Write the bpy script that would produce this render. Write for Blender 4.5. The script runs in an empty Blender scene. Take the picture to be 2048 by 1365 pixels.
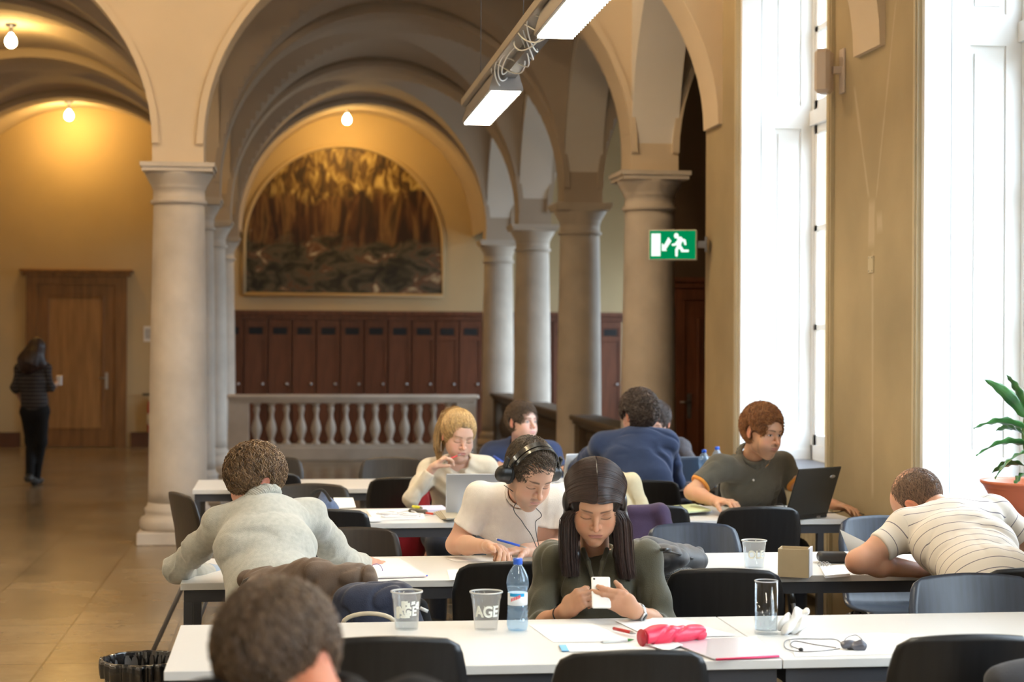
import bpy, math, random
import numpy as np
from mathutils import Vector, Matrix, Euler
random.seed(7)
S = bpy.context.scene
COL = S.collection
# ------------------------------------------------------------------ camera
FPX = 3500.0; CXP, CYP = 1024.0, 682.5
YAW = math.radians(-7.36); ROLL = 0.005; SHIFT = 7.2
EYE = Vector((0, 0, 1.65))
Fw = Vector((-math.sin(YAW), math.cos(YAW), 0)); R0 = Vector((math.cos(YAW), math.sin(YAW), 0)); U0 = Vector((0, 0, 1))
Rt = (R0 + U0 * ROLL).normalized(); Up = (U0 - R0 * ROLL).normalized()
cd = bpy.data.cameras.new('camera'); cam = bpy.data.objects.new('camera', cd); COL.objects.link(cam)
cam.matrix_world = Matrix(((Rt.x, Up.x, -Fw.x, EYE.x), (Rt.y, Up.y, -Fw.y, EYE.y), (Rt.z, Up.z, -Fw.z, EYE.z), (0, 0, 0, 1)))
cd.sensor_width = 36; cd.lens = FPX / 2048 * 36; cd.shift_y = -SHIFT / 2048
cd.clip_start = 0.05; cd.clip_end = 200
cd.dof.use_dof = True; cd.dof.focus_distance = 6.6; cd.dof.aperture_fstop = 3.4
S.camera = cam; S.cycles.transparent_max_bounces = 32
S.view_settings.view_transform = 'Standard'; S.view_settings.look = 'None'
S.view_settings.gamma = 1; S.view_settings.exposure = 0.0; S.view_settings.use_curve_mapping = False
# ------------------------------------------------------------------ sky
W = bpy.data.worlds.new('overcast_sky'); S.world = W; W.use_nodes = True
wn = W.node_tree; wn.nodes.clear()
wo = wn.nodes.new('ShaderNodeOutputWorld'); wb = wn.nodes.new('ShaderNodeBackground')
wg = wn.nodes.new('ShaderNodeTexCoord'); ws = wn.nodes.new('ShaderNodeSeparateXYZ'); wr = wn.nodes.new('ShaderNodeValToRGB')
wn.links.new(wg.outputs['Generated'], ws.inputs[0]); wn.links.new(ws.outputs['Z'], wr.inputs[0])
wr.color_ramp.elements[0].position = 0.0; wr.color_ramp.elements[0].color = (0.16, 0.17, 0.17, 1)
wr.color_ramp.elements[1].position = 0.12; wr.color_ramp.elements[1].color = (0.80, 0.90, 1.0, 1)
wn.links.new(wr.outputs[0], wb.inputs[0]); wb.inputs[1].default_value = 15.0
wn.links.new(wb.outputs[0], wo.inputs[0])

XW = 3.095                       # face of the window wall
WIN = [(9.73, 11.75), (6.27, 8.28), (2.80, 4.81), (-0.67, 1.34), (-4.14, -2.13)]   # window openings along Y
WSILL, WTOP = 0.82, 4.35
for k, (y0, y1) in enumerate(WIN):          # daylight portals: they only guide the sky's own light
    ld = bpy.data.lights.new('daylight_portal', 'AREA'); ld.shape = 'RECTANGLE'
    ld.size = WTOP - WSILL; ld.size_y = y1 - y0; ld.cycles.is_portal = True
    lo = bpy.data.objects.new('daylight_portal', ld); COL.objects.link(lo)
    lo.location = (XW + 0.75, (y0 + y1) / 2, (WSILL + WTOP) / 2); lo.rotation_euler = (0, math.radians(90), 0)

for (y0, y1) in ((17.9, 20.1), (21.0, 23.2), (23.9, 26.0)):
    ld = bpy.data.lights.new('daylight_portal', 'AREA'); ld.shape = 'RECTANGLE'; ld.size = 3.3; ld.size_y = y1 - y0; ld.cycles.is_portal = True
    lo = bpy.data.objects.new('daylight_portal', ld); COL.objects.link(lo); lo.location = (6.95, (y0 + y1) / 2, 2.65); lo.rotation_euler = (0, math.radians(90), 0)
# ------------------------------------------------------------------ pixel helpers: a point of the place from where the photo shows it
def ray(px, py):
    return Fw + Rt * ((px - CXP) / FPX) + Up * ((CYP - SHIFT - py) / FPX)
def P(px, py, d):
    return EYE + ray(px, py) * d
def PZ(px, py, z):
    r = ray(px, py); return EYE + r * ((z - EYE.z) / r.z)
def PY(px, py, y):
    r = ray(px, py); return EYE + r * (y / r.y)
def PX(px, py, x):
    r = ray(px, py); return EYE + r * (x / r.x)

# ------------------------------------------------------------------ mesh builder
class MB:
    def __init__(s): s.v = []; s.f = []; s.m = []; s.sm = []
    def add(s, vs, fs, mi=0, smooth=False):
        o = len(s.v); s.v += [tuple(v) for v in vs]
        for f in fs: s.f.append(tuple(i + o for i in f)); s.m.append(mi); s.sm.append(smooth)
    def box(s, x0, x1, y0, y1, z0, z1, mi=0, M=None, bev=0):
        if bev > 0:
            b = bev; vs = []
            xs = (x0, x1); ys = (y0, y1); zs = (z0, z1)
            # 24 vert bevelled box
            idx = {}
            for i in (0, 1):
                for j in (0, 1):
                    for k in (0, 1):
                        sx, sy, sz = (b if i == 0 else -b), (b if j == 0 else -b), (b if k == 0 else -b)
                        for a in range(3):
                            p = [xs[i] + sx, ys[j] + sy, zs[k] + sz]; p[a] = (xs[i], ys[j], zs[k])[a]
                            idx[(i, j, k, a)] = len(vs); vs.append(Vector(p))
            fs = []
            for a in range(3):
                b1, b2 = (a + 1) % 3, (a + 2) % 3
                for sgn in (0, 1):
                    q = []
                    for (u, w) in ((0, 0), (1, 0), (1, 1), (0, 1)):
                        c = [0, 0, 0]; c[a] = sgn; c[b1] = u; c[b2] = w; q.append(idx[(c[0], c[1], c[2], a)])
                    fs.append(q if sgn else q[::-1])
                for u in (0, 1):
                    for w in (0, 1):   # edge along a
                        c0 = [0, 0, 0]; c1 = [0, 0, 0]; c0[b1] = c1[b1] = u; c0[b2] = c1[b2] = w; c0[a] = 0; c1[a] = 1
                        q = [idx[(*c0, b1)], idx[(*c1, b1)], idx[(*c1, b2)], idx[(*c0, b2)]]
                        fs.append(q if (u ^ w) else q[::-1])
            for i in (0, 1):
                for j in (0, 1):
                    for k in (0, 1):
                        q = [idx[(i, j, k, 0)], idx[(i, j, k, 1)], idx[(i, j, k, 2)]]
                        fs.append(q if (i + j + k) % 2 else q[::-1])
        else:
            vs = [Vector((x, y, z)) for x in (x0, x1) for y in (y0, y1) for z in (z0, z1)]
            fs = [(0, 1, 3, 2), (4, 6, 7, 5), (0, 4, 5, 1), (2, 3, 7, 6), (0, 2, 6, 4), (1, 5, 7, 3)]
        if M is not None: vs = [M @ v for v in vs]
        s.add(vs, fs, mi); return s
    def tube(s, pts, r, n=10, mi=0, caps=True, flat=1.0, smooth=True, up=None):
        pts = [Vector(p) for p in pts]; rs = r if isinstance(r, (list, tuple)) else [r] * len(pts)
        vs = []; fs = []; prev = None
        for i, p in enumerate(pts):
            t = (pts[min(i + 1, len(pts) - 1)] - pts[max(i - 1, 0)]).normalized()
            if prev is None:
                a = Vector(up) if up is not None else (Vector((0, 0, 1)) if abs(t.z) < 0.9 else Vector((1, 0, 0)))
                n1 = (a - t * a.dot(t)).normalized()
            else:
                n1 = (prev - t * prev.dot(t)).normalized()
            prev = n1; n2 = t.cross(n1)
            for k in range(n):
                an = 2 * math.pi * k / n
                vs.append(p + n1 * (math.cos(an) * rs[i]) + n2 * (math.sin(an) * rs[i] * flat))
        for i in range(len(pts) - 1):
            for k in range(n):
                k2 = (k + 1) % n
                fs.append((i * n + k, i * n + k2, (i + 1) * n + k2, (i + 1) * n + k))
        s.add(vs, fs, mi, smooth)
        if caps:
            o = len(s.v) - len(vs)
            s.f.append(tuple(o + k for k in range(n))[::-1]); s.m.append(mi); s.sm.append(False)
            s.f.append(tuple(o + (len(pts) - 1) * n + k for k in range(n))); s.m.append(mi); s.sm.append(False)
        return s
    def lathe(s, prof, c=(0, 0, 0), n=32, mi=0, M=None, smooth=True, closed=False):
        vs = []; fs = []; c = Vector(c)
        for (r, z) in prof:
            for k in range(n):
                a = 2 * math.pi * k / n; vs.append(c + Vector((r * math.cos(a), r * math.sin(a), z)))
        m = len(prof)
        for i in range(m - 1 if not closed else m):
            j = (i + 1) % m
            for k in range(n):
                k2 = (k + 1) % n; fs.append((i * n + k, i * n + k2, j * n + k2, j * n + k))
        if M is not None: vs = [M @ v for v in vs]
        s.add(vs, fs, mi, smooth)
        if not closed:
            o = len(s.v) - len(vs)
            if prof[0][0] > 1e-5: s.f.append(tuple(o + k for k in range(n))[::-1]); s.m.append(mi); s.sm.append(False)
            if prof[-1][0] > 1e-5: s.f.append(tuple(o + (m - 1) * n + k for k in range(n))); s.m.append(mi); s.sm.append(False)
        return s
    def grid(s, fn, nu, nv, mi=0, smooth=True, flip=False):
        vs = [fn(i / nu, j / nv) for i in range(nu + 1) for j in range(nv + 1)]
        fs = []
        for i in range(nu):
            for j in range(nv):
                a = i * (nv + 1) + j; q = (a, a + nv + 1, a + nv + 2, a + 1); fs.append(q[::-1] if flip else q)
        s.add(vs, fs, mi, smooth); return s
    def sheet(s, fn, nu, nv, th, mi=0, smooth=True):
        """a closed sheet: fn(u,v)->(point, normal), thickness th"""
        A = [[fn(i / nu, j / nv) for j in range(nv + 1)] for i in range(nu + 1)]
        vs = []; w = nv + 1; N = (nu + 1) * w
        for sg in (0, 1):
            for i in range(nu + 1):
                for j in range(nv + 1):
                    p, n = A[i][j]; vs.append(Vector(p) - Vector(n) * (th * sg))
        fs = []
        for i in range(nu):
            for j in range(nv):
                a = i * w + j; fs.append((a, a + w, a + w + 1, a + 1)); fs.append((N + a, N + a + 1, N + a + w + 1, N + a + w))
        for j in range(nv):
            fs.append((j, j + 1, N + j + 1, N + j)); a = nu * w + j; fs.append((a + 1, a, N + a, N + a + 1))
        for i in range(nu):
            a = i * w; fs.append((a + w, a, N + a, N + a + w)); a = i * w + nv; fs.append((a, a + w, N + a + w, N + a))
        s.add(vs, fs, mi, smooth); return s
    def build(s, name, mats, parent=None, edge=None, loc=None):
        me = bpy.data.meshes.new(name)
        vs = s.v
        if loc is not None: vs = [(v[0] - loc[0], v[1] - loc[1], v[2] - loc[2]) for v in vs]
        me.from_pydata(vs, [], s.f)
        if not isinstance(mats, (list, tuple)): mats = [mats]
        for m in mats: me.materials.append(m)
        me.polygons.foreach_set('material_index', s.m); me.polygons.foreach_set('use_smooth', s.sm); me.update()
        o = bpy.data.objects.new(name, me); COL.objects.link(o)
        if loc is not None: o.location = loc
        if parent is not None: o.parent = parent
        return o
def tag(o, label=None, cat=None, group=None, kind=None):
    if label: o['label'] = label
    if cat: o['category'] = cat
    if group: o['group'] = group
    if kind: o['kind'] = kind
    return o
def empty(name, loc=(0, 0, 0), rz=0, label=None, cat=None, group=None, kind=None):
    o = bpy.data.objects.new(name, None); COL.objects.link(o); o.location = loc; o.rotation_euler = (0, 0, rz); o.empty_display_size = 0.1
    return tag(o, label, cat, group, kind)
def copy_tree(o, parent=None):
    c = o.copy(); COL.objects.link(c)
    if parent is not None: c.parent = parent
    for ch in list(o.children): copy_tree(ch, c)
    return c

# ------------------------------------------------------------------ materials
def new_mat(name):
    m = bpy.data.materials.new(name); m.use_nodes = True
    return m, m.node_tree.nodes, m.node_tree.links, m.node_tree.nodes['Principled BSDF']
def mat(name, col, rough=0.5, metal=0.0, var=0.0, scale=6.0, bump=0.0, bscale=None, spec=0.5, col2=None, stretch=None, emit=None, estr=0, alpha=None, sheen=0, attr=None, sss=0, coat=0, detail=4, obj_coord=True, trans=0):
    m, n, l, b = new_mat(name)
    b.inputs['Roughness'].default_value = rough; b.inputs['Metallic'].default_value = metal
    b.inputs['Specular IOR Level'].default_value = spec
    base = n.new('ShaderNodeRGB'); base.outputs[0].default_value = (*col, 1); out = base.outputs[0]
    tc = n.new('ShaderNodeTexCoord'); mp = n.new('ShaderNodeMapping'); l.new(tc.outputs['Object'], mp.inputs[0])
    if stretch: mp.inputs['Scale'].default_value = stretch
    if attr:
        a = n.new('ShaderNodeAttribute'); a.attribute_name = attr; out = a.outputs['Color']
    if var > 0 or col2:
        nz = n.new('ShaderNodeTexNoise'); nz.inputs['Scale'].default_value = scale; nz.inputs['Detail'].default_value = detail
        l.new(mp.outputs[0], nz.inputs[0])
        rp = n.new('ShaderNodeMapRange'); rp.inputs['From Min'].default_value = 0.3; rp.inputs['From Max'].default_value = 0.7; l.new(nz.outputs[0], rp.inputs[0])
        mx = n.new('ShaderNodeMix'); mx.data_type = 'RGBA'; l.new(rp.outputs[0], mx.inputs[0])
        if col2:
            l.new(out, mx.inputs[6]); mx.inputs[7].default_value = (*col2, 1)
        else:
            h1 = n.new('ShaderNodeHueSaturation'); h1.inputs['Value'].default_value = 1 - var; l.new(out, h1.inputs['Color'])
            h2 = n.new('ShaderNodeHueSaturation'); h2.inputs['Value'].default_value = 1 + var; l.new(out, h2.inputs['Color'])
            l.new(h1.outputs[0], mx.inputs[6]); l.new(h2.outputs[0], mx.inputs[7])
        out = mx.outputs[2]
    l.new(out, b.inputs['Base Color'])
    if bump > 0:
        nb = n.new('ShaderNodeTexNoise'); nb.inputs['Scale'].default_value = bscale or scale * 4; nb.inputs['Detail'].default_value = 5
        l.new(mp.outputs[0], nb.inputs[0]); bp = n.new('ShaderNodeBump'); bp.inputs['Strength'].default_value = bump; bp.inputs['Distance'].default_value = 0.01
        l.new(nb.outputs[0], bp.inputs['Height']); l.new(bp.outputs[0], b.inputs['Normal'])
    if emit: b.inputs['Emission Color'].default_value = (*emit, 1); b.inputs['Emission Strength'].default_value = estr
    if alpha is not None: b.inputs['Alpha'].default_value = alpha
    if sheen: b.inputs['Sheen Weight'].default_value = sheen; b.inputs['Sheen Roughness'].default_value = 0.5
    if sss: b.inputs['Subsurface Weight'].default_value = sss; b.inputs['Subsurface Radius'].default_value = (0.9, 0.35, 0.2); b.inputs['Subsurface Scale'].default_value = 0.006
    if coat: b.inputs['Coat Weight'].default_value = coat; b.inputs['Coat Roughness'].default_value = 0.1
    if trans: b.inputs['Transmission Weight'].default_value = trans
    return m
def emat(name, col, s):
    m, n, l, b = new_mat(name); n.remove(b); e = n.new('ShaderNodeEmission'); e.inputs[0].default_value = (*col, 1); e.inputs[1].default_value = s
    l.new(e.outputs[0], n['Material Output'].inputs[0]); return m
def glass_mat(name, tint=(0.9, 0.93, 0.95), refl=1.0, rough=0.02, ior=1.45, haze=0, hcol=(.8, .85, .9)):
    """thin clear sheet: lets light straight through, mirrors at grazing angles"""
    m, n, l, b = new_mat(name); n.remove(b)
    t = n.new('ShaderNodeBsdfTransparent'); t.inputs[0].default_value = (*tint, 1)
    g = n.new('ShaderNodeBsdfGlossy'); g.inputs['Roughness'].default_value = rough; g.inputs[0].default_value = (refl, refl, refl, 1)
    fr = n.new('ShaderNodeFresnel'); fr.inputs[0].default_value = ior; mx = n.new('ShaderNodeMixShader')
    gm = n.new('ShaderNodeNewGeometry'); sb = n.new('ShaderNodeMath'); sb.operation = 'SUBTRACT'; sb.inputs[0].default_value = 1; l.new(gm.outputs['Backfacing'], sb.inputs[1]); ml = n.new('ShaderNodeMath'); ml.operation = 'MULTIPLY'; l.new(fr.outputs[0], ml.inputs[0]); l.new(sb.outputs[0], ml.inputs[1])
    l.new(ml.outputs[0], mx.inputs[0]); l.new(t.outputs[0], mx.inputs[1]); l.new(g.outputs[0], mx.inputs[2]); last = mx.outputs[0]
    if haze:
        df = n.new('ShaderNodeBsdfTranslucent'); df.inputs[0].default_value = (*hcol, 1); d2 = n.new('ShaderNodeBsdfDiffuse'); d2.inputs[0].default_value = (*hcol, 1); ad = n.new('ShaderNodeMixShader'); ad.inputs[0].default_value = .5; l.new(df.outputs[0], ad.inputs[1]); l.new(d2.outputs[0], ad.inputs[2])
        m3 = n.new('ShaderNodeMixShader'); m3.inputs[0].default_value = haze; l.new(last, m3.inputs[1]); l.new(ad.outputs[0], m3.inputs[2]); last = m3.outputs[0]
    l.new(last, n['Material Output'].inputs[0])
    return m
M = {}
M['plaster'] = mat('plaster_cream', (0.66, 0.54, 0.39), 0.9, var=0.05, scale=1.3, bump=0.05, bscale=40)
M['plaster_white'] = mat('plaster_pale', (0.78, 0.74, 0.69), 0.9, var=0.05, scale=1.1, bump=0.04, bscale=40)  # on the right arches its paleness also carries daylight
M['plaster_yellow'] = mat('plaster_yellow', (0.55, 0.43, 0.25), 0.9, var=0.06, scale=1.0, bump=0.05, bscale=40)
M['plaster_wall'] = mat('plaster_tan_worn', (0.40, 0.315, 0.185), 0.85, var=0.17, scale=1.1, bump=0.06, bscale=30, detail=7)
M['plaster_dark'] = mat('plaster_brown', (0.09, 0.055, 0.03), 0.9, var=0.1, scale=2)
M['stone'] = mat('stone_pale', (0.57, 0.51, 0.44), 0.7, var=0.13, scale=3.2, bump=0.08, bscale=60, detail=8)
M['stone_grey'] = mat('stone_grey', (0.36, 0.33, 0.30), 0.75, var=0.12, scale=3, bump=0.08, bscale=60)
M['stone_dark'] = mat('stone_dark_brown', (0.10, 0.07, 0.045), 0.6, var=0.15, scale=3)  # right balustrades: their backlit shade is put into the stone colour
M['white_wood'] = mat('white_painted_wood', (0.82, 0.83, 0.82), 0.45, var=0.03, scale=2, bump=0.02, bscale=30)
M['cream_wood'] = mat('cream_painted_wood', (0.55, 0.47, 0.31), 0.5, var=0.06, scale=2)
M['wood_dark'] = mat('wood_lockers', (0.13, 0.042, 0.018), 0.42, var=0.28, scale=3, stretch=(6, 6, 0.7), bump=0.05)
M['wood_door'] = mat('wood_door', (0.22, 0.105, 0.035), 0.45, var=0.22, scale=3, stretch=(6, 6, 0.6), bump=0.05)
M['wood_trim'] = mat('wood_baseboard', (0.10, 0.035, 0.015), 0.35, var=0.2, scale=3)
M['black'] = mat('black_plastic', (0.012, 0.012, 0.012), 0.35)
M['black_matte'] = mat('black_matte', (0.010, 0.010, 0.011), 0.7)
M['steel'] = mat('brushed_steel', (0.45, 0.45, 0.46), 0.3, metal=0.9)
M['steel_dark'] = mat('grey_lacquered_steel', (0.17, 0.17, 0.18), 0.38, metal=0.6)
M['frame_grey'] = mat('table_frame_anthracite', (0.052, 0.055, 0.066), 0.42, metal=0.2)
M['alu'] = mat('aluminium_channel', (0.50, 0.47, 0.42), 0.4, metal=0.8)
M['tabletop'] = mat('white_laminate', (0.70, 0.70, 0.69), 0.33, var=0.015, scale=2)
M['tabledge'] = mat('grey_edge_band', (0.42, 0.42, 0.41), 0.5)
M['paper'] = mat('white_paper', (0.85, 0.85, 0.84), 0.8)
M['glass'] = glass_mat('window_glass')
# ================================================================== THE BUILDING
def floor_mat():
    m, n, l, b = new_mat('terrazzo_floor'); tc = n.new('ShaderNodeTexCoord')
    br = n.new('ShaderNodeTexBrick'); br.offset = 0; br.inputs['Scale'].default_value = 1.0; br.inputs['Mortar Size'].default_value = 0.007; br.inputs['Mortar Smooth'].default_value = .3
    br.inputs['Brick Width'].default_value = 0.6; br.inputs['Row Height'].default_value = 0.6
    br.inputs['Color1'].default_value = (0.22, 0.165, 0.10, 1); br.inputs['Color2'].default_value = (0.27, 0.205, 0.13, 1); br.inputs['Mortar'].default_value = (0.12, 0.085, 0.05, 1)
    l.new(tc.outputs['Object'], br.inputs[0])
    nz = n.new('ShaderNodeTexNoise'); nz.inputs['Scale'].default_value = 2.2; nz.inputs['Detail'].default_value = 9; nz.inputs['Roughness'].default_value = .7; l.new(tc.outputs['Object'], nz.inputs[0])
    r1 = n.new('ShaderNodeMapRange'); r1.inputs['From Min'].default_value = .3; r1.inputs['From Max'].default_value = .7; r1.inputs['To Min'].default_value = .80; r1.inputs['To Max'].default_value = 1.15; l.new(nz.outputs[0], r1.inputs[0])
    hs = n.new('ShaderNodeHueSaturation'); l.new(br.outputs[0], hs.inputs['Color']); l.new(r1.outputs[0], hs.inputs['Value']); l.new(hs.outputs[0], b.inputs['Base Color'])
    n2 = n.new('ShaderNodeTexNoise'); n2.inputs['Scale'].default_value = 1.5; l.new(tc.outputs['Object'], n2.inputs[0])
    r2 = n.new('ShaderNodeMapRange'); r2.inputs['To Min'].default_value = 0.16; r2.inputs['To Max'].default_value = 0.30; l.new(n2.outputs[0], r2.inputs[0]); l.new(r2.outputs[0], b.inputs['Roughness'])
    return m
M['floor'] = floor_mat()
XL, XR, YB, YE = -4.84, 6.6, -6.0, 26.4
YC = [14.28, 17.75, 21.22, 24.69]
ZS, ZI = 3.02, 3.17           # impost top, spring of the curves
def struct(o): o['kind'] = 'structure'; return o
struct(MB().box(XL - .3, XR + .3, YB - .3, YE + .3, -0.3, 0).build('floor', M['floor']))

def arch_wall(mb, axis, c0, c1, segs, ztop, mi=0):
    """wall plate; segs = polyline [(s, zlow)] along the other axis; plate spans c0..c1 across"""
    def pt(s, c, z): return (s, c, z) if axis == 'x' else (c, s, z)
    vs = []; fs = []; n = len(segs)
    for (s, z) in segs:
        vs += [pt(s, c0, z), pt(s, c1, z), pt(s, c0, ztop), pt(s, c1, ztop)]
    for i in range(n - 1):
        a, b = 4 * i, 4 * i + 4
        fs.append((a, b, b + 1, a + 1))
        if abs(segs[i][0] - segs[i + 1][0]) > 1e-6:
            fs.append((a, a + 2, b + 2, b)); fs.append((a + 1, b + 1, b + 3, a + 3)); fs.append((a + 2, a + 3, b + 3, b + 2))
    fs.append((0, 1, 3, 2)); e = 4 * (n - 1); fs.append((e, e + 2, e + 3, e + 1))
    mb.add(vs, fs, mi)
def arc_pts(a, b, zi, rise, n=36):
    c, r = (a + b) / 2, (b - a) / 2
    return [(c - r * math.cos(math.pi * k / n), zi + rise * math.sin(math.pi * k / n)) for k in range(n + 1)]
M['wood_panel'] = mat('wood_door_panel', (.34, .18, .065), .42, var=.2, scale=3, stretch=(6, 6, .6))
M['vault'] = mat('plaster_vault', (0.50, 0.42, 0.335), 0.9, var=0.05, scale=1.3)  # plaster greyed down: dimness of the vaults is put into the colour
OPEN = [(-4.84, -1.056), (-0.656, 2.79), (3.19, 6.6)]
def transverse_segs(z0=ZS, rise=None):
    segs = []
    for i, (a, b) in enumerate(OPEN):
        segs.append((a, z0)) if i else None
        segs += arc_pts(a, b, ZI, 1.73)
        if i < 2: segs.append((b, z0))
    return segs
mb = MB(); arch_wall(mb, 'x', 14.08, 14.48, transverse_segs(), 6.1)
struct(mb.build('wall_front', M['plaster']))
# archivolt mouldings and the cross ribs further down the hall
tn = 1
def arch_ring(mb, a, b, y0, y1, w, n=40):
    pi_ = arc_pts(a, b, ZI, 1.73, n); po = arc_pts(a - w, b + w, ZI, 1.73 + w, n)
    vs = []; fs = []
    for (p, q) in zip(pi_, po): vs += [(p[0], y0, p[1]), (q[0], y0, q[1]), (p[0], y1, p[1]), (q[0], y1, q[1])]
    for i in range(n):
        c, d = 4 * i, 4 * i + 4
        fs += [(c, c + 1, d + 1, d), (c + 2, d + 2, d + 3, c + 3), (c, d, d + 2, c + 2), (c + 1, c + 3, d + 3, d + 1)]
    fs += [(0, 2, 3, 1), (4 * n, 4 * n + 1, 4 * n + 3, 4 * n + 2)]
    mb.add(vs, fs)
mb = MB()
for (a, b) in OPEN: arch_ring(mb, a, b, 14.05, 14.085, 0.055)
struct(mb.build('trim_%d' % tn, M['plaster'])); tn += 1
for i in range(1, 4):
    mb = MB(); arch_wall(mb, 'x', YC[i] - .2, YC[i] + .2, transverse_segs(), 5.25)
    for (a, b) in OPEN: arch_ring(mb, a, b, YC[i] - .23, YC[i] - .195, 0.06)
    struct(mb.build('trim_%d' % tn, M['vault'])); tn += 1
# arcades along the hall
ends = YC + [YE + .2]
for X in (-0.856, 2.99):
    segs = []
    for i in range(4):
        a, b = ends[i] + .19, ends[i + 1] - .19
        segs.append((ends[i] - .1, ZS)) if i == 0 else None
        segs.append((a, ZS)); r = min(1.53, (b - a) / 2)
        segs += arc_pts(a, b, ZI, 1.55 if i < 3 else 0.8)
        if i < 3: segs.append((b, ZS))
    mb = MB(); arch_wall(mb, 'y', X - .195, X + .195, segs, 5.25)
    struct(mb.build('wall_arcade_left' if X < 0 else 'wall_arcade_right', M['plaster'] if X < 0 else M['plaster_white']))  # right arcade takes the paler plaster: daylight painted into its colour
# groin vaults of the bays
def groin(mb, x0, x1, y0, y1, n=48):
    cx, rx, cy, ry = (x0 + x1) / 2, (x1 - x0) / 2, (y0 + y1) / 2, (y1 - y0) / 2
    def f(u, v):
        x, y = cx - rx * math.cos(math.pi * u), cy - ry * math.cos(math.pi * v)
        h1 = 1.84 * math.sqrt(max(0, 1 - ((x - cx) / rx) ** 2)); h2 = 1.84 * math.sqrt(max(0, 1 - ((y - cy) / ry) ** 2))
        if ry < 1: h2 = 0
        return (x, y, ZI + max(h1, h2))
    mb.grid(f, n, n, smooth=False)
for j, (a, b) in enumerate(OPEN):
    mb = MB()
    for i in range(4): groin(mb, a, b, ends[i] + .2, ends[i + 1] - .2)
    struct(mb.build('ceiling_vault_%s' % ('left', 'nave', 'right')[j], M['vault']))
# arch from the first right column towards the window wall
segs = [(14.085 - 1.69 * (1 - math.cos(math.pi / 2 * k / 20)), ZS + .1 + 1.69 * math.sin(math.pi / 2 * k / 20)) for k in range(21)]
segs = [(14.085, ZS)] + [s for s in segs if s[0] > 12.74]
segs.append((12.72, segs[-1][1] + .02)); segs = segs[::-1]
mb = MB(); arch_wall(mb, 'y', 2.795, 3.19, segs, 5.8); struct(mb.build('wall_arch_right', M['plaster_white']))  # daylight on the soffit is painted in by the paler plaster
# outer shell
mb = MB(); mb.box(XL - .3, XR + .3, YE, YE + .3, 0, 6); struct(mb.build('wall_back', M['plaster_yellow']))
mb = MB(); mb.box(XL - .3, XL, YB, YE, 0, 6); struct(mb.build('wall_left', M['plaster']))
mb = MB(); mb.box(XL - .3, XW + .6, YB - .3, YB, 0, 6); struct(mb.build('wall_rear', M['plaster']))
mb = MB(); mb.box(XL, XW + .65, YB, 14.08, 5.8, 6.1); struct(mb.build('ceiling', M['plaster_white']))
mb = MB(); mb.box(XL, XR, 14.3, YE, 5.26, 5.5); struct(mb.build('ceiling_roof', M['plaster_dark']))
SW = [(17.9, 20.1), (21.0, 23.2), (23.9, 26.0)]
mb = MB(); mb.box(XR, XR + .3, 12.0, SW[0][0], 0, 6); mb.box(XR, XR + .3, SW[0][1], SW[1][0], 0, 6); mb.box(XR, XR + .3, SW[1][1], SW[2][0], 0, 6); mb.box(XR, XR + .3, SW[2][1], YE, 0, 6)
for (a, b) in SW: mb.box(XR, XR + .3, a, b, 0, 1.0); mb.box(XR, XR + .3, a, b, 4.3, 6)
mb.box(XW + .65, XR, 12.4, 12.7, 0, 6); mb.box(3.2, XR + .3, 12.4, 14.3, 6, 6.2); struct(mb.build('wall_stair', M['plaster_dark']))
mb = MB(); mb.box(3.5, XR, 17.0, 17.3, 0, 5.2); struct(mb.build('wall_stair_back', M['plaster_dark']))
# worn paint on the window wall: pale rubbed streaks and a patch
def stain(m):
    n, l = m.node_tree.nodes, m.node_tree.links; b = n['Principled BSDF']; src = b.inputs['Base Color'].links[0].from_socket
    tc = n.new('ShaderNodeTexCoord'); sp = n.new('ShaderNodeSeparateXYZ'); l.new(tc.outputs['Object'], sp.inputs[0])
    def mth(op, a, c=None, d=None):
        q = n.new('ShaderNodeMath'); q.operation = op
        for i, v in enumerate((a, c, d)):
            if v is None: continue
            if isinstance(v, (int, float)): q.inputs[i].default_value = v
            else: l.new(v, q.inputs[i])
        return q.outputs[0]
    nz = n.new('ShaderNodeTexNoise'); nz.inputs['Scale'].default_value = 6; l.new(tc.outputs['Object'], nz.inputs[0]); tot = None
    for (p0, p1, w, dark) in (((1708, 170), (1738, 400), .022, 0), ((1792, 0), (1752, 400), .016, 0), ((1744, 395), (1742, 500), .055, 0), ((1758, 420), (1760, 470), .05, 0), ((1745, 500), (1745, 1000), .02, 0)):
        a, c = PX(*p0, XW), PX(*p1, XW); sl = (c.y - a.y) / (c.z - a.z); off = a.y - sl * a.z
        yy = mth('MULTIPLY_ADD', sp.outputs[2], sl, off); d = mth('ABSOLUTE', mth('SUBTRACT', sp.outputs[1], yy)); d = mth('ADD', d, mth('MULTIPLY', mth('SUBTRACT', nz.outputs[0], .5), .03))
        e = mth('MULTIPLY', mth('SUBTRACT', w, d), 60); e = n.new('ShaderNodeClamp') if False else e
        zt = mth('MULTIPLY', mth('SUBTRACT', max(a.z, c.z), sp.outputs[2]), 20); zb = mth('MULTIPLY', mth('SUBTRACT', sp.outputs[2], min(a.z, c.z)), 20)
        k = mth('MINIMUM', mth('MINIMUM', e, zt), zb); q = n.new('ShaderNodeClamp'); l.new(k, q.inputs[0]); k = q.outputs[0]
        tot = k if tot is None else mth('MAXIMUM', tot, k)
    mx = n.new('ShaderNodeMix'); mx.data_type = 'RGBA'; l.new(mth('MULTIPLY', tot, .42), mx.inputs[0]); l.new(src, mx.inputs[6]); mx.inputs[7].default_value = (.60, .50, .36, 1); l.new(mx.outputs[2], b.inputs['Base Color'])
stain(M['plaster_wall'])
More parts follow.
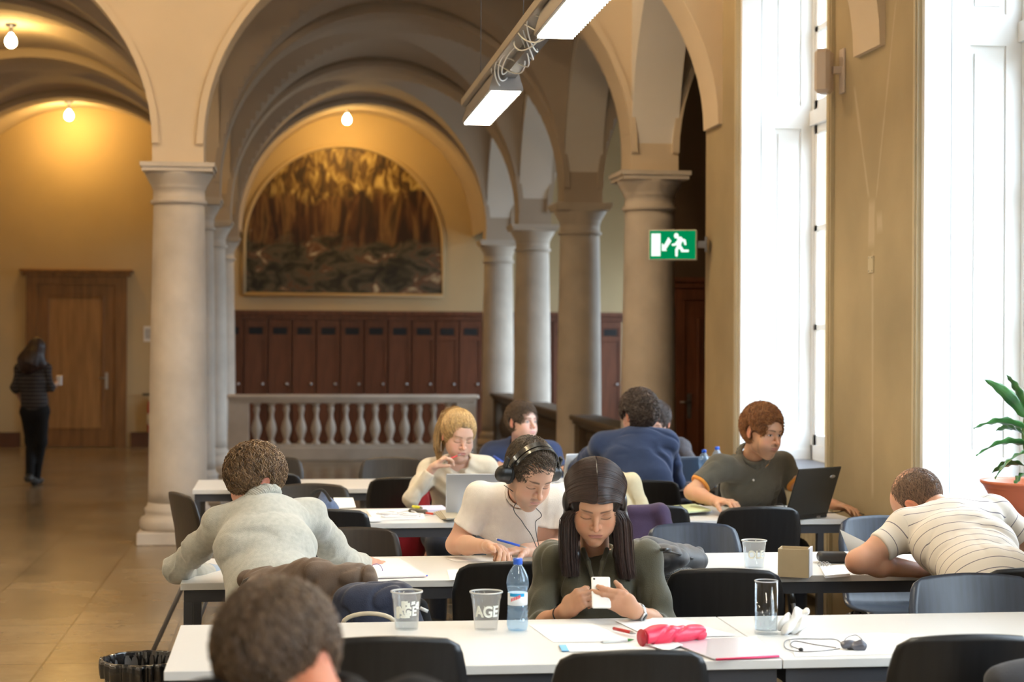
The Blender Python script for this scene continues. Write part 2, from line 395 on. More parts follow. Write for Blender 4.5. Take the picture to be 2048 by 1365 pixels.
# window wall
XO = XW + 0.62
mb = MB(); ys = [12.74]
edges = [12.74] + [v for (a, b) in WIN for v in (b, a)] + [YB]
for k in range(0, len(edges), 2): mb.box(XW, XO, edges[k + 1], edges[k], 0, 5.8)
for (a, b) in WIN: mb.box(XW, XO, a, b, WTOP, 5.8); mb.box(XW + .25, XO, a, b, 0, WSILL - .04)
struct(mb.build('wall_right', M['plaster_wall']))
# vault feet / ribs of the reading room
for k, yc in enumerate((12.46, 9.02, 5.55, 2.08, -1.4)):
    y0, y1 = yc - .21, yc + .22
    if k == 0: y1 = 12.7
    c, a, bb, z0 = -0.87, 3.935, 2.44, 3.19
    segs = [(XL, z0), ] + [(c - a * math.cos(math.pi * q / 60), z0 + bb * math.sin(math.pi * q / 60)) for q in range(61)] + [(XW + .01, z0)]
    mb = MB(); arch_wall(mb, 'x', y0, y1, segs, 5.8); struct(mb.build('trim_%d' % tn, M['plaster'])); tn += 1
# windows
for k, (a, b) in enumerate(WIN):
    w = empty('window_%d' % (k + 1), (0, 0, 0)); struct(w)
    XF = XW + 0.5
    m = MB()
    for (y0, y1, sy) in ((a, a + .07, 1), (b - .07, b, -1)): m.box(XF, XF + .07, y0, y1, WSILL, WTOP)
    m.box(XF, XF + .07, a, b, WSILL, WSILL + .10); m.box(XF, XF + .07, a, b, WTOP - .08, WTOP); m.box(XF - .02, XF + .08, a, b, 3.12, 3.22)
    m.build('window_frame', M['white_wood'], w)
    for (y0, y1) in ((a + .07, (a + b) / 2), ((a + b) / 2, b - .07)):
        for (z0, z1, bars) in ((WSILL + .10, 3.12, (1.73, 2.41)), (3.22, WTOP - .08, (3.78,))):
            m = MB(); x0, x1 = XF + .01, XF + .055
            m.box(x0, x1, y0, y0 + .055, z0, z1); m.box(x0, x1, y1 - .055, y1, z0, z1); m.box(x0, x1, y0, y1, z0, z0 + .07); m.box(x0, x1, y0, y1, z1 - .06, z1)
            for zb in bars: m.box(x0, x1, y0, y1, zb - .02, zb + .02)
            sash = m.build('window_sash', M['white_wood'], w)
            g = MB(); g.box(x0 + .02, x0 + .024, y0 + .05, y1 - .05, z0 + .05, z1 - .05); g.build('window_pane', M['glass'], sash)
    for side in (0, 1):                                # panelled shutter boxes lining the reveal
        yj = b if side else a; s = -1 if side else 1
        m = MB(); t = .035
        def jb(x0, x1, z0, z1, t0, t1):
            ya, yb = sorted((yj + s * t0, yj + s * t1)); m.box(x0, x1, ya, yb, z0, z1)
        jb(XW, XW + .135, WSILL, WTOP, 0, t + .006)          # front board
        jb(XW + .142, XF, WSILL, WTOP, 0, t - .012)          # recessed ground of the panels
        xa, xb, xc, xd = XW + .142, XW + .235, XW + .42, XF
        jb(xa, xb, WSILL, WTOP, 0, t); jb(xc, xd, WSILL, WTOP, 0, t)
        for (z0, z1) in ((WSILL, 1.07), (3.10, 3.255), (WTOP - .12, WTOP)): jb(xb, xc, z0, z1, 0, t)
        for (z0, z1) in ((1.09, 3.08), (3.275, WTOP - .14)): jb(xb + .025, xc - .025, z0 + .02, z1 - .02, 0, t - .004)
        jb(XW, XF, WSILL, WSILL + .07, 0, t + .012)
        m.build('shutter_panel', M['white_wood'], w)
    m = MB(); m.box(XW - .06, XF, a + .0, b - .0, WSILL - .04, WSILL, bev=.006); m.build('window_sill', mat('sill_slate_%d' % k, (0.13, 0.14, 0.17), 0.4) if k == 0 else bpy.data.materials['sill_slate_0'], w)
    m = MB()
    for (y0, y1) in ((a - .075, a), (b, b + .04)): m.box(XW - .022, XW + .01, y0, y1, 0.0, WTOP + .05); m.box(XW - .03, XW, y0 + .015, y1 - .015 if y1 - y0 > .05 else y1, 0.0, WTOP + .05)
    m.build('window_architrave', M['cream_wood'], w)
    # ribbed radiator under the sill
    if k < 3:
        r = MB()
        for q in range(30):
            y0 = a + .15 + q * .057; r.box(XW + .02, XW + .16, y0, y0 + .042, .12, .70, bev=.008)
        r.box(XW + .05, XW + .12, a + .13, a + .15 + 30 * .057, .14, .20); r.box(XW + .05, XW + .12, a + .13, a + .15 + 30 * .057, .62, .68)
        for fy in (a + .3, b - .35): r.box(XW + .06, XW + .10, fy, fy + .04, 0, .14)
        ro = r.build('radiator', M['cream_wood'])
        tag(ro, ['cream ribbed radiator under the far window, behind the man in the grey polo', 'cream ribbed radiator under the window that holds the potted plant', 'cream ribbed radiator under the window nearest the camera'][k], 'radiator')

for k, (a, b) in enumerate(SW):
    w = empty('window_%d' % (k + 6)); struct(w); m = MB(); x0, x1 = XR + .15, XR + .2
    for (y0, y1) in ((a, a + .07), (b - .07, b), ((a + b) / 2 - .04, (a + b) / 2 + .04)): m.box(x0, x1, y0, y1, 1.0, 4.3)
    for z in (1.0, 3.0, 4.22): m.box(x0 + .002, x1 - .002, a, b, z, z + .08)
    m.build('window_frame', M['white_wood'], w)
    for (y0, y1) in ((a + .07, (a + b) / 2 - .04), ((a + b) / 2 + .04, b - .07)): g = MB(); g.box(x0 + .02, x0 + .024, y0, y1, 1.08, 4.22); g.build('window_pane', M['glass'], w)
    m = MB(); m.box(XR - .04, XR + .15, a, b, .96, 1.0); m.build('window_sill', M['stone'], w)
# ------------------------------------------------------------------ columns
COLPROF = [(0, 0), (.30, 0)]
def column(name, x, y, label, group):
    c = empty(name, (x, y, 0), label=label, cat='column', group=group)
    m = MB(); m.box(-.30, .30, -.30, .30, 0, .10, bev=.006)
    m.lathe([(.285, .10), (.30, .13), (.30, .17), (.285, .20), (.26, .21), (.255, .235), (.262, .25), (.262, .27), (.245, .285), (.232, .32)], n=48); m.build('column_base', M['stone'], c)
    m = MB(); prof = []
    for k in range(25):
        t = k / 24; prof.append((.232 - .030 * t ** 1.6, .32 + (2.70 - .32) * t))
    m.lathe(prof, n=48); m.build('column_shaft', M['stone'], c)
    m = MB(); m.lathe([(.202, 2.70), (.222, 2.705), (.228, 2.72), (.222, 2.735), (.206, 2.74), (.206, 2.82), (.215, 2.825), (.215, 2.84), (.225, 2.86), (.250, 2.90), (.268, 2.935), (.272, 2.95)], n=48)
    m.box(-.275, .275, -.275, .275, 2.95, 2.985); m.box(-.29, .29, -.29, .29, 2.985, 3.02); m.build('column_capital', M['stone_grey'] if False else M['stone'], c)
    return c
pos = ['nearest', 'second', 'third', 'farthest']
for i, y in enumerate(YC):
    column('stone_column', 2.99, y, ['pale stone column right of the nave beside the green exit sign', 'pale stone column second from the exit sign in the right row', 'greyish stone column third from the exit sign in the right row', 'greyish stone column farthest back in the right row, by the end balustrade'][i], 'columns of the right row')
for i, y in enumerate(YC):
    column('stone_column', -0.856 - (.07 if i else 0), y, ['big pale stone column at left, between the corridor and the nave', 'grey stone column just behind the big left column', 'grey stone column third in the left row', 'stone column farthest back in the left row'][i], 'columns of the left row')

# ------------------------------------------------------------------ balustrades
BPROF = [(.055, 0), (.055, .03), (.035, .045), (.03, .07), (.045, .12), (.066, .19), (.068, .24), (.052, .31), (.032, .37), (.027, .42), (.034, .47), (.044, .50), (.040, .53), (.032, .555), (.055, .58), (.055, .60)]
def balustrade(loc, rz, L, n, label, mt, top, h=.87, z0=.20):
    """runs along +x from loc"""
    b = empty('balustrade', loc, rz, label, 'balustrade')
    m = MB(); m.box(0, L, -.14, .14, 0, z0 - .03, bev=.006); m.box(0, L, -.11, .11, z0 - .03, z0 + .01); m.build('plinth', mt, b)
    m = MB(); m.box(-.03, L + .03, -.15, .15, h - .05, h, bev=.01); m.box(0, L, -.12, .12, h - .085, h - .05); m.box(0, L, -.09, .09, h - .11, h - .085); m.build('handrail', top, b)
    for xx in (0, L - .27):
        m = MB(); m.box(xx, xx + .27, -.10, .10, z0, h - .1, bev=.004); m.build('pedestal', mt, b)
    g = (L - .54) / n; s = (h - .11 - z0 - .01) / .6
    proto = None
    for k in range(n):
        if proto is None:
            m = MB(); m.lathe([(r, z * s) for r, z in BPROF], n=20); proto = m.build('baluster', mt, b); o = proto
        else:
            o = proto.copy(); COL.objects.link(o); o.parent = b
        o.location = (.27 + g * (k + .5), 0, z0 + .01)
    return b
balustrade((-.75, 23.55, 0), 0, 3.3, 14, 'pale stone balustrade across the end of the nave, before the wooden lockers', M['stone'], M['stone'])
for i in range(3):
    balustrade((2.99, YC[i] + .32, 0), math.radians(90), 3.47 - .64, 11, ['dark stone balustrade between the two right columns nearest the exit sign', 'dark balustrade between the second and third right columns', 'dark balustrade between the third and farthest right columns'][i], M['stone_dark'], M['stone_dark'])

# ------------------------------------------------------------------ lockers along the end wall
yL = YE - .45
def locker(x):
    c = empty('wooden_locker', (x, yL, 0))
    m = MB(); m.box(-.172, .172, 0, .44, .08, 1.90); m.box(-.172, .172, .03, .44, 0, .08); m.build('carcass', M['wood_dark'], c)
    m = MB()
    m.box(-.165, -.125, -.025, 0, .10, 1.88); m.box(.125, .165, -.025, 0, .10, 1.88)
    for (a, b) in ((.10, .16), (1.60, 1.66), (1.80, 1.88)): m.box(-.125, .125, -.025, 0, a, b)
    m.box(-.125, .125, -.012, 0, .10, 1.88); d = m.build('door', M['wood_dark'], c)
    m = MB(); m.box(-.10, .10, -.019, -.010, 1.68, 1.78); m.build('vent_slot', M['black_matte'], d)
    m = MB(); m.lathe([(.0, 0), (.012, .0), (.012, .008), (.02, .015), (.02, .024), (0, .03)], n=14, M=Matrix.Translation((.10, -.025, .95)) @ Matrix.Rotation(math.radians(90), 4, 'X')); m.build('knob', M['steel'], d)
    return c
lp = locker(-.79)
for k in range(17):
    x = -.79 + .352 * k; c = lp if k == 0 else copy_tree(lp); c.location = (x, yL, 0)
    if k < 11: tag(c, ['dark wooden locker with a black slot, leftmost of the row behind the end balustrade', 'dark wooden locker behind the balustrade, second from the left columns', 'dark wooden locker behind the balustrade, third from the left columns', 'dark wooden locker fourth from the left columns, under the mural', 'dark wooden locker fifth from the left columns, under the mural', 'dark wooden locker under the middle of the mural, left of centre', 'dark wooden locker under the middle of the mural, right of centre', 'dark wooden locker fourth left of the farthest right column', 'dark wooden locker third left of the farthest right column', 'dark wooden locker second left of the farthest right column', 'dark wooden locker just left of the farthest right column'][k], 'locker', 'lockers along the end wall')
    else: tag(c, ['dark wooden locker partly hidden behind the farthest right column', 'dark wooden locker between the farthest and third right columns', 'dark wooden locker behind the third right column', 'dark wooden locker behind the second right column', 'dark wooden locker between the second and nearest right columns', 'dark wooden locker at the right end of the row, behind the nearest right column'][k - 11], 'locker', 'lockers along the end wall')
m = MB(); m.box(-1.0, 5.1, yL - .03, YE, 1.90, 1.97); m.box(-1.04, 5.1, yL - .07, YE, 1.97, 2.03); struct(m.build('trim_%d' % tn, M['wood_dark'])); tn += 1
m = MB(); m.box(XL, -3.86, YE - .03, YE, 0, .22); m.box(-2.27, -1.02, YE - .03, YE, 0, .22); struct(m.build('baseboard_back', M['wood_trim']))
m = MB(); m.box(XL, XL + .03, YB, YE, 0, .18); struct(m.build('baseboard_left', M['wood_trim']))

# ------------------------------------------------------------------ mural in the lunette
def mural_mat():
    m, n, l, b = new_mat('mural_paint'); tc = n.new('ShaderNodeTexCoord')
    sep = n.new('ShaderNodeSeparateXYZ'); l.new(tc.outputs['Object'], sep.inputs[0])
    def noise(sc, det, st, dist=0.0):
        mp = n.new('ShaderNodeMapping'); mp.inputs['Scale'].default_value = st; l.new(tc.outputs['Object'], mp.inputs[0])
        z = n.new('ShaderNodeTexNoise'); z.inputs['Scale'].default_value = sc; z.inputs['Detail'].default_value = det; z.inputs['Distortion'].default_value = dist; l.new(mp.outputs[0], z.inputs[0]); return z.outputs[0]
    def ramp(src, cols):
        r = n.new('ShaderNodeValToRGB'); e = r.color_ramp.elements
        while len(e) < len(cols): e.new(0.5)
        for k, (p, c) in enumerate(cols): e[k].position = p; e[k].color = (*c, 1)
        l.new(src, r.inputs[0]); return r.outputs[0]
    top = ramp(noise(4.5, 6, (1.7, 1, .75), .9), [(.36, (.035, .018, .008)), (.47, (.12, .065, .02)), (.56, (.30, .20, .06)), (.68, (.62, .48, .19))])
    mid = ramp(noise(2.6, 6, (2.4, 1, .45), .7), [(.38, (.022, .009, .005)), (.5, (.075, .028, .012)), (.60, (.20, .11, .04)), (.72, (.035, .018, .010))])
    low = ramp(noise(3.2, 8, (1, 1, 1.5), 1.0), [(.34, (.012, .011, .007)), (.44, (.035, .030, .016)), (.54, (.10, .085, .055)), (.62, (.13, .055, .025)), (.72, (.50, .44, .30))])
    def step(z0, z1):
        r = n.new('ShaderNodeMapRange'); r.inputs['From Min'].default_value = z0; r.inputs['From Max'].default_value = z1
        ad = n.new('ShaderNodeMath'); ad.operation = 'MULTIPLY_ADD'; ad.inputs[1].default_value = .9; l.new(noise(3, 3, (1, 1, 1)), ad.inputs[0]); l.new(sep.outputs['Z'], ad.inputs[2])
        l.new(ad.outputs[0], r.inputs[0]); return r.outputs[0]
    m1 = n.new('ShaderNodeMix'); m1.data_type = 'RGBA'; l.new(step(1.22, 1.36), m1.inputs[0]); l.new(low, m1.inputs[6]); l.new(mid, m1.inputs[7])
    m2 = n.new('ShaderNodeMix'); m2.data_type = 'RGBA'; l.new(step(1.86, 2.0), m2.inputs[0]); l.new(m1.outputs[2], m2.inputs[6]); l.new(top, m2.inputs[7])
    l.new(m2.outputs[2], b.inputs['Base Color']); b.inputs['Roughness'].default_value = .55; return m
mx_, mr_ = 0.86, 1.49
mu = empty('mural_painting', (mx_, YE, 2.27), label='arched mural of brown and yellow brushwork above the lockers', cat='mural')
seg = [(-mr_, 0)] + [(-mr_ * math.cos(math.pi * k / 48), .76 + mr_ * math.sin(math.pi * k / 48)) for k in range(49)] + [(mr_, 0)]
m = MB(); m.add([(x, -.02, z) for x, z in seg] + [(x, 0, z) for x, z in seg], [tuple(range(len(seg)))] + [(i, i + len(seg), (i + 1) % len(seg) + len(seg), (i + 1) % len(seg)) for i in range(len(seg))])
m.build('canvas', mural_mat(), mu)
m = MB(); loop = seg + [seg[0]]
m.tube([(x, -.02, z) for x, z in loop], .035, n=8); m.build('painting_frame', M['plaster_yellow'], mu)

# ------------------------------------------------------------------ doors
def door(name, x0, x1, y, ztop, wood, hx, glazed=False):
    d = empty(name, (0, 0, 0)); struct(d)
    m = MB(); w = .16
    m.box(x0, x0 + w, y - .07, y, 0, ztop - .12); m.box(x1 - w, x1, y - .07, y, 0, ztop - .12); m.box(x0 + .002, x1 - .002, y - .072, y, ztop - .22, ztop - .10)
    m.box(x0 - .05, x1 + .05, y - .11, y, ztop - .10, ztop - .05); m.box(x0 - .09, x1 + .09, y - .15, y, ztop - .05, ztop, bev=.01)
    m.build('door_frame', wood, d)
    a, b = x0 + w, x1 - w; zt = ztop - .22
    m = MB(); m.box(a, b, y - .03, y, 0.01, zt); m.box(a, a + .13, y - .045, y, 0.01, zt); m.box(b - .17, b, y - .045, y, 0.01, zt); m.box(a + .13, b - .17, y - .045, y, 0.01, .26); m.box(a + .13, b - .17, y - .045, y, zt - .17, zt)
    leaf = m.build('door_leaf', wood, d)
    m = MB(); m.box(a + .165, b - .205, y - .040, y - .02, .29, zt - .20, bev=.004); m.build('door_panel', M['wood_panel'] if not glazed else wood, leaf)
    m = MB()
    for q in ((a + .13, a + .165, .26, zt - .17), (b - .205, b - .17, .26, zt - .17)): m.box(q[0], q[1], y - .052, y - .03, q[2], q[3], bev=.006)
    for q in ((.26, .295), (zt - .205, zt - .17)): m.box(a + .13, b - .17, y - .054, y - .032, q[0], q[1], bev=.006)
    m.build('panel_moulding', wood, leaf)
    if glazed:
        m = MB(); m.box(a + .2, b - .24, y - .05, y - .03, 1.45, 1.95, bev=.008); m.build('door_window', M['black_matte'], leaf)
    m = MB(); m.box(hx - .02, hx + .02, y - .052, y - .04, .86, 1.10); m.tube([(hx, y - .05, 1.02), (hx, y - .09, 1.02), (hx - .10, y - .09, 1.02)], .009); m.build('door_handle', M['steel'], leaf)
door('door_1', -3.78, -2.33, YE, 2.62, M['wood_door'], -2.62)
door('door_2', 3.75, 4.75, 17.0, 2.25, M['wood_dark'], 3.96, True)
n_ = MB().box(-2.09, -1.90, YE - .012, YE, 1.56, 1.79).build('paper_notice', M['paper']); tag(n_, 'white paper notice pinned on the wall left of the big column', 'notice')
m = MB()
for k in range(7): m.box(-2.07, -1.94 - .02 * (k % 3), YE - .0135, YE - .0118, 1.74 - k * .022, 1.748 - k * .022)
m.build('printed_text', M['black_matte'], n_)
fe = empty('fire_extinguisher', (-1.955, YE - .11, .22), label='red fire extinguisher with white label hanging by the big left column', cat='fire extinguisher')
red = mat('red_enamel', (0.42, 0.012, 0.012), .3, coat=.5)
m = MB(); m.lathe([(.0, 0), (.06, .0), (.07, .02), (.07, .40), (.06, .45), (.03, .48), (.02, .50), (0, .50)], n=28); m.build('cylinder_body', red, fe)
m = MB(); m.lathe([(.071, .12), (.071, .28)], n=28); m.build('label_band', M['paper'], fe)
m = MB(); m.box(-.02, .02, -.02, .02, .50, .54); m.box(-.14, .02, -.015, .015, .545, .575, bev=.004); m.tube([(.02, 0, .52), (.07, -.01, .50), (.09, -.01, .40), (.085, -.01, .25)], .01); m.build('valve_and_hose', M['black'], fe)
m = MB(); m.box(-.05, .05, .07, .11, .30, .50); m.build('wall_bracket', M['steel'], fe)

# ------------------------------------------------------------------ bare bulbs
def bulb(p, top, label, energy=52, col=(1.0, .56, .12)):
    c = empty('light_bulb', p, label=label, cat='light bulb')
    g = MB(); g.lathe([(0, -.075), (.03, -.07), (.055, -.045), (.064, -.01), (.055, .03), (.03, .065), (.02, .085), (0, .087)], n=24); g.build('glass_bulb', emat('bulb_glow', (1.0, .80, .45), 55), c)
    s = MB(); s.lathe([(0, .08), (.026, .08), (.026, .14), (.012, .15), (.012, top - p[2] - .02), (.06, top - p[2] - .018), (.06, top - p[2]), (0, top - p[2])], n=16); s.build('lamp_holder', M['steel'], c)
    ld = bpy.data.lights.new('bulb_light', 'POINT'); ld.energy = energy; ld.color = col; ld.shadow_soft_size = .07
    lo = bpy.data.objects.new('bulb_light', ld); COL.objects.link(lo); lo.parent = c; lo.location = (0, 0, -.10)
bulb(P(694, 239, 25.3), 5.0, 'glowing bare bulb hanging under the arch before the mural')
bulb(P(138, 231, 25.1), 5.0, 'glowing bare bulb at the far end of the left corridor')
bulb(P(22, 82, 18.9), 5.0, 'glowing bare bulb with a brass holder, nearest in the left corridor')

for (bx, by, wh) in ((-2.7, 11.6, 'left'), (1.1, 11.6, 'middle'), (-.9, 7.2, 'near')):  # bulbs added above the frame to warm the front wall
    bulb(Vector((bx, by, 5.1)), 5.8, 'bare bulb high under the ceiling of the reading room, %s one' % wh, 125, (1.0, .72, .42))
# ------------------------------------------------------------------ hanging linear lamp
LX, LZ = 1.075, 2.87
hl = empty('linear_pendant_lamp', (LX, 7.8, LZ), label='hanging aluminium lamp track with two lit fluorescent heads', cat='ceiling lamp')
m = MB(); m.box(-.085, -.015, -11.0, 2.20, .105, .15, bev=.004); m.build('track', M['alu'], hl)
lens = emat('lamp_lens', (1.0, .92, .74), 60); lousm = mat('louvre', (.75, .75, .72), .3, metal=.5)
for (y0, y1) in ((.79, 2.13), (-2.1, -.78), (-4.9, -3.6), (-7.8, -6.5), (-10.6, -9.3)):  # first two heads are seen, the others added out of view for brightness
    m = MB(); s = [(-.085, .004), (-.083, .02), (-.06, .10), (.06, .10), (.083, .02), (.085, .004), (.075, .0), (-.075, .0)]
    vs = [(x, y, z) for y in (y0, y1) for x, z in s]; N = 8
    m.add(vs, [tuple(range(N)), tuple(range(2 * N - 1, N - 1, -1))] + [(k, k + N, (k + 1) % N + N, (k + 1) % N) for k in range(N)])
    h = m.build('lamp_head', M['steel'], hl)
    m = MB(); m.box(-.072, .072, y0 + .01, y1 - .01, -.004, .001); m.build('lens', lens, h)
    m = MB()
    for k in range(26):
        yy = y0 + .02 + (y1 - y0 - .04) * k / 25; m.box(-.074, .074, yy - .0015, yy + .0015, -.010, -.003)
    m.build('louvre', lousm, h)
m = MB(); random.seed(3)
for k in range(4):
    pts = [(-.03 + .05 * math.sin(q * .26 + k), -.8 + q * .036, .07 + .045 * math.sin(q * .34 + k * 2)) for q in range(46)]
    m.tube(pts, .0035, n=6)
m.build('loose_wires', M['white_wood'], hl)
m = MB(); m.box(-.02, .04, -.74, .76, .06, .105); m.build('gear_tray', M['steel_dark'], hl)
for yy in (-2.3, -.2, 1.5): MB().tube([(-.05, yy, .15), (-.05, yy, 5.78 - LZ)], .0022, n=6).build('suspension_wire', M['steel_dark'], hl)
h2 = copy_tree(hl); h2.location = (-2.9, 9.4, LZ); h2['label'] = 'second lamp track, over the left side of the reading room'  # copy added out of view as extra light for the room

# ------------------------------------------------------------------ exit sign
ex = empty('exit_sign', P(1345, 490, 12.85), math.radians(7 - 24), 'green lit emergency exit sign with running figure, beside the nearest right column', 'exit sign')
m = MB(); m.box(-.175, .175, 0, .10, -.11, .11, bev=.004); m.build('sign_box', mat('sign_case', (.75, .72, .62), .5), ex)
m = MB(); m.box(-.168, .168, -.004, .002, -.104, .104); m.build('green_panel', emat('sign_green', (.0, .26, .085), 1.0), ex)
m = MB(); YS = -.006
def flat(pts, hole=None):
    n = len(pts); m.add([(x, YS, z) for x, z in pts] + [(x, YS + .003, z) for x, z in pts], [tuple(range(n))] + [(i, (i + 1) % n, (i + 1) % n + n, i + n) for i in range(n)])
def thick(a, b, r0, r1):
    a, b = Vector(a), Vector(b); t = (b - a).normalized(); nn = Vector((-t.y, t.x)); L = []
    for k in range(9): an = math.pi * k / 8; L.append(b + nn * (r1 * math.cos(an)) + t * (r1 * math.sin(an)))
    for k in range(9): an = math.pi * k / 8; L.append(a - nn * (r0 * math.cos(an)) - t * (r0 * math.sin(an)))
    flat([(p.x, p.y) for p in L])
flat([(-.155, -.083), (-.088, -.083), (-.088, .083), (-.155, .083)])
flat([(-.078, -.045), (-.040, -.045), (-.048, -.034), (-.008, .028), (-.030, .056), (-.062, -.002), (-.078, .012)])
flat([(.028 + .017 * math.cos(a * math.pi / 8), .066 + .020 * math.sin(a * math.pi / 8)) for a in range(16)])
thick((.055, .040), (.045, -.008), .020, .014)
thick((.055, .040), (.088, .030), .012, .010); thick((.088, .030), (.094, .005), .009, .008)
thick((.045, .030), (.020, .002), .010, .008); thick((.020, .002), (.002, .000), .009, .008)
thick((.048, -.010), (.030, -.035), .013, .010); thick((.030, -.035), (.030, -.078), .010, .009)
thick((.050, -.010), (.075, -.042), .013, .010); thick((.070, -.045), (.112, -.045), .009, .009)
m.build('pictogram', emat('sign_white', (.85, 1.0, .88), 1.25), ex)
m = MB(); m.box(.175, .24, .03, .07, -.02, .03); m.box(.235, .25, .0, .10, -.05, .06); m.build('mounting_arm', M['steel_dark'], ex)

# ------------------------------------------------------------------ wall fittings on the pier
wbx = PX(1688, 140, XW); sp = empty('wall_speaker', (XW, wbx.y, wbx.z), label='beige plastic speaker box on a bracket, high on the pier between the windows', cat='speaker')
M['beige_pl'] = mat('beige_plastic', (.62, .53, .46), .45)
m = MB(); m.box(-.012, 0, -.03, .05, -.13, .12, bev=.003); m.build('wall_plate', M['beige_pl'], sp)
m = MB(); m.box(-.06, -.01, .0, .03, -.02, .02); m.build('bracket_arm', M['beige_pl'], sp)
m = MB(); Mx = Matrix.Translation((-.10, .05, 0)) @ Matrix.Rotation(math.radians(-32), 4, 'Z'); m.box(-.045, .045, -.06, .06, -.13, .12, bev=.02, M=Mx); m.build('speaker_case', M['beige_pl'], sp)
pl = PX(1744, 529, XW); m = MB(); m.box(XW - .008, XW, pl.y - .035, pl.y + .045, pl.z - .045, pl.z + .045, bev=.002)
o = m.build('blank_switch_plate', M['cream_wood']); tag(o, 'small cream cover plate screwed to the pier between the windows', 'switch plate')
for (dy, dz) in ((-.02, -.035), (.03, -.035), (-.02, .035), (.03, .035)): MB().box(XW - .0095, XW - .0075, pl.y + dy - .003, pl.y + dy + .003, pl.z + dz - .003, pl.z + dz + .003).build('screw', M['steel_dark'], o)
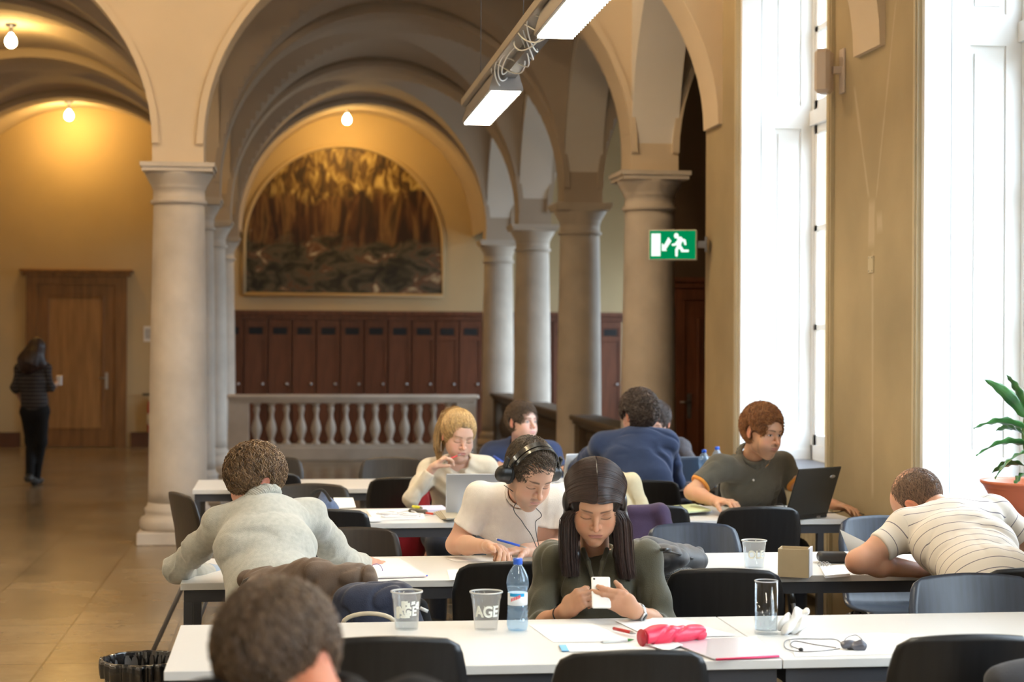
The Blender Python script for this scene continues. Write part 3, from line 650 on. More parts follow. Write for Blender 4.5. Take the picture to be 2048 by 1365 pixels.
# ================================================================== SOFT SHAPES: blended solids meshed by surface nets
def V3(p): return np.array([p[0], p[1], p[2]], dtype=np.float64)
def rotm(rx=0, ry=0, rz=0):
    return np.array(Euler((math.radians(rx), math.radians(ry), math.radians(rz)), 'XYZ').to_matrix())
def frame(axis, right):
    a = V3(axis); a = a / np.linalg.norm(a); r = V3(right); r = r - a * r.dot(a); r /= np.linalg.norm(r); f = np.cross(a, r)
    return np.array([r, f, a])          # rows: right, forward, axis
class SDF:
    def __init__(s, M=None): s.p = []; s.setM(M); s.warp = None
    def setM(s, M):
        if M is None: s.R = np.eye(3); s.T = np.zeros(3); s.sc = 1.0
        else:
            A = np.array(M)[:3, :3]; s.sc = float(np.cbrt(np.linalg.det(A))); s.R = A / s.sc; s.T = np.array(M)[:3, 3].astype(float)
        return s
    def X(s, p): return s.R @ V3(p) * s.sc + s.T
    def _add(s, kind, data, lo, hi, k, op): s.p.append((kind, data, lo, hi, k * s.sc, op))
    def cap(s, a, b, ra, rb=None, k=.01, op=0):
        rb = ra if rb is None else rb; a, b = s.X(a), s.X(b); ra *= s.sc; rb *= s.sc; r = max(ra, rb)
        s._add('c', (a, b, ra, rb), np.minimum(a, b) - r, np.maximum(a, b) + r, k, op); return s
    def chain(s, pts, rs, k=.01, op=0):
        for i in range(len(pts) - 1): s.cap(pts[i], pts[i + 1], rs[i], rs[i + 1], k, op)
        return s
    def ell(s, c, r, R=None, k=.01, op=0):
        c = s.X(c); r = V3(r) * s.sc; A = s.R @ (np.eye(3) if R is None else np.array(R)); m = max(r)
        s._add('e', (c, r, A), c - m, c + m, k, op); return s
    def ecap(s, a, b, wa, da, wb, db, right, k=.01, op=0):
        a, b = s.X(a), s.X(b); right = s.R @ V3(right); F = frame(b - a, right); q = np.array([wa, da, wb, db]) * s.sc; m = max(q)
        s._add('x', (a, b, q, F), np.minimum(a, b) - m, np.maximum(a, b) + m, k, op); return s
    def box(s, c, h, R=None, rnd=.01, k=.01, op=0):
        c = s.X(c); h = V3(h) * s.sc; A = s.R @ (np.eye(3) if R is None else np.array(R)); m = float(np.linalg.norm(h))
        s._add('b', (c, h, A, rnd * s.sc), c - m, c + m, k, op); return s
    def plane(s, p, n, k=.004, lim=None):
        """cut away the side the normal points to (within lim metres of p)"""
        p = s.X(p); n = s.R @ V3(n); n = n / np.linalg.norm(n); L = lim if lim else 9
        s._add('p', (p, n), p - L, p + L, k, 1 if lim is None else 3); return s
    def mesh(s, h, disp=None, dpad=0.0, clip=None):
        add = [q for q in s.p if q[5] == 0]
        lo = np.min([q[2] for q in add], axis=0) - dpad - 3 * h; hi = np.max([q[3] for q in add], axis=0) + dpad + 3 * h
        if clip: lo = np.maximum(lo, np.array(clip[0])); hi = np.minimum(hi, np.array(clip[1]))
        n = np.ceil((hi - lo) / h).astype(int) + 1
        ax = [lo[i] + h * np.arange(n[i]) for i in range(3)]
        BIG = 0.08; D = np.full(tuple(n), BIG, dtype=np.float32)
        for kind, dt, l, u, k, op in s.p:
            pad = k + dpad + 2.5 * h + (0.012 if op == 0 else 0)
            i0 = np.clip(np.floor((l - pad - lo) / h).astype(int), 0, n - 1); i1 = np.clip(np.ceil((u + pad - lo) / h).astype(int) + 1, 1, n)
            if np.any(i1 <= i0): continue
            sl = tuple(slice(i0[j], i1[j]) for j in range(3))
            x = ax[0][sl[0]][:, None, None]; y = ax[1][sl[1]][None, :, None]; z = ax[2][sl[2]][None, None, :]
            if kind == 'c':
                a, b, ra, rb = dt; ab = b - a; L = max(ab.dot(ab), 1e-12)
                px, py, pz = x - a[0], y - a[1], z - a[2]
                t = np.clip((px * ab[0] + py * ab[1] + pz * ab[2]) / L, 0, 1)
                d = np.sqrt((px - t * ab[0]) ** 2 + (py - t * ab[1]) ** 2 + (pz - t * ab[2]) ** 2) - (ra + (rb - ra) * t)
            elif kind == 'e':
                c, r, A = dt; px, py, pz = x - c[0], y - c[1], z - c[2]
                q = [(px * A[0, j] + py * A[1, j] + pz * A[2, j]) for j in range(3)]
                k0 = np.sqrt(sum((q[j] / r[j]) ** 2 for j in range(3))); k1 = np.sqrt(sum((q[j] / r[j] ** 2) ** 2 for j in range(3))) + 1e-9
                d = k0 * (k0 - 1) / k1
            elif kind == 'x':
                a, b, q, F = dt; ab = b - a; L = max(ab.dot(ab), 1e-12)
                px, py, pz = x - a[0], y - a[1], z - a[2]
                t = np.clip((px * ab[0] + py * ab[1] + pz * ab[2]) / L, 0, 1)
                px, py, pz = px - t * ab[0], py - t * ab[1], pz - t * ab[2]
                w = q[0] + (q[2] - q[0]) * t; dd = q[1] + (q[3] - q[1]) * t; m = np.minimum(w, dd)
                u_ = px * F[0, 0] + py * F[0, 1] + pz * F[0, 2]; v_ = px * F[1, 0] + py * F[1, 1] + pz * F[1, 2]; w_ = px * F[2, 0] + py * F[2, 1] + pz * F[2, 2]
                k0 = np.sqrt((u_ / w) ** 2 + (v_ / dd) ** 2 + (w_ / m) ** 2); k1 = np.sqrt((u_ / w ** 2) ** 2 + (v_ / dd ** 2) ** 2 + (w_ / m ** 2) ** 2) + 1e-9
                d = k0 * (k0 - 1) / k1
            elif kind == 'b':
                c, hh, A, rnd = dt; px, py, pz = x - c[0], y - c[1], z - c[2]
                q = [np.abs(px * A[0, j] + py * A[1, j] + pz * A[2, j]) - (hh[j] - rnd) for j in range(3)]
                d = np.sqrt(sum(np.maximum(v, 0) ** 2 for v in q)) + np.minimum(np.maximum(np.maximum(q[0], q[1]), q[2]), 0) - rnd
            elif kind == 'p':
                p, nn = dt; d = -((x - p[0]) * nn[0] + (y - p[1]) * nn[1] + (z - p[2]) * nn[2])
            d = d.astype(np.float32); E = D[sl]
            if op == 0:
                if k > 0:
                    hq = np.maximum(k - np.abs(E - d), 0) / k; D[sl] = np.minimum(E, d) - hq * hq * k * .25
                else: D[sl] = np.minimum(E, d)
            else:
                d = -d; hq = np.maximum(k - np.abs(E - d), 0) / max(k, 1e-6); D[sl] = np.maximum(E, d) + hq * hq * k * .25
        if disp is not None:
            m = np.abs(D) < (dpad + 3 * h + .002)
            I = np.nonzero(m); pts = np.stack([ax[j][I[j]] for j in range(3)], 1)
            D[m] += disp(pts).astype(np.float32)
        return nets(D, lo, h)
def nets(D, lo, h):
    S_ = D < 0; n = D.shape
    c = np.zeros(tuple(v - 1 for v in n), np.uint8)
    for i in (0, 1):
        for j in (0, 1):
            for k in (0, 1): c += S_[i:n[0] - 1 + i, j:n[1] - 1 + j, k:n[2] - 1 + k]
    act = (c > 0) & (c < 8); I = np.array(np.nonzero(act)).T; idx = np.full(act.shape, -1, np.int64); idx[act] = np.arange(len(I))
    acc = np.zeros((len(I), 3)); cnt = np.zeros(len(I))
    for axn in range(3):
        o1, o2 = (axn + 1) % 3, (axn + 2) % 3
        for a in (0, 1):
            for b in (0, 1):
                p0 = I.copy(); p0[:, o1] += a; p0[:, o2] += b; p1 = p0.copy(); p1[:, axn] += 1
                d0 = D[p0[:, 0], p0[:, 1], p0[:, 2]]; d1 = D[p1[:, 0], p1[:, 1], p1[:, 2]]
                cr = (d0 < 0) != (d1 < 0); t = np.where(cr, d0 / np.where(cr, d0 - d1, 1), 0)
                q = (p0 - I).astype(float); q[:, axn] += t; acc[cr] += q[cr]; cnt[cr] += 1
    V = lo + (I + acc / np.maximum(cnt, 1)[:, None]) * h
    F = []
    for axn in range(3):
        o1, o2 = (axn + 1) % 3, (axn + 2) % 3
        s0 = [slice(None)] * 3; s1 = [slice(None)] * 3; s0[axn] = slice(0, n[axn] - 1); s1[axn] = slice(1, n[axn])
        A, B = S_[tuple(s0)], S_[tuple(s1)]
        for (cond, flip) in ((A & ~B, False), (~A & B, True)):
            E = np.array(np.nonzero(cond)).T
            E = E[(E[:, o1] > 0) & (E[:, o2] > 0) & (E[:, o1] < n[o1] - 1) & (E[:, o2] < n[o2] - 1)]
            q = []
            for (a, b) in ((-1, -1), (0, -1), (0, 0), (-1, 0)):
                e = E.copy(); e[:, o1] += a; e[:, o2] += b; q.append(idx[e[:, 0], e[:, 1], e[:, 2]])
            q = np.stack(q, 1)
            if flip: q = q[:, ::-1]
            F.append(q)
    return V, np.concatenate(F)
def relax(V, F, it=1, lam=.5):
    for _ in range(it):
        acc = np.zeros_like(V); cnt = np.zeros(len(V))
        for a, b in ((0, 1), (1, 2), (2, 3), (3, 0)):
            np.add.at(acc, F[:, a], V[F[:, b]]); np.add.at(acc, F[:, b], V[F[:, a]]); np.add.at(cnt, F[:, a], 1); np.add.at(cnt, F[:, b], 1)
        V = V + lam * (acc / np.maximum(cnt, 1)[:, None] - V)
    return V
def mesh_obj(name, parts, m, parent=None, col=None, relaxn=0, smooth=True):
    """parts: list of (V,F); col: function(points)->(n,3) linear colours or array"""
    Vs = []; Fs = []; o = 0
    for V, F in parts:
        if relaxn: V = relax(V, F, relaxn)
        Vs.append(V); Fs.append(F + o); o += len(V)
    V = np.concatenate(Vs); F = np.concatenate(Fs)
    me = bpy.data.meshes.new(name); me.vertices.add(len(V)); me.vertices.foreach_set('co', V.astype(np.float32).ravel())
    k = F.shape[1]; me.loops.add(len(F) * k); me.loops.foreach_set('vertex_index', F.astype(np.int32).ravel())
    me.polygons.add(len(F)); me.polygons.foreach_set('loop_start', np.arange(0, len(F) * k, k, dtype=np.int32)); me.polygons.foreach_set('loop_total', np.full(len(F), k, dtype=np.int32))
    me.polygons.foreach_set('use_smooth', np.full(len(F), smooth)); me.update(calc_edges=True); me.validate()
    me.materials.append(m)
    if col is not None:
        C = col(V) if callable(col) else col
        at = me.color_attributes.new('Col', 'FLOAT_COLOR', 'POINT'); at.data.foreach_set('color', np.concatenate([C, np.ones((len(V), 1))], 1).astype(np.float32).ravel())
    o = bpy.data.objects.new(name, me); COL.objects.link(o)
    if parent is not None: o.parent = parent
    return o
_rs = np.random.RandomState(5)
_W = [(_rs.randn(3), _rs.rand() * 6.28) for _ in range(24)]
def wav(p, f, seed=0, n=5, aniso=(1, 1, 1)):
    """smooth cheap noise in about -1..1"""
    q = p * np.array(aniso) * f; r = 0
    for i in range(n):
        w, ph = _W[(seed * 5 + i) % 24]; r = r + np.sin(q @ w + ph + 1.7 * np.sin(q @ _W[(seed * 3 + i + 7) % 24][0] * .6 + ph * 2))
    return r / n * 1.3
def ridge(p, f, seed=0, aniso=(1, 1, 1)): return 1 - np.abs(wav(p, f, seed, 3, aniso)) * 2
def sstep(a, b, x): t = np.clip((x - a) / (b - a), 0, 1); return t * t * (3 - 2 * t)
M['skin'] = mat('skin', (.6, .4, .3), .5, attr='Col', sss=.25, bump=.03, bscale=500, spec=.35)
def clothm(name, col, rough=.85, var=.05, scale=30, bump=.15, bscale=250, sheen=.15, attr=None):
    return mat(name, col, rough, var=var, scale=scale, bump=bump, bscale=bscale, sheen=sheen, spec=.2, attr=attr)

# ------------------------------------------------------------------ heads. local frame: x to the figure's left-in-picture when facing us is handled by M; y = face direction, z = up
def head_sdf(M_, p):
    """p: dict of proportions. returns SDF with a full head + upper neck"""
    s = SDF(M_); w = p.get('w', 1.0); jaw = p.get('jaw', 1.0); nose = p.get('nose', 1.0); f = p.get('fem', 0)
    s.ell((0, -.014, .030), (.074 * w, .094, .088), k=.02)
    s.ell((0, .030, -.014), (.060 * w, .060, .087), k=.03)
    s.ell((0, .040, .035), (.055 * w, .045, .05), k=.03)
    s.ecap((-.028 * jaw, .012, -.070), (0, .062, -.100), .026, .030, .020 * jaw, .018, (0, 0, 1), k=.035)
    s.ecap((.028 * jaw, .012, -.070), (0, .062, -.100), .026, .030, .020 * jaw, .018, (0, 0, 1), k=.035)
    s.ell((0, .048, -.070), (.036 * jaw, .040, .034), k=.03)
    s.ell((0, .074, -.102), (.018 * jaw, .015, .014), k=.018)
    for sx in (-1, 1):
        s.ell((sx * .040 * w, .058, -.030), (.020, .018, .018), k=.03)
        s.ell((sx * .034, .060, -.055), (.020, .025, .025), k=.03)
    s.cap((-.028, .080 - .002 * f, .020), (.028, .080 - .002 * f, .020), .010, k=.022)
    for sx in (-1, 1): s.ell((sx * .031, .103, -.001), (.018, .020, .0125), k=.014, op=1)
    for sx in (-1, 1): s.ell((sx * .031, .0715, -.002), (.0165, .0155, .0135), k=.006)
    nl = .026 * nose
    s.cap((0, .084, .014), (0, .098 + .3 * nl, -.024), .0062, .0078, k=.011)
    s.ell((0, .104 + .35 * nl, -.032), (.0088, .0105, .0082), k=.008)
    for sx in (-1, 1):
        s.ell((sx * .0115, .096 + .12 * nl, -.034), (.0068, .009, .0065), k=.006)
        s.ell((sx * .0060, .101 + .18 * nl, -.0415), (.0032, .0050, .0035), k=.003, op=1)
    s.ell((0, .076, -.060), (.030, .024, .024), k=.018)
    lf = 1 + .25 * f
    s.ecap((-.014, .0925, -.0600), (.014, .0925, -.0600), .0052 * lf, .0070, .0052 * lf, .0070, (0, 0, 1), k=.006)
    s.ecap((-.011, .0925, -.0695), (.011, .0925, -.0695), .0060 * lf, .0075, .0060 * lf, .0075, (0, 0, 1), k=.006)
    s.cap((-.020, .1005, -.0648), (.020, .1005, -.0648), .0018, k=.003, op=1)
    s.ell((0, .098, -.0815), (.016, .007, .006), k=.008, op=1)
    for sx in (-1, 1):                                   # ears
        R = rotm(-12, 0, sx * -22)
        s.ell((sx * .0785 * w, -.010, -.006), (.0085, .0175, .030), R, k=.006)
        s.ell((sx * (.0785 * w + .0085), -.006, -.002), (.0055, .0105, .020), R, k=.005, op=1)
        s.ell((sx * .079 * w, -.003, -.030), (.006, .009, .010), R, k=.006)
    return s
def head_cols(M_, p):
    """colour function: lips, brows, lashes, stubble, eyes"""
    Mi = np.array(Matrix(M_).inverted()); skin = np.array(p['skin']); lip = np.array(p.get('lip', (.42, .14, .11))); brow = np.array(p.get('brow', (.05, .03, .02)))
    def f(V):
        q = V @ Mi[:3, :3].T + Mi[:3, 3]; x, y, z = q[:, 0], q[:, 1], q[:, 2]; C = np.tile(skin, (len(V), 1)); ax = np.abs(x)
        def mix(c, w):
            w = np.clip(w, 0, 1)[:, None]; C[:] = C * (1 - w) + np.array(c) * w
        fr = (y > .04)
        red = skin * np.array([1.05, .78, .72])
        mix(red, .55 * np.exp(-(((ax - .040) / .018) ** 2 + ((z + .032) / .018) ** 2)) * fr); mix(red, .6 * np.exp(-((ax / .014) ** 2 + ((z + .030) / .012) ** 2)) * (y > .09))
        mix(skin * np.array([1.0, .62, .55]), .7 * sstep(.070, .082, ax) * (np.abs(z) < .05))
        if p.get('stubble'):
            st = sstep(-.040, -.062, z) * (y > -.01) * sstep(-.128, -.10, z) * (1 - .6 * sstep(.012, .03, ax) * sstep(-.075, -.05, z)); mix(np.array(p['stubble']), .55 * st * fr); mix(np.array(p['stubble']), .45 * sstep(-.02, -.05, z) * (y < .055) * (y > .0) * (ax > .04))
            mix(np.array(p['stubble']), .6 * np.exp(-((z + .050) / .0045) ** 2) * (ax < .024) * fr)
        zc = -.0645; top = zc + .0085 * np.sqrt(np.clip(1 - (ax / .024) ** 2, 0, 1)) * (1 - .18 * np.exp(-(ax / .004) ** 2)); bot = zc - .0105 * np.sqrt(np.clip(1 - (ax / .022) ** 2, 0, 1))
        mix(lip, .8 * sstep(0, .0018, top - z) * sstep(0, .0018, z - bot) * (ax < .0235) * (y > .06)); mix(lip * .35, .8 * np.exp(-((z - zc - .0002) / .0012) ** 2) * (ax < .022) * (y > .06))
        bz = .0215 + .0035 * np.sin(np.clip((ax - .012) / .034, 0, 1) * 2.6) - .002; th = .0032 * p.get('browt', 1) * (1 - .55 * sstep(.03, .048, ax))
        mix(brow, .92 * np.exp(-((z - bz) / th) ** 2) * sstep(.009, .014, ax) * sstep(.051, .044, ax) * (y > .045))
        ex = (ax - .031) / .0150; ez = (z + .002)
        if p.get('eyes', 'down') == 'down':
            lz = -.0062 - .0035 * (1 - ex ** 2); mix(brow * .6, .95 * np.exp(-((ez - lz) / .0016) ** 2) * (np.abs(ex) < 1.12) * (y > .05)); mix(skin * .62, .45 * np.exp(-((ez - .0062 + .003 * ex ** 2) / .0016) ** 2) * (np.abs(ex) < 1.1) * (y > .05))
            mix(skin * np.array([.8, .66, .6]), .35 * np.exp(-(ex / 1.1) ** 2 - ((ez) / .006) ** 2) * (y > .05))
        else:
            up = .0052 * (1 - ex ** 2); lo = -.0042 * (1 - ex ** 2); ins = (ez < up) & (ez > lo) & (np.abs(ex) < 1) & (y > .05)
            mix((.62, .60, .58), ins * 1.0); gx = p.get('gaze', 0) ; irx = (x - np.sign(x) * .031 - gx * .006); mix(p.get('iris', (.06, .045, .03)), ins * (np.hypot(irx, ez - .0003) < .0058)); mix((.005, .005, .005), ins * (np.hypot(irx, ez - .0003) < .0026))
            mix(brow * .5, .95 * np.exp(-((ez - up) / .0013) ** 2) * (np.abs(ex) < 1.12) * (y > .05)); mix(brow * .8, .4 * np.exp(-((ez - lo) / .001) ** 2) * (np.abs(ex) < 1.05) * (y > .05)); mix(skin * .65, .4 * np.exp(-((ez - up - .0045) / .0013) ** 2) * (np.abs(ex) < 1.1) * (y > .05))
        return C
    return f
def hair_mat(name, rough=.38, spec=.5):
    m = mat(name, (.1, .1, .1), rough, attr='Col', spec=spec, var=.22, scale=55); return m
M['hair'] = hair_mat('hair')
def tubes(paths, radii, n=4, cols=None):
    """many tapered strands at once: paths (N,K,3), radii (N,K)"""
    N, K, _ = paths.shape; T = np.gradient(paths, axis=1); T /= np.linalg.norm(T, axis=2, keepdims=True) + 1e-9
    a = np.array([.31, .52, .79]); n1 = np.cross(T, a); n1 /= np.linalg.norm(n1, axis=2, keepdims=True) + 1e-9; n2 = np.cross(T, n1)
    an = np.arange(n) * 2 * math.pi / n
    V = paths[:, :, None, :] + radii[:, :, None, None] * (np.cos(an)[None, None, :, None] * n1[:, :, None, :] + np.sin(an)[None, None, :, None] * n2[:, :, None, :])
    i = np.arange(N)[:, None, None] * K * n; j = np.arange(K - 1)[None, :, None] * n; k = np.arange(n)[None, None, :]; k2 = (k + 1) % n
    F = np.stack([i + j + k, i + j + k2, i + j + n + k2, i + j + n + k], -1).reshape(-1, 4)
    C = None
    if cols is not None: C = np.repeat(cols, K * n, axis=0)
    return V.reshape(-1, 3), F, C
def hair_locks(M_, style, N, col, seed=1, length=.05, r=.0028, curl=0.0, lift=.008, curlf=60, spread=.35, mask=None, hl=None, shell=(.082, .104, .098), fshort=.45, avoid=()):
    """short hair: locks rooted over the scalp that follow a flow direction given by style"""
    rs = np.random.RandomState(seed); Mx = np.array(Matrix(M_)); K = 8
    out = []; c0 = np.array([0, -.014, .026]); R = np.array(shell)
    u = rs.randn(N * 3, 3); u /= np.linalg.norm(u, axis=1, keepdims=True); pts = c0 + u * R
    keep = mask(pts); pts = pts[keep][:N]; u = u[keep][:N]; N = len(pts)
    alive = np.ones((N, K), bool); P_ = np.zeros((N, K, 3)); P_[:, 0] = pts; d = style(pts); d += rs.randn(N, 3) * spread; L = length * (.6 + .8 * rs.rand(N)) * (1 - fshort * sstep(.0, .06, pts[:, 1])); ph = wav(pts, 26, seed) * 4 + rs.rand(N) * .9
    side = np.cross(u, d)
    for k in range(1, K):
        q = P_[:, k - 1]; nrm = (q - c0) / R ** 2; nrm /= np.linalg.norm(nrm, axis=1, keepdims=True)
        dd = d - nrm * np.sum(d * nrm, axis=1, keepdims=True); dd /= np.linalg.norm(dd, axis=1, keepdims=True) + 1e-9; sd = np.cross(nrm, dd)
        t = k / (K - 1); q = q + dd * (L / (K - 1))[:, None] + sd * (curl * L * np.cos(curlf * L * t * 1.0 + ph + 5 * t))[:, None] * .5
        e = np.linalg.norm((q - c0) / R, axis=1, keepdims=True); q = c0 + (q - c0) / e; q = q + ((q - c0) / np.linalg.norm(q - c0, axis=1, keepdims=True)) * (lift * math.sin(math.pi * min(t * 1.1, 1)) * (.4 + .9 * rs.rand(N)) if k < K - 1 else lift * .4 * rs.rand(N))[:, None]
        st = np.zeros(N, bool) if k == 1 else stop
        for (cc, rr_) in avoid: st = st | (np.sum(((q - np.array(cc)) / np.array(rr_)) ** 2, axis=1) < .95)
        stop = st; q[stop] = P_[stop, k - 1]; alive[:, k] = ~stop
        P_[:, k] = q
    rad = np.array([.5, 1, 1.1, 1.1, 1, .85, .6, .12])[None, :] * r * (.7 + .6 * rs.rand(N))[:, None]; rad = rad * np.where(alive, 1, .05)
    base = np.array(col)[None, :] * (.65 + .75 * rs.rand(N))[:, None]
    if hl is not None: w = (rs.rand(N) < .3)[:, None] * .7; base = base * (1 - w) + np.array(hl)[None, :] * w
    W_ = P_ @ Mx[:3, :3].T + Mx[:3, 3]
    return tubes(W_, rad * float(np.cbrt(np.linalg.det(Mx[:3, :3]))), 4, base)
def headM(px, py, d, yaw, pitch, roll, scale=1.0):
    """yaw 0 = looking straight at the camera, + turns towards picture right; pitch + looks down; roll + leans crown to picture right"""
    v = ray(px, py); az = math.atan2(-v.y, -v.x)          # direction to the camera
    fwd = az + math.radians(yaw) - math.pi / 2
    return Matrix.Translation(P(px, py, d)) @ Matrix.Rotation(fwd, 4, 'Z') @ Matrix.Rotation(math.radians(-pitch), 4, 'X') @ Matrix.Rotation(math.radians(-roll), 4, 'Y') @ Matrix.Scale(scale, 4)
def smooth_path(pts, n=8):
    pts = [Vector(p) for p in pts]; out = []
    for i in range(len(pts) - 1):
        p0 = pts[max(i - 1, 0)]; p1 = pts[i]; p2 = pts[i + 1]; p3 = pts[min(i + 2, len(pts) - 1)]
        for k in range(n):
            t = k / n; out.append(.5 * ((2 * p1) + (p2 - p0) * t + (2 * p0 - 5 * p1 + 4 * p2 - p3) * t * t + (3 * p1 - p0 - 3 * p2 + p3) * t ** 3))
    return out + [pts[-1]]
def pen(a, b, label, col, r=.0048, cat='pen', tipc=None):
    a, b = Vector(a), Vector(b); t = b - a; e = empty('pen', a, label=label, cat=cat); m = MB()
    m.tube([Vector(), t * .25, t * .78], [r, r, r], n=12); m.build('pen_barrel', mat('pen_plastic_%d' % len(bpy.data.materials), col, .3), e)
    m = MB(); m.tube([t * .78, t * .92, t], [r, r * .6, .0008], n=12); m.build('pen_tip', M['steel'] if tipc is None else mat('pen_tip_%d' % len(bpy.data.materials), tipc, .3), e)
    m = MB(); m.tube([t * -.05, Vector()], [r * .5, r * .6], n=8); m.build('pen_button', M['steel'], e)
    return e

M['jeans'] = clothm('dark_denim', (.028, .035, .055)); M['black_cloth'] = clothm('black_cloth', (.009, .009, .010), sheen=0); M['shoe'] = mat('shoe_leather', (.03, .028, .026), .5)

def crease(p, f, seed, an=(1, 1, 1), w=.22): return np.exp(-(wav(p, f, seed, 4, an) / w) ** 2)
def folds(amp, f=14, seed=0, an=(1, 1, 1), extra=None):
    def d(p):
        q = p + .018 * np.stack([wav(p, 11, seed + 2, 3), wav(p, 11, seed + 5, 3), wav(p, 11, seed + 8, 3)], 1)
        lo = wav(p, f * .8, seed, 5, an)
        r = amp * .45 * lo + amp * (1.0 * crease(q, f * 1.3, seed + 1, (1.2, 1, .5), .24) * sstep(-.4, .5, wav(p, 7, seed + 4)) + .6 * crease(q, f * 2.4, seed + 6, (1, 1.1, .7), .30) * sstep(-.3, .6, wav(p, 8, seed + 9)))
        if extra: r = r + extra(p)
        return r
    return d
# ================================================================== TABLES
TZ = .73
def table(x0, x1, y0, y1, label, leg_x=None):
    t = empty('table', ((x0 + x1) / 2, (y0 + y1) / 2, 0), label=label, cat='table', group='white study tables in rows')
    hx, hy = (x1 - x0) / 2 - .001, (y1 - y0) / 2
    m = MB(); m.box(-hx, hx, -hy, hy, TZ - .026, TZ, bev=.0015); m.build('tabletop', M['tabletop'], t)
    m = MB(); z0, z1 = TZ - .072, TZ - .027; i = .012
    m.box(-hx + i, hx - i, -hy + i, -hy + i + .03, z0, z1); m.box(-hx + i, hx - i, hy - i - .03, hy - i, z0, z1); m.box(-hx + i, -hx + i + .03, -hy + i + .03, hy - i - .03, z0, z1); m.box(hx - i - .03, hx - i, -hy + i + .03, hy - i - .03, z0, z1); m.build('apron_frame', M['frame_grey'], t)
    for sx in (-1, 1):
        for sy in (-1, 1):
            m = MB(); cx, cy = sx * (hx - .028), sy * (hy - .028)
            if sx > 0 and leg_x: cx = leg_x - (x0 + x1) / 2
            m.box(cx - .017, cx + .017, cy - .017, cy + .017, .008, z0 + .002, bev=.002); lg = m.build('leg', M['frame_grey'], t)
            m = MB(); m.box(cx - .018, cx + .018, cy - .018, cy + .018, 0, .010); m.build('foot_glide', M['black'], lg)
    return t
T1 = (4.872, 5.648); T2 = (6.60, 7.33); T3 = (8.64, 9.38); T4 = (10.60, 11.34)
table(-.328, 1.415, *T1, 'white table nearest the camera, left one, with the water bottle and pink pencil case')
table(1.416, 3.06, *T1, 'white table nearest the camera, right one, with the tall glass and lanyard')
table(-.385, 1.40, *T2, 'white table second from the camera, left one, where the man with headphones writes')
table(1.401, 3.06, *T2, 'white table second from the camera, right one, where a man sleeps beside a cardboard box')
table(-.12, 1.30, *T3, 'white table third from the camera, left one, with the silver laptop and cables')
table(1.301, 2.88, *T3, 'white table third from the camera, right one, with the black laptop', leg_x=2.71)
table(-.55, 1.10, *T4, 'white table farthest from the camera, left one, with its free end before the big column')
table(1.101, 2.95, *T4, 'white table farthest from the camera, right one, with two water bottles')

# ================================================================== CHAIRS
def shell_mat(name, c, r, spec=.5):
    m = mat(name, c, r, var=.25, scale=5, stretch=(10, 1, 1), spec=spec); return m
M['shell'] = shell_mat('black_laminated_shell', (.012, .0115, .012), .34)
M['shell_brown'] = shell_mat('dark_brown_shell', (.020, .014, .010), .36)
M['shell_blue'] = shell_mat('blue_black_shell', (.030, .040, .062), .30, .6)  # black shell with the window's blue sheen painted into its colour
def make_chair(loc, rz, mt, label, group=None, top=.84, wmul=1.0):
    c = empty('chair', loc, rz, label, 'chair', group)
    prof = [(.225, .425), (.215, .447), (.16, .452), (.04, .440), (-.08, .436), (-.145, .450), (-.180, .490), (-.198, .55), (-.215, .65), (-.235, .75), (-.252, top)]
    pts = smooth_path([Vector((0, y, z)) for y, z in prof], 4); L = [0]
    for a, b in zip(pts, pts[1:]): L.append(L[-1] + (b - a).length)
    tot = L[-1]; n = len(pts) - 1
    def f(u, v):
        i = min(int(v * n), n - 1); ft = v * n - i; p = pts[i].lerp(pts[i + 1], ft); s = L[i] + (L[i + 1] - L[i]) * ft
        a = pts[max(i - 1, 0)]; b = pts[min(i + 2, n)]; t = (b - a).normalized()
        e = min(s, tot - s); r = .036; w = (.222 if s < .5 else .222) * wmul; w -= .018 * math.sin(math.pi * s / tot)
        w -= .030 * max(0, (s / tot - .85) / .15)
        if e < r: w -= r - math.sqrt(max(0, r * r - (r - e) ** 2))
        x = (u * 2 - 1) * w; nrm = Vector((0, -t.z, t.y)) * -1
        q = Vector((x, p.y, p.z)); back = max(0, min(1, (s / tot - .5) * 4))
        q.y += back * (.030 * (x / .22) ** 2 - .012); q.z += (1 - back) * .010 * (x / .22) ** 2 - back * (s / tot > .9) * .02 * (x / .22) ** 2 * ((s / tot - .9) * 10)
        return q, Vector((0, -t.z, t.y))
    m = MB(); m.sheet(f, 14, n, .010); m.build('seat_shell', mt, c)
    for sx in (-1, 1):
        for (fr, y0, y1) in ((1, .12, .20), (0, -.13, -.31)):
            m = MB(); a = Vector((sx * .15, y0 * .6, .425)); k = Vector((sx * .19, y0, .40)); b = Vector((sx * .225, y1, .0)); m.tube([a, k, k.lerp(b, .06), b], .0125, n=10, flat=.8); lg = m.build('leg', M['steel_dark'], c)
            m = MB(); m.tube([a.lerp(k, .5), k, k.lerp(b, .12)], .0150, n=10); m.build('leg_socket', M['black'], lg)
            m = MB(); m.tube([k.lerp(b, .985), b], .0145, n=10); m.build('rubber_foot', M['black'], lg)
    m = MB(); m.box(-.15, .15, -.09, .09, .415, .428); m.build('seat_bracket', M['steel_dark'], c)
    return c
GC = 'black shell chairs at the tables'
def chair(px, d, facing, mt, label, turn=0, dy=0, top=.84, wmul=1):
    """px = picture column of the backrest's middle; facing +1 = sitter looks away from the camera"""
    v = P(px, 700, d); b = .235
    rz = (0 if facing > 0 else math.pi) + math.radians(turn)
    off = Matrix.Rotation(rz, 3, 'Z') @ Vector((0, b, 0))
    return make_chair((v.x + off.x, v.y + off.y, 0), rz, M[mt], label, GC, top, wmul)
chair(770, 4.66, 1, 'shell', 'black chair tucked in at the nearest table, right of the foreground head', wmul=1.06, top=.855)
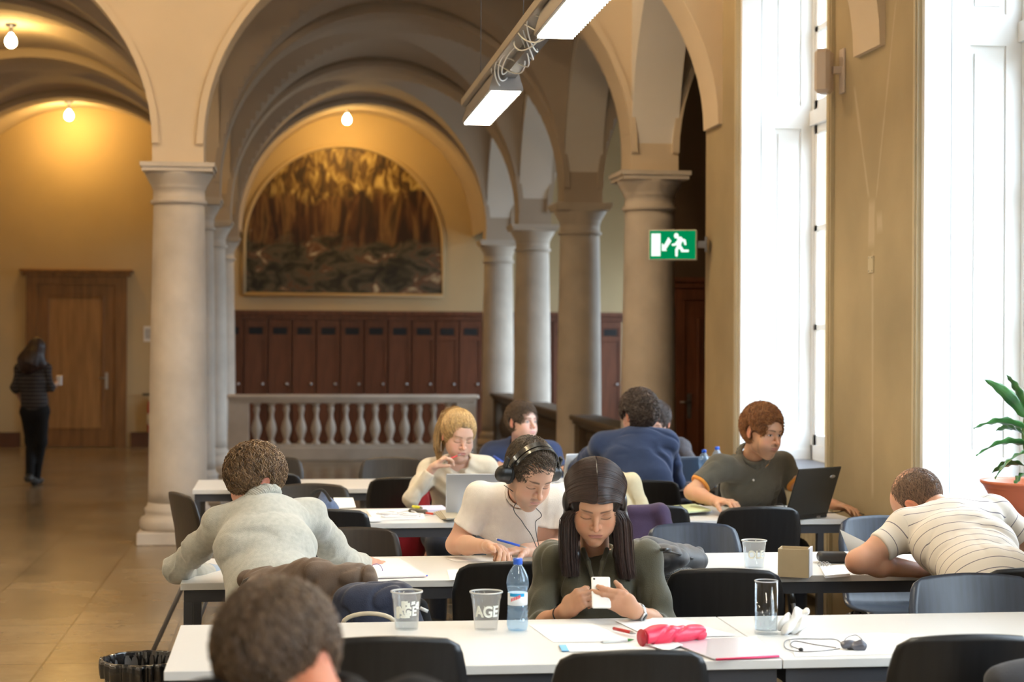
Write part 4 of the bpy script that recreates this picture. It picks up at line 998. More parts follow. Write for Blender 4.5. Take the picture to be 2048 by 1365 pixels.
chair(1267, 4.56, 1, 'shell', 'black chair tucked in at the nearest table, below the pink pencil case')
chair(1935, 4.72, 1, 'shell', 'black chair tucked in at the nearest table, in the bottom right corner', top=.858)
chair(1190, 6.17, -1, 'shell', 'black chair under the woman with the phone')
chair(1025, 6.34, 1, 'shell', 'black chair between the water bottle and the man with headphones', wmul=1.0)
chair(1452, 6.18, 1, 'shell', 'large black chair back behind the tall glass, right of the woman with the phone', turn=-9)
chair(1945, 6.05, -1, 'shell_blue', 'shiny blue-black chair back in front of the sleeping man', wmul=1.1)
chair(2078, 6.25, 1, 'shell', 'black chair of the sleeping man, its top edge just showing at the right')
chair(600, 6.02, 1, 'shell', 'black chair of the man in the grey jumper, under the brown jacket')
chair(1046, 7.95, -1, 'shell', 'black chair behind the man with headphones', wmul=1.15)
chair(1387, 7.66, -1, 'shell_blue', 'blue-black chair back catching the window light, behind the black backpack')
chair(1765, 8.02, -1, 'shell_blue', 'blue-grey chair facing us across the table from the sleeping man')
chair(705, 7.42, -1, 'shell_brown', 'dark brown chair back just above the open binder', wmul=1.0)
chair(655, 8.22, 1, 'shell', 'black chair tucked in at the third table, right of the grey jumper', top=.84)
chair(1521, 8.46, 1, 'shell', 'big black chair back in front of the man in the grey polo', wmul=1.0)
chair(1300, 8.50, 1, 'shell', 'chair under the purple jacket at the third table')
chair(622, 9.62, -1, 'shell_brown', 'olive-brown shiny chair back behind the denim bag', wmul=1.05)
chair(915, 10.42, -1, 'shell', 'chair of the blonde woman, under the red coat')
chair(1500, 10.12, -1, 'shell', 'chair of the man in the grey polo shirt')
chair(812, 10.12, 1, 'shell', 'black chair at the farthest table, left of the blonde woman', wmul=1.05)
chair(535, 10.40, 1, 'shell', 'black chair at the farthest table behind the head of the man in the jumper')
chair(1292, 9.98, 1, 'shell', 'black chair of the curly-haired man in blue')
chair(785, 11.75, -1, 'shell_brown', 'dark chair back beyond the farthest table, before the balustrade', wmul=1.05)
chair(545, 11.75, -1, 'shell_brown', 'dark chair back beyond the farthest table, above the head of the man in the jumper')
chair(1040, 12.3, -1, 'shell', 'chair of the man in the navy jacket')
chair(1310, 12.3, -1, 'shell', 'chair of the man in the dark grey t-shirt')
chair(560, 2.20, 1, 'shell', 'chair of the man in the foreground, below the frame')
v = P(440, 700, 9.1); make_chair((v.x + .03, v.y - .05, 0), math.radians(-68), M['shell_brown'], 'dark brown chair turned sideways at the left end of the tables', GC, .85)

# ================================================================== THINGS ON THE TABLES
def on(px, py, z=TZ): return PZ(px, py, z)
def sheet(pxs, label, cat='paper', mt=None, z=TZ + .001, th=.0008, name='paper_sheet', group=None, parent=None):
    q = [on(*p, z + th) for p in pxs]; m = MB(); n = len(q)
    m.add(q + [Vector((v.x, v.y, z)) for v in q], [tuple(range(n)), tuple(range(2 * n - 1, n - 1, -1))] + [(i, i + n, (i + 1) % n + n, (i + 1) % n) for i in range(n)])
    o = m.build(name, mt or M['paper'], parent)
    if parent is None: tag(o, label, cat, group)
    return o
def text_mesh(txt, size, th=.0006):
    cu = bpy.data.curves.new('lettering', 'FONT'); cu.body = txt; cu.size = size; cu.align_x = 'CENTER'; cu.align_y = 'CENTER'; cu.extrude = th; cu.offset = size * .03
    o = bpy.data.objects.new('lettering', cu); COL.objects.link(o); dg = bpy.context.evaluated_depsgraph_get(); me = bpy.data.meshes.new_from_object(o.evaluated_get(dg)); bpy.data.objects.remove(o); return me
M['clear'] = glass_mat('clear_plastic', (.95, .96, .97), 1.0, .08, 1.5, .10, (.85, .85, .82))
M['bottle'] = glass_mat('bluish_clear_plastic', (.80, .90, .98), 1.0, .08, 1.6, .13, (.55, .75, .95))
M['water'] = glass_mat('water', (.93, .96, .98), .8, .03, 1.33, .06, (.75, .82, .88))
M['print_white'] = mat('white_print', (.80, .82, .74), .6); M['cap_blue'] = mat('blue_cap', (.01, .09, .55), .35)
def cup(p, r0, r1, h, label, txt, water=0, blotch=False):
    c = empty('plastic_cup', p, label=label, cat='cup', group='clear plastic cups')
    m = MB(); m.lathe([(r0 - .002, .001), (r0, .0), (r0 + (r1 - r0) * .75, h * .82), (r1 * .98, h * .84), (r1, h * .98), (r1 + .003, h), (r1 + .003, h - .004), (r1 - .0015, h - .006), (r1 - .002, h * .85), (r0 + (r1 - r0) * .74, h * .81), (r0 - .0015, .003), (0, .003)], n=40); m.build('cup_wall', M['clear'], c)
    m = MB(); m.lathe([(r1 - .001, h - .004), (r1 + .004, h - .003), (r1 + .004, h + .001), (r1 - .001, h + .001)], n=40, closed=True); m.build('cup_rim', mat('rim_plastic_%d' % len(bpy.data.materials), (.75, .75, .72), .2, alpha=.7), c)
    if water:
        m = MB(); rw = r0 + (r1 - r0) * water * .9; m.lathe([(0, .004), (r0 - .003, .004), (rw - .003, h * water), (0, h * water)], n=32); m.build('water', M['water'], c)
    me = text_mesh(txt, h * (.40 if not blotch else .34)); vs = []
    for v in me.vertices:
        zz = h * .50 + v.co.y; rr = r0 + (r1 - r0) * .91 * zz / h + .0008 + v.co.z; a = v.co.x / (r0 * 1.35) - math.pi / 2 - .05; vs.append((rr * math.cos(a), rr * math.sin(a), zz))
    fs = [tuple(f.vertices) for f in me.polygons]; m = MB(); m.add(vs, fs); 
    if blotch:
        rs = random.Random(4)
        for k in range(26):
            a0 = -math.pi / 2 + rs.uniform(-1.0, .8); z0 = h * rs.uniform(.30, .72); w = rs.uniform(.15, .35); hh = h * rs.uniform(.05, .12)
            g = []
            for (da, dz) in ((0, 0), (w, rs.uniform(-.2, .2) * hh), (w * .9, hh), (w * .1, hh * .9)): a = a0 + da; zz = z0 + dz; rr = r0 + (r1 - r0) * .91 * zz / h + .0012; g.append((rr * math.cos(a), rr * math.sin(a), zz))
            m.add(g, [(0, 1, 2, 3)])
    m.build('printed_letters', M['print_white'], c); return c
cup(on(813, 1259), .0355, .0475, .120, 'clear plastic cup with white splashy print, left of the bottle', 'AGE', .42, True)
cup(on(972, 1260), .0355, .0490, .120, 'clear plastic cup with white AGE letters, just left of the blue-capped bottle', 'AGE')
cup(on(1508, 1136), .0375, .048, .110, 'clear plastic cup on the second table, left of the cardboard box', 'OLE', .55)
# drinking bottle
def bottle(p, s, label, full=True):
    c = empty('water_bottle', p, label=label, cat='bottle'); c.scale = (s, s, s)
    prof = [(0, .006), (.020, .002), (.030, .004), (.034, .020), (.0335, .04), (.031, .045), (.0335, .05), (.031, .056), (.0335, .062), (.031, .068), (.033, .074), (.0305, .080), (.0305, .122), (.034, .135), (.0355, .150), (.033, .170), (.024, .190), (.015, .203), (.0125, .208), (.0125, .216)]
    m = MB(); m.lathe(prof, n=36); m.build('bottle_body', M['bottle'], c)
    if full:
        m = MB(); m.lathe([(0, .008)] + [(r - .0015, z) for r, z in prof[1:13]] + [(.0325, .138), (0, .138)], n=32); m.build('water', M['water'], c)
        m = MB(); m.lathe([(.0312, .082), (.0312, .120)], n=40); lb = m.build('label_wrap', mat('label_white', (.80, .83, .85), .5), c)
        m = MB()
        def wrap(pts):
            m.add([(.0318 * math.cos(a - math.pi / 2), .0318 * math.sin(a - math.pi / 2), z) for a, z in pts], [tuple(range(len(pts)))])
        for k in range(10):
            a = -1.0 + k * .16; m.add([(.0316 * math.cos(b - math.pi / 2), .0316 * math.sin(b - math.pi / 2), z) for b, z in ((a, .110), (a + .165, .110), (a + .165, .120), (a, .120))], [(0, 1, 2, 3)])
        m.build('label_blue_band', mat('label_blue', (.0, .30, .62), .5), lb)
        me = text_mesh('water', .016); m = MB(); m.add([(.0322 * math.cos(v.co.x / .031 - math.pi / 2 - .2), .0322 * math.sin(v.co.x / .031 - math.pi / 2 - .2), .101 + v.co.y + .25 * v.co.x) for v in me.vertices], [tuple(f.vertices) for f in me.polygons]) if False else None
        m = MB()
        for k in range(6): a = -.85 + k * .17; z = .094 + k * .0022; m.add([(.0320 * math.cos(b - math.pi / 2), .0320 * math.sin(b - math.pi / 2), zz) for b, zz in ((a, z), (a + .13, z + .001), (a + .15, z + .012), (a + .03, z + .010))], [(0, 1, 2, 3)])
        m.build('label_red_script', mat('label_red', (.75, .12, .14), .5), lb)
    m = MB(); m.lathe([(0, .228), (.0135, .227), (.0148, .225), (.0148, .209), (.0135, .208), (0, .208)][::-1], n=28); m.build('bottle_cap', M['cap_blue'], c); return c
bottle(on(1035, 1262), 1.0, 'blue-capped plastic water bottle with a white and blue label on the nearest table')
b_ = P(1408, 900, 10.9); bottle((b_.x, b_.y, TZ), 1.0, 'blue-capped clear bottle on the farthest table, the left of the two', False)
b_ = P(1434, 900, 11.2); bottle((b_.x, b_.y, TZ), 1.0, 'blue-capped clear bottle on the farthest table, the right of the two', False)
# tumbler
tb = empty('drinking_glass', on(1532, 1268), label='tall straight glass half filled with water on the nearest table', cat='glass')
m = MB(); m.lathe([(0, .0), (.036, .0), (.0365, .003), (.0365, .165), (.0345, .165), (.0340, .012), (0, .010)], n=40); m.build('glass_wall', glass_mat('tumbler_glass', (.90, .92, .93), 1, .01, 1.6), tb)
m = MB(); m.lathe([(.0338, .1635), (.0372, .1635), (.0372, .166), (.0338, .166)], n=40, closed=True); m.build('glass_rim', mat('rim_glass', (.7, .72, .74), .1, alpha=.75), tb)
m = MB(); m.lathe([(0, .011), (.0335, .012), (.0340, .066), (0, .066)], n=36); m.build('water', M['water'], tb)
# paper on the nearest table
sheet([(1059, 1251), (1186, 1248), (1262, 1283), (1106, 1285)], 'blank white sheet right of the water bottle')
sheet([(1228, 1241), (1362, 1238), (1470, 1272), (1300, 1275)], 'white sheet lying under the pink pencil case', z=TZ + .0022)
sheet([(1125, 1290), (1285, 1284), (1312, 1300), (1140, 1304)], 'white sheet with a blue corner, near the black chair below the pencil case', z=TZ + .002)
o = sheet([(1118, 1291), (1132, 1290), (1138, 1302), (1124, 1303)], '', mt=mat('blue_tab', (.15, .45, .75), .5), z=TZ + .0035, name='blue_corner', parent=bpy.data.objects['paper_sheet.002'])
fo = empty('plastic_folder', (0, 0, 0), label='clear plastic folder with a pink edge beside the pencil case', cat='folder')
sheet([(1332, 1281), (1512, 1274), (1560, 1312), (1428, 1318)], '', mt=mat('milky_plastic', (.72, .70, .76), .2, coat=.4), z=TZ + .004, th=.003, name='folder_cover', parent=fo)
m = MB(); m.tube([on(1432, 1320, TZ + .006), on(1558, 1313, TZ + .006)], .0035, n=8); m.build('folder_edge', mat('pink_plastic', (.75, .04, .14), .35), fo)
sheet([(1300, 1292), (1345, 1280), (1365, 1290), (1335, 1302)], 'small white card leaning on the pink pencil case', z=TZ + .0075, th=.001)
sheet([(1578, 1276), (1760, 1266), (1856, 1272), (1858, 1306), (1590, 1314)], 'large white sheet under the grey lanyard', z=TZ + .001)
# pencil case
pc = empty('pencil_case', (0, 0, 0), label='pink-red leather pencil case on the nearest table', cat='pencil case')
s = SDF(); a, b = on(1286, 1276, TZ + .028), on(1398, 1266, TZ + .026); mid = a.lerp(b, .5); s.ecap(a, mid, .026, .030, .032, .032, (0, 0, 1), k=.01); s.ecap(mid, b, .032, .032, .026, .026, (0, 0, 1), k=.01); s.ell(a.lerp(b, .3) + Vector((0, 0, .012)), (.05, .026, .022), k=.02); s.ell(b + Vector((-.01, .01, -.006)), (.03, .034, .022), k=.02); s.plane((0, 0, TZ + .0005), (0, 0, -1)); s.plane(a, a - b, k=.002)
mesh_obj('leather_body', [s.mesh(.0028, lambda p: .006 * wav(p, 24, 2) + .004 * crease(p, 30, 3, (1, 1, 1), .2), .010)], mat('pink_leather', (.70, .022, .075), .42, coat=.2, bump=.1, bscale=200), pc)
m = MB(); d_ = (b - a).normalized(); m.lathe([(0, 0), (.024, 0), (.026, .003), (0, .004)], n=24, M=Matrix.Translation(a - d_ * .002) @ (-d_).to_track_quat('Z', 'Y').to_matrix().to_4x4()); m.build('end_panel', mat('red_leather', (.42, .012, .03), .45), pc)
pen(on(1228, 1258, TZ + .012), on(1272, 1268, TZ + .012), 'red pen left of the pencil case', (.45, .02, .02), r=.0055)
pen(on(1205, 1285, TZ + .009), on(1268, 1280, TZ + .009), 'white pen with a green grip left of the pencil case', (.70, .74, .74), r=.005, tipc=(.05, .30, .08))
# tissue
def crumple(name, c, R, label, cat, mt, seed=0, amp=.012, h=.003, fr=60):
    s = SDF(); s.ell(c, R, k=0); s.plane((c[0], c[1], TZ + .0005), (0, 0, -1)); o = mesh_obj(name, [s.mesh(h, lambda p: amp * ridge(p, fr, seed), amp)], mt); return tag(o, label, cat)
c_ = on(1590, 1268); s = SDF(); s.ell((c_.x, c_.y, TZ + .022), (.042, .03, .030)); s.ell((c_.x + .012, c_.y, TZ + .045), (.026, .02, .030), k=.02); s.plane((0, 0, TZ + .0005), (0, 0, -1))
tag(mesh_obj('crumpled_tissue', [s.mesh(.0025, lambda p: .010 * ridge(p, 55, 3) - .004, .012)], M['paper']), 'crumpled white tissue right of the tall glass', 'tissue')
# lanyard with a dark tag
ly = empty('lanyard', (0, 0, 0), label='thin grey lanyard with a dark tassel on the large sheet', cat='lanyard'); z_ = TZ + .004
m = MB(); m.tube(smooth_path([on(1685, 1290, z_), on(1672, 1280, z_), on(1640, 1279, z_), on(1590, 1279, z_), on(1570, 1284, z_), on(1572, 1298, z_), on(1600, 1304, z_), on(1640, 1303, z_), on(1680, 1298, z_)]), .0016, n=6); m.tube(smooth_path([on(1602, 1300, z_), on(1582, 1292, z_), on(1590, 1283, z_), on(1630, 1290, z_), on(1672, 1296, z_)]), .0016, n=6); m.tube(smooth_path([on(1686, 1288, z_), on(1694, 1276, z_ + .004), on(1712, 1271, z_ + .004), on(1724, 1280, z_)]), .0014, n=6); m.build('cord', M['steel_dark'], ly)
s = SDF(); s.ecap(on(1690, 1292, z_ + .01), on(1722, 1291, z_ + .012), .010, .014, .016, .020, (0, 0, 1)); s.plane((0, 0, TZ + .001), (0, 0, -1)); mesh_obj('tassel', [s.mesh(.0025, lambda p: .004 * ridge(p, 140, 2, (.2, 1, 1)), .004)], mat('grey_metallic_leather', (.10, .10, .12), .35, metal=.3), ly)
s = SDF(); s.ell(on(1602, 1300, z_ + .004), (.008, .008, .006)); mesh_obj('bead', [s.mesh(.002)], M['black'], ly)
# ---- second row of tables
bk = empty('binder', (0, 0, 0), label='open ring binder with a red and blue edge beside the man in the jumper', cat='binder')
sheet([(700, 1115), (800, 1117), (852, 1151), (742, 1155)], '', z=TZ + .003, th=.006, name='pages', parent=bk); sheet([(698, 1116), (802, 1118), (853, 1153), (740, 1157)], '', mt=mat('red_board', (.62, .04, .05), .4), z=TZ, th=.003, name='cover', parent=bk)
m = MB(); m.tube([on(830, 1153.5, TZ + .003), on(855, 1152, TZ + .003)], .003, n=6); m.build('blue_edge', M['cap_blue'], bk)
m = MB(); pa, pb = on(740, 1143, TZ + .009), on(765, 1143, TZ + .009); m.tube([pa.lerp(pb, .5 - .5 * math.cos(t * .314)) + Vector((0, 0, .028 * math.sin(t * .314))) for t in range(11)], .0012, n=6); m.build('binder_ring', mat('violet_wire', (.10, .07, .35), .3), bk)
m = MB(); m.tube(smooth_path([on(712, 1121, TZ + .010), on(735, 1121, TZ + .010), on(758, 1125, TZ + .010)]), .0012, n=6); m.build('pen_marks', mat('orange_mark', (.75, .18, .05), .6), bk)
sheet([(892, 1118), (1000, 1114), (1052, 1113), (1056, 1122), (912, 1124)], 'white sheet under the arm of the man with headphones', z=TZ + .001)
sheet([(1000, 1116), (1062, 1112), (1075, 1122), (1020, 1124)], 'ruled sheet under the blue pen', z=TZ + .0025)
sheet([(894, 1141), (916, 1139), (918, 1160), (900, 1161)], 'small white sheet at the table edge left of a black chair', z=TZ + .001)
# cardboard box
p0 = on(1617, 1157); bx = empty('cardboard_box', (p0.x, p0.y, TZ), math.radians(-24), 'small open cardboard box standing on the second table', 'box')
cbm = mat('cardboard', (.46, .36, .22), .85, var=.05, scale=8); cbw = mat('cardboard_white', (.62, .62, .64), .8)
w, dp, hh, t = .118, .105, .108, .004
m = MB(); m.box(-w, 0, 0, t, 0, hh); m.box(-w, 0, dp - t, dp, 0, hh); m.box(-w, -w + t, t, dp - t, 0, hh); m.box(-w + t, -t, t, dp - t, 0, t); m.build('box_body', cbm, bx)
m = MB(); m.box(-t, 0, t, dp - t, 0, hh + .004); m.box(.0005, .003, .002, dp, .001, hh + .004); m.build('white_side', cbw, bx)
# black case, keys, papers
s = SDF(); a, b = on(1648, 1118, TZ + .022), on(1692, 1116, TZ + .022); s.box((a + b) / 2 + Vector((0, .03, .0)), (.062, .045, .021), rotm(0, 0, -8), rnd=.018)
pcs = mesh_obj('black_pencil_case', [s.mesh(.003, lambda p: .001 * wav(p, 40, 1), .001)], mat('black_leather', (.016, .016, .018), .42)); tag(pcs, 'black zipped pencil case behind the cardboard box', 'pencil case')
sheet([(1640, 1133), (1688, 1130), (1700, 1148), (1650, 1152)], 'stack of white paper right of the cardboard box', z=TZ + .001, th=.010, name='paper_stack')
s = SDF(); rs = random.Random(2)
m = MB()
for k in range(6):
    c = on(1640 + k * 3.5, 1128 + (k % 2) * 3, TZ + .016); m.tube([c + Vector((.009 * math.cos(a * .7 + k), .004 * k % 3 * .003, .009 * math.sin(a * .7 + k) - .002)) for a in range(10)], .0016, n=6)
tag(m.build('key_ring', M['steel']), 'small bunch of silver keys by the cardboard box', 'keys')
q0, q1, q2, q3 = P(1680, 1060, 7.15), P(1762, 1100, 7.05), on(1748, 1128), on(1704, 1122)
m = MB(); nn = Vector((0, .0012, 0)); m.add([q0, q1, q2, q3] + [q + nn for q in (q0, q1, q2, q3)], [(0, 1, 2, 3), (7, 6, 5, 4), (0, 4, 5, 1), (1, 5, 6, 2), (2, 6, 7, 3), (3, 7, 4, 0)]); tag(m.build('standing_paper', M['paper']), 'white sheet standing up by the elbow of the sleeping man', 'paper')
sheet([(1790, 1128), (1850, 1122), (1885, 1140), (1800, 1146)], 'white sheet under the arms of the sleeping man', z=TZ + .001)
# backpack
bp_ = empty('backpack', (0, 0, 0), label='black backpack with a mesh pocket on the second table, by the woman with the phone', cat='bag')
s = SDF(); A = on(1290, 1120, TZ + .085); B = on(1375, 1122, TZ + .060); s.ecap(A, B, .085, .11, .062, .10, (0, 0, 1), k=.02); s.ell(on(1330, 1118, TZ + .11), (.09, .08, .05), k=.04); s.cap(on(1388, 1128, TZ + .04), on(1396, 1108, TZ + .05), .035, .03, k=.03); s.plane((0, 0, TZ + .0005), (0, 0, -1))
bkm = mat('black_nylon', (.020, .020, .023), .6, bump=.1, bscale=300, sheen=.3)
mesh_obj('bag_body', [s.mesh(.0045, lambda p: .008 * wav(p, 20, 4, 5, (1, 1, 1)) + .004 * ridge(p, 26, 2), .014)], bkm, bp_)
s = SDF(); s.ecap(on(1332, 1150, TZ + .035) + Vector((0, .02, 0)), on(1378, 1150, TZ + .03) + Vector((0, .02, 0)), .036, .03, .026, .03, (0, 0, 1)); s.plane((0, 0, TZ + .0005), (0, 0, -1))
mm, n, l, b = new_mat('mesh_pocket'); vo = n.new('ShaderNodeTexVoronoi'); vo.inputs['Scale'].default_value = 260; tc = n.new('ShaderNodeTexCoord'); l.new(tc.outputs['Object'], vo.inputs[0]); rp = n.new('ShaderNodeValToRGB'); rp.color_ramp.elements[0].position = .30; rp.color_ramp.elements[0].color = (.28, .24, .18, 1); rp.color_ramp.elements[1].position = .42; rp.color_ramp.elements[1].color = (.02, .02, .02, 1); l.new(vo.outputs['Distance'], rp.inputs[0]); l.new(rp.outputs[0], b.inputs['Base Color'])
mesh_obj('mesh_pocket', [s.mesh(.004, lambda p: .003 * wav(p, 30, 1), .003)], mm, bp_)
m = MB(); m.tube(smooth_path([on(1290, 1110, TZ + .15), on(1312, 1105, TZ + .175), on(1340, 1105, TZ + .165), on(1362, 1110, TZ + .13), on(1392, 1120, TZ + .07)]), .004, n=6); m.build('zip', M['black'], bp_)
m = MB(); m.tube(smooth_path([on(1318, 1100, TZ + .172), on(1325, 1100, TZ + .20), on(1338, 1100, TZ + .198), on(1342, 1100, TZ + .17)]), .006, n=8, flat=.4); m.build('carry_loop', M['black'], bp_)

# ================================================================== LAPTOPS
def laptop(px, py, dd, w, dep, hh, yaw, tilt, lidm, label, back=True, openf=1, scr=None):
    """hinge centre stands on the table at picture column px, depth dd; yaw turns it; lid leans back by tilt"""
    v = P(px, py, dd); e = empty('laptop', (v.x, v.y, TZ), math.radians(yaw), label, 'laptop')
    m = MB(); m.box(-w / 2, w / 2, 0, dep, .001, .018, bev=.003); base = m.build('keyboard_base', lidm if lidm is not M.get('lap_black') else M['black'], e)
    m = MB()
    for r in range(5):
        for c in range(13): m.box(-w / 2 + .02 + c * (w - .04) / 13, -w / 2 + .02 + (c + .85) * (w - .04) / 13, .03 + r * .022, .048 + r * .022, .018, .0195)
    m.build('keys', M['black'], base)
    T_ = Matrix.Translation((0, .004, .018)) @ Matrix.Rotation(math.radians(tilt), 4, 'X')
    m = MB(); m.box(-w / 2, w / 2, -.008, 0, 0, hh, M=T_, bev=.004); lid = m.build('screen_lid', lidm, e)
    m = MB(); m.box(-w / 2 + .012, w / 2 - .012, 0, .0008, .015, hh - .015, M=T_); m.build('display', emat('display_%d' % len(bpy.data.materials), (.75, .85, 1), .6) if scr is None else scr, lid)
    return e, lid, T_
M['lap_silver'] = mat('laptop_aluminium', (.50, .52, .56), .32, metal=.55); M['lap_black'] = mat('laptop_black', (.024, .023, .020), .42)
M['lap_white'] = mat('laptop_white', (.80, .84, .88), .35)
# lid backs face the camera: base extends away from us (+y local), lid leans towards us
e, lid, T_ = laptop(953, 1018, 8.95, .315, .22, .215, -4, 14, M['lap_silver'], 'silver laptop open in front of the blonde woman, lid towards us')
e, lid, T_ = laptop(1612, 1018, 8.92, .335, .24, .268, 33, 20, M['lap_black'], 'black laptop open in front of the man in the polo, lid towards us')
m = MB(); m.lathe([(0, 0), (.014, 0), (.014, .001), (0, .001)], n=20, M=T_ @ Matrix.Translation((.115, -.008, .215)) @ Matrix.Rotation(math.radians(90), 4, 'X') @ Matrix.Diagonal((1.5, .65, 1, 1))); m.build('oval_badge', M['steel'], lid)
m = MB(); m.box(.07, .10, -.012, -.004, .004, .014); m.build('hinge_sticker', M['beige_pl'], e)
m = MB(); m.box(-.15, .15, -.012, .01, .002, .026, bev=.004); m.build('hinge', M['black'], e)
m = MB(); m.tube(smooth_path([on(1640, 1024, TZ + .006), on(1668, 1026, TZ + .004), on(1700, 1021, TZ + .004), on(1728, 1030, TZ + .004)]), .0028, n=6); m.tube(smooth_path([on(1545, 1015, TZ + .01), on(1552, 1008, TZ + .02), on(1562, 1008, TZ + .02), on(1570, 1014, TZ + .01)]), .0025, n=6); o = m.build('power_cable', M['black']); tag(o, 'black power cable trailing from the black laptop', 'cable')
e, lid, T_ = laptop(1168, 925, 10.80, .30, .20, .195, 20, 12, M['lap_white'], 'white laptop between the man in navy and the man in blue')
e, lid, T_ = laptop(1402, 957, 10.98, .30, .21, .165, 186, -12, mat('laptop_grey', (.10, .13, .18), .4), 'dark grey laptop beside the clear bottles on the farthest table', scr=mat('dark_display', (.06, .085, .13), .3))

# ================================================================== MORE SMALL THINGS
M['denim'] = clothm('washed_denim', (.10, .14, .24), var=.25, scale=40)
s = SDF(); a = P(640, 1012, 9.0); a.z = TZ + .03; s.ecap(P(645, 985, 9.05), Vector((a.x + .03, a.y, TZ + .03)), .012, .02, .075, .05, (1, 0, 0), k=.02); s.plane((0, 0, TZ + .0005), (0, 0, -1))
db = mesh_obj('denim_bag', [s.mesh(.005, lambda p: .006 * wav(p, 25, 3), .007)], M['denim']); tag(db, 'crumpled denim bag with a black strap on the third table', 'bag')
m = MB(); m.tube(smooth_path([P(622, 992, 9.0), P(630, 984, 9.0), P(643, 981, 9.0), P(652, 988, 9.0), P(662, 1004, 8.98)]), .008, n=8, flat=.4); m.build('bag_strap', M['black'], db)
fw_ = MB(); q = [P(667, 996, 9.30), P(706, 996, 9.30), P(712, 1015, 9.2), P(672, 1017, 9.2)]; fw_.add([*q, *[v + Vector((0, .01, -.004)) for v in q]], [(3, 2, 1, 0), (4, 5, 6, 7), (0, 1, 5, 4), (1, 2, 6, 5), (2, 3, 7, 6), (3, 0, 4, 7)]); tag(fw_.build('white_folder', M['paper']), 'bright white folder propped behind the denim bag', 'folder')
sheet([(733, 1022), (800, 1018), (845, 1018), (850, 1038), (750, 1041)], 'white sheets under the tangled white cable', z=TZ + .001, th=.004)
sheet([(735, 1034), (758, 1033), (764, 1041), (737, 1042)], 'white notebook corner left of the tangled cable', z=TZ + .006, th=.006)
rs = random.Random(5); m = MB()
pts = [on(750 + rs.uniform(0, 90), 1021 + rs.uniform(0, 14), TZ + .010 + rs.uniform(0, .016)) for _ in range(16)]; m.tube(smooth_path(pts, 6), .0035, n=6); tag(m.build('white_cable', mat('cable_white', (.78, .80, .84), .4)), 'tangled white cable on the third table', 'cable')
nb_ = empty('notebook_stack', (0, 0, 0), label='spread of cream notebooks left of the silver laptop', cat='notebook')
for k in range(4): sheet([(868 + k * 4, 1024 - k), (905 + k * 2, 1022 - k), (916 + k, 1036), (884 + k * 3, 1038)], '', mt=mat('cream_pages_%d' % k, (.55 - .05 * k, .50 - .05 * k, .38 - .04 * k), .8), z=TZ + .001 + k * .006, th=.0055, name='notebook', parent=nb_)
sheet([(828, 1012), (884, 1011), (898, 1020), (836, 1021)], 'lilac writing pad in front of the blonde woman', mt=mat('lilac_paper', (.55, .55, .74), .8), z=TZ + .001, th=.010)
s = SDF(); s.ecap(on(822, 1022, TZ + .012), on(850, 1024, TZ + .012), .012, .02, .012, .02, (0, 0, 1)); s.plane((0, 0, TZ + .0005), (0, 0, -1)); tag(mesh_obj('pencil_pouch', [s.mesh(.003, lambda p: .003 * wav(p, 50, 2), .003)], mat('grey_brown_pouch', (.08, .07, .055), .7)), 'small dark pencil pouch by the elbow of the blonde woman', 'pencil case')
pen(on(826, 1014, TZ + .026), on(846, 1017, TZ + .026), 'fat yellow highlighter by the elbow of the blonde woman', (.62, .60, .03), r=.008, cat='highlighter')
pen(on(852, 1027, TZ + .012), on(872, 1029, TZ + .012), 'short red marker beside the cream notebooks', (.6, .05, .02), r=.006, cat='marker')
# green paper stack by the polo man
gs = empty('paper_pile', (0, 0, 0), label='pile of pale green and white paper in front of the man in the polo', cat='paper')
for k, (c, q) in enumerate((((.78, .78, .80), [(1335, 1022), (1395, 1012), (1424, 1022), (1340, 1030)]), ((.80, .80, .82), [(1332, 1018), (1400, 1010), (1424, 1020), (1345, 1028)]), ((.58, .68, .42), [(1318, 1014), (1390, 1008), (1422, 1020), (1345, 1026)]))):
    sheet(q, '', mt=mat('pile_paper_%d' % k, c, .8), z=TZ + .001 + k * .009, th=.0085, name='paper_block', parent=gs)
pen(on(1338, 1016, TZ + .034), on(1354, 1021, TZ + .034), 'orange pencil lying on the pale green paper', (.50, .18, .06), r=.005, cat='pencil')
tag(MB().tube(smooth_path([on(1354, 1014, TZ + .036), on(1362, 1012, TZ + .036), on(1366, 1018, TZ + .036), on(1358, 1019, TZ + .036), on(1354, 1014, TZ + .036)]), .003, n=6).build('scissors', mat('dark_teal_metal', (.05, .09, .09), .4)), 'small dark scissors on the pale green paper', 'scissors')
# ================================================================== CLOTHES OVER CHAIRS
def drape(name, prims, label, cat, mt, h=.005, amp=.010, f=13, an=(1, 1, .6), seed=2):
    s = SDF()
    for p in prims: getattr(s, p[0])(*p[1], **(p[2] if len(p) > 2 else {}))
    o = mesh_obj(name, [s.mesh(h, folds(amp * 1.25, f, seed, an), amp * 2.2)], mt); return tag(o, label, cat)
bj = clothm('brown_parka', (.135, .090, .060), .8, var=.12)
drape('jacket', [('ecap', (P(495, 1160, 6.05), P(620, 1142, 5.98), .035, .045, .045, .05, (0, 0, 1))), ('ecap', (P(620, 1142, 5.98), P(728, 1155, 6.02), .045, .05, .042, .045, (0, 0, 1)), dict(k=.03)),
    ('ecap', (P(560, 1165, 5.98), P(580, 1280, 5.94), .16, .045, .17, .04, (1, 0, 0)), dict(k=.04)), ('ecap', (P(660, 1160, 6.0), P(650, 1240, 5.95), .13, .04, .12, .04, (1, 0, 0)), dict(k=.04)), ('cap', (P(728, 1152, 6.02), P(740, 1168, 6.05), .040, .030), dict(k=.02))],
    'brown crumpled jacket hung over the chair of the man in the jumper', 'jacket', bj)
nj = clothm('navy_raincoat', (.028, .034, .060), .55, var=.15)
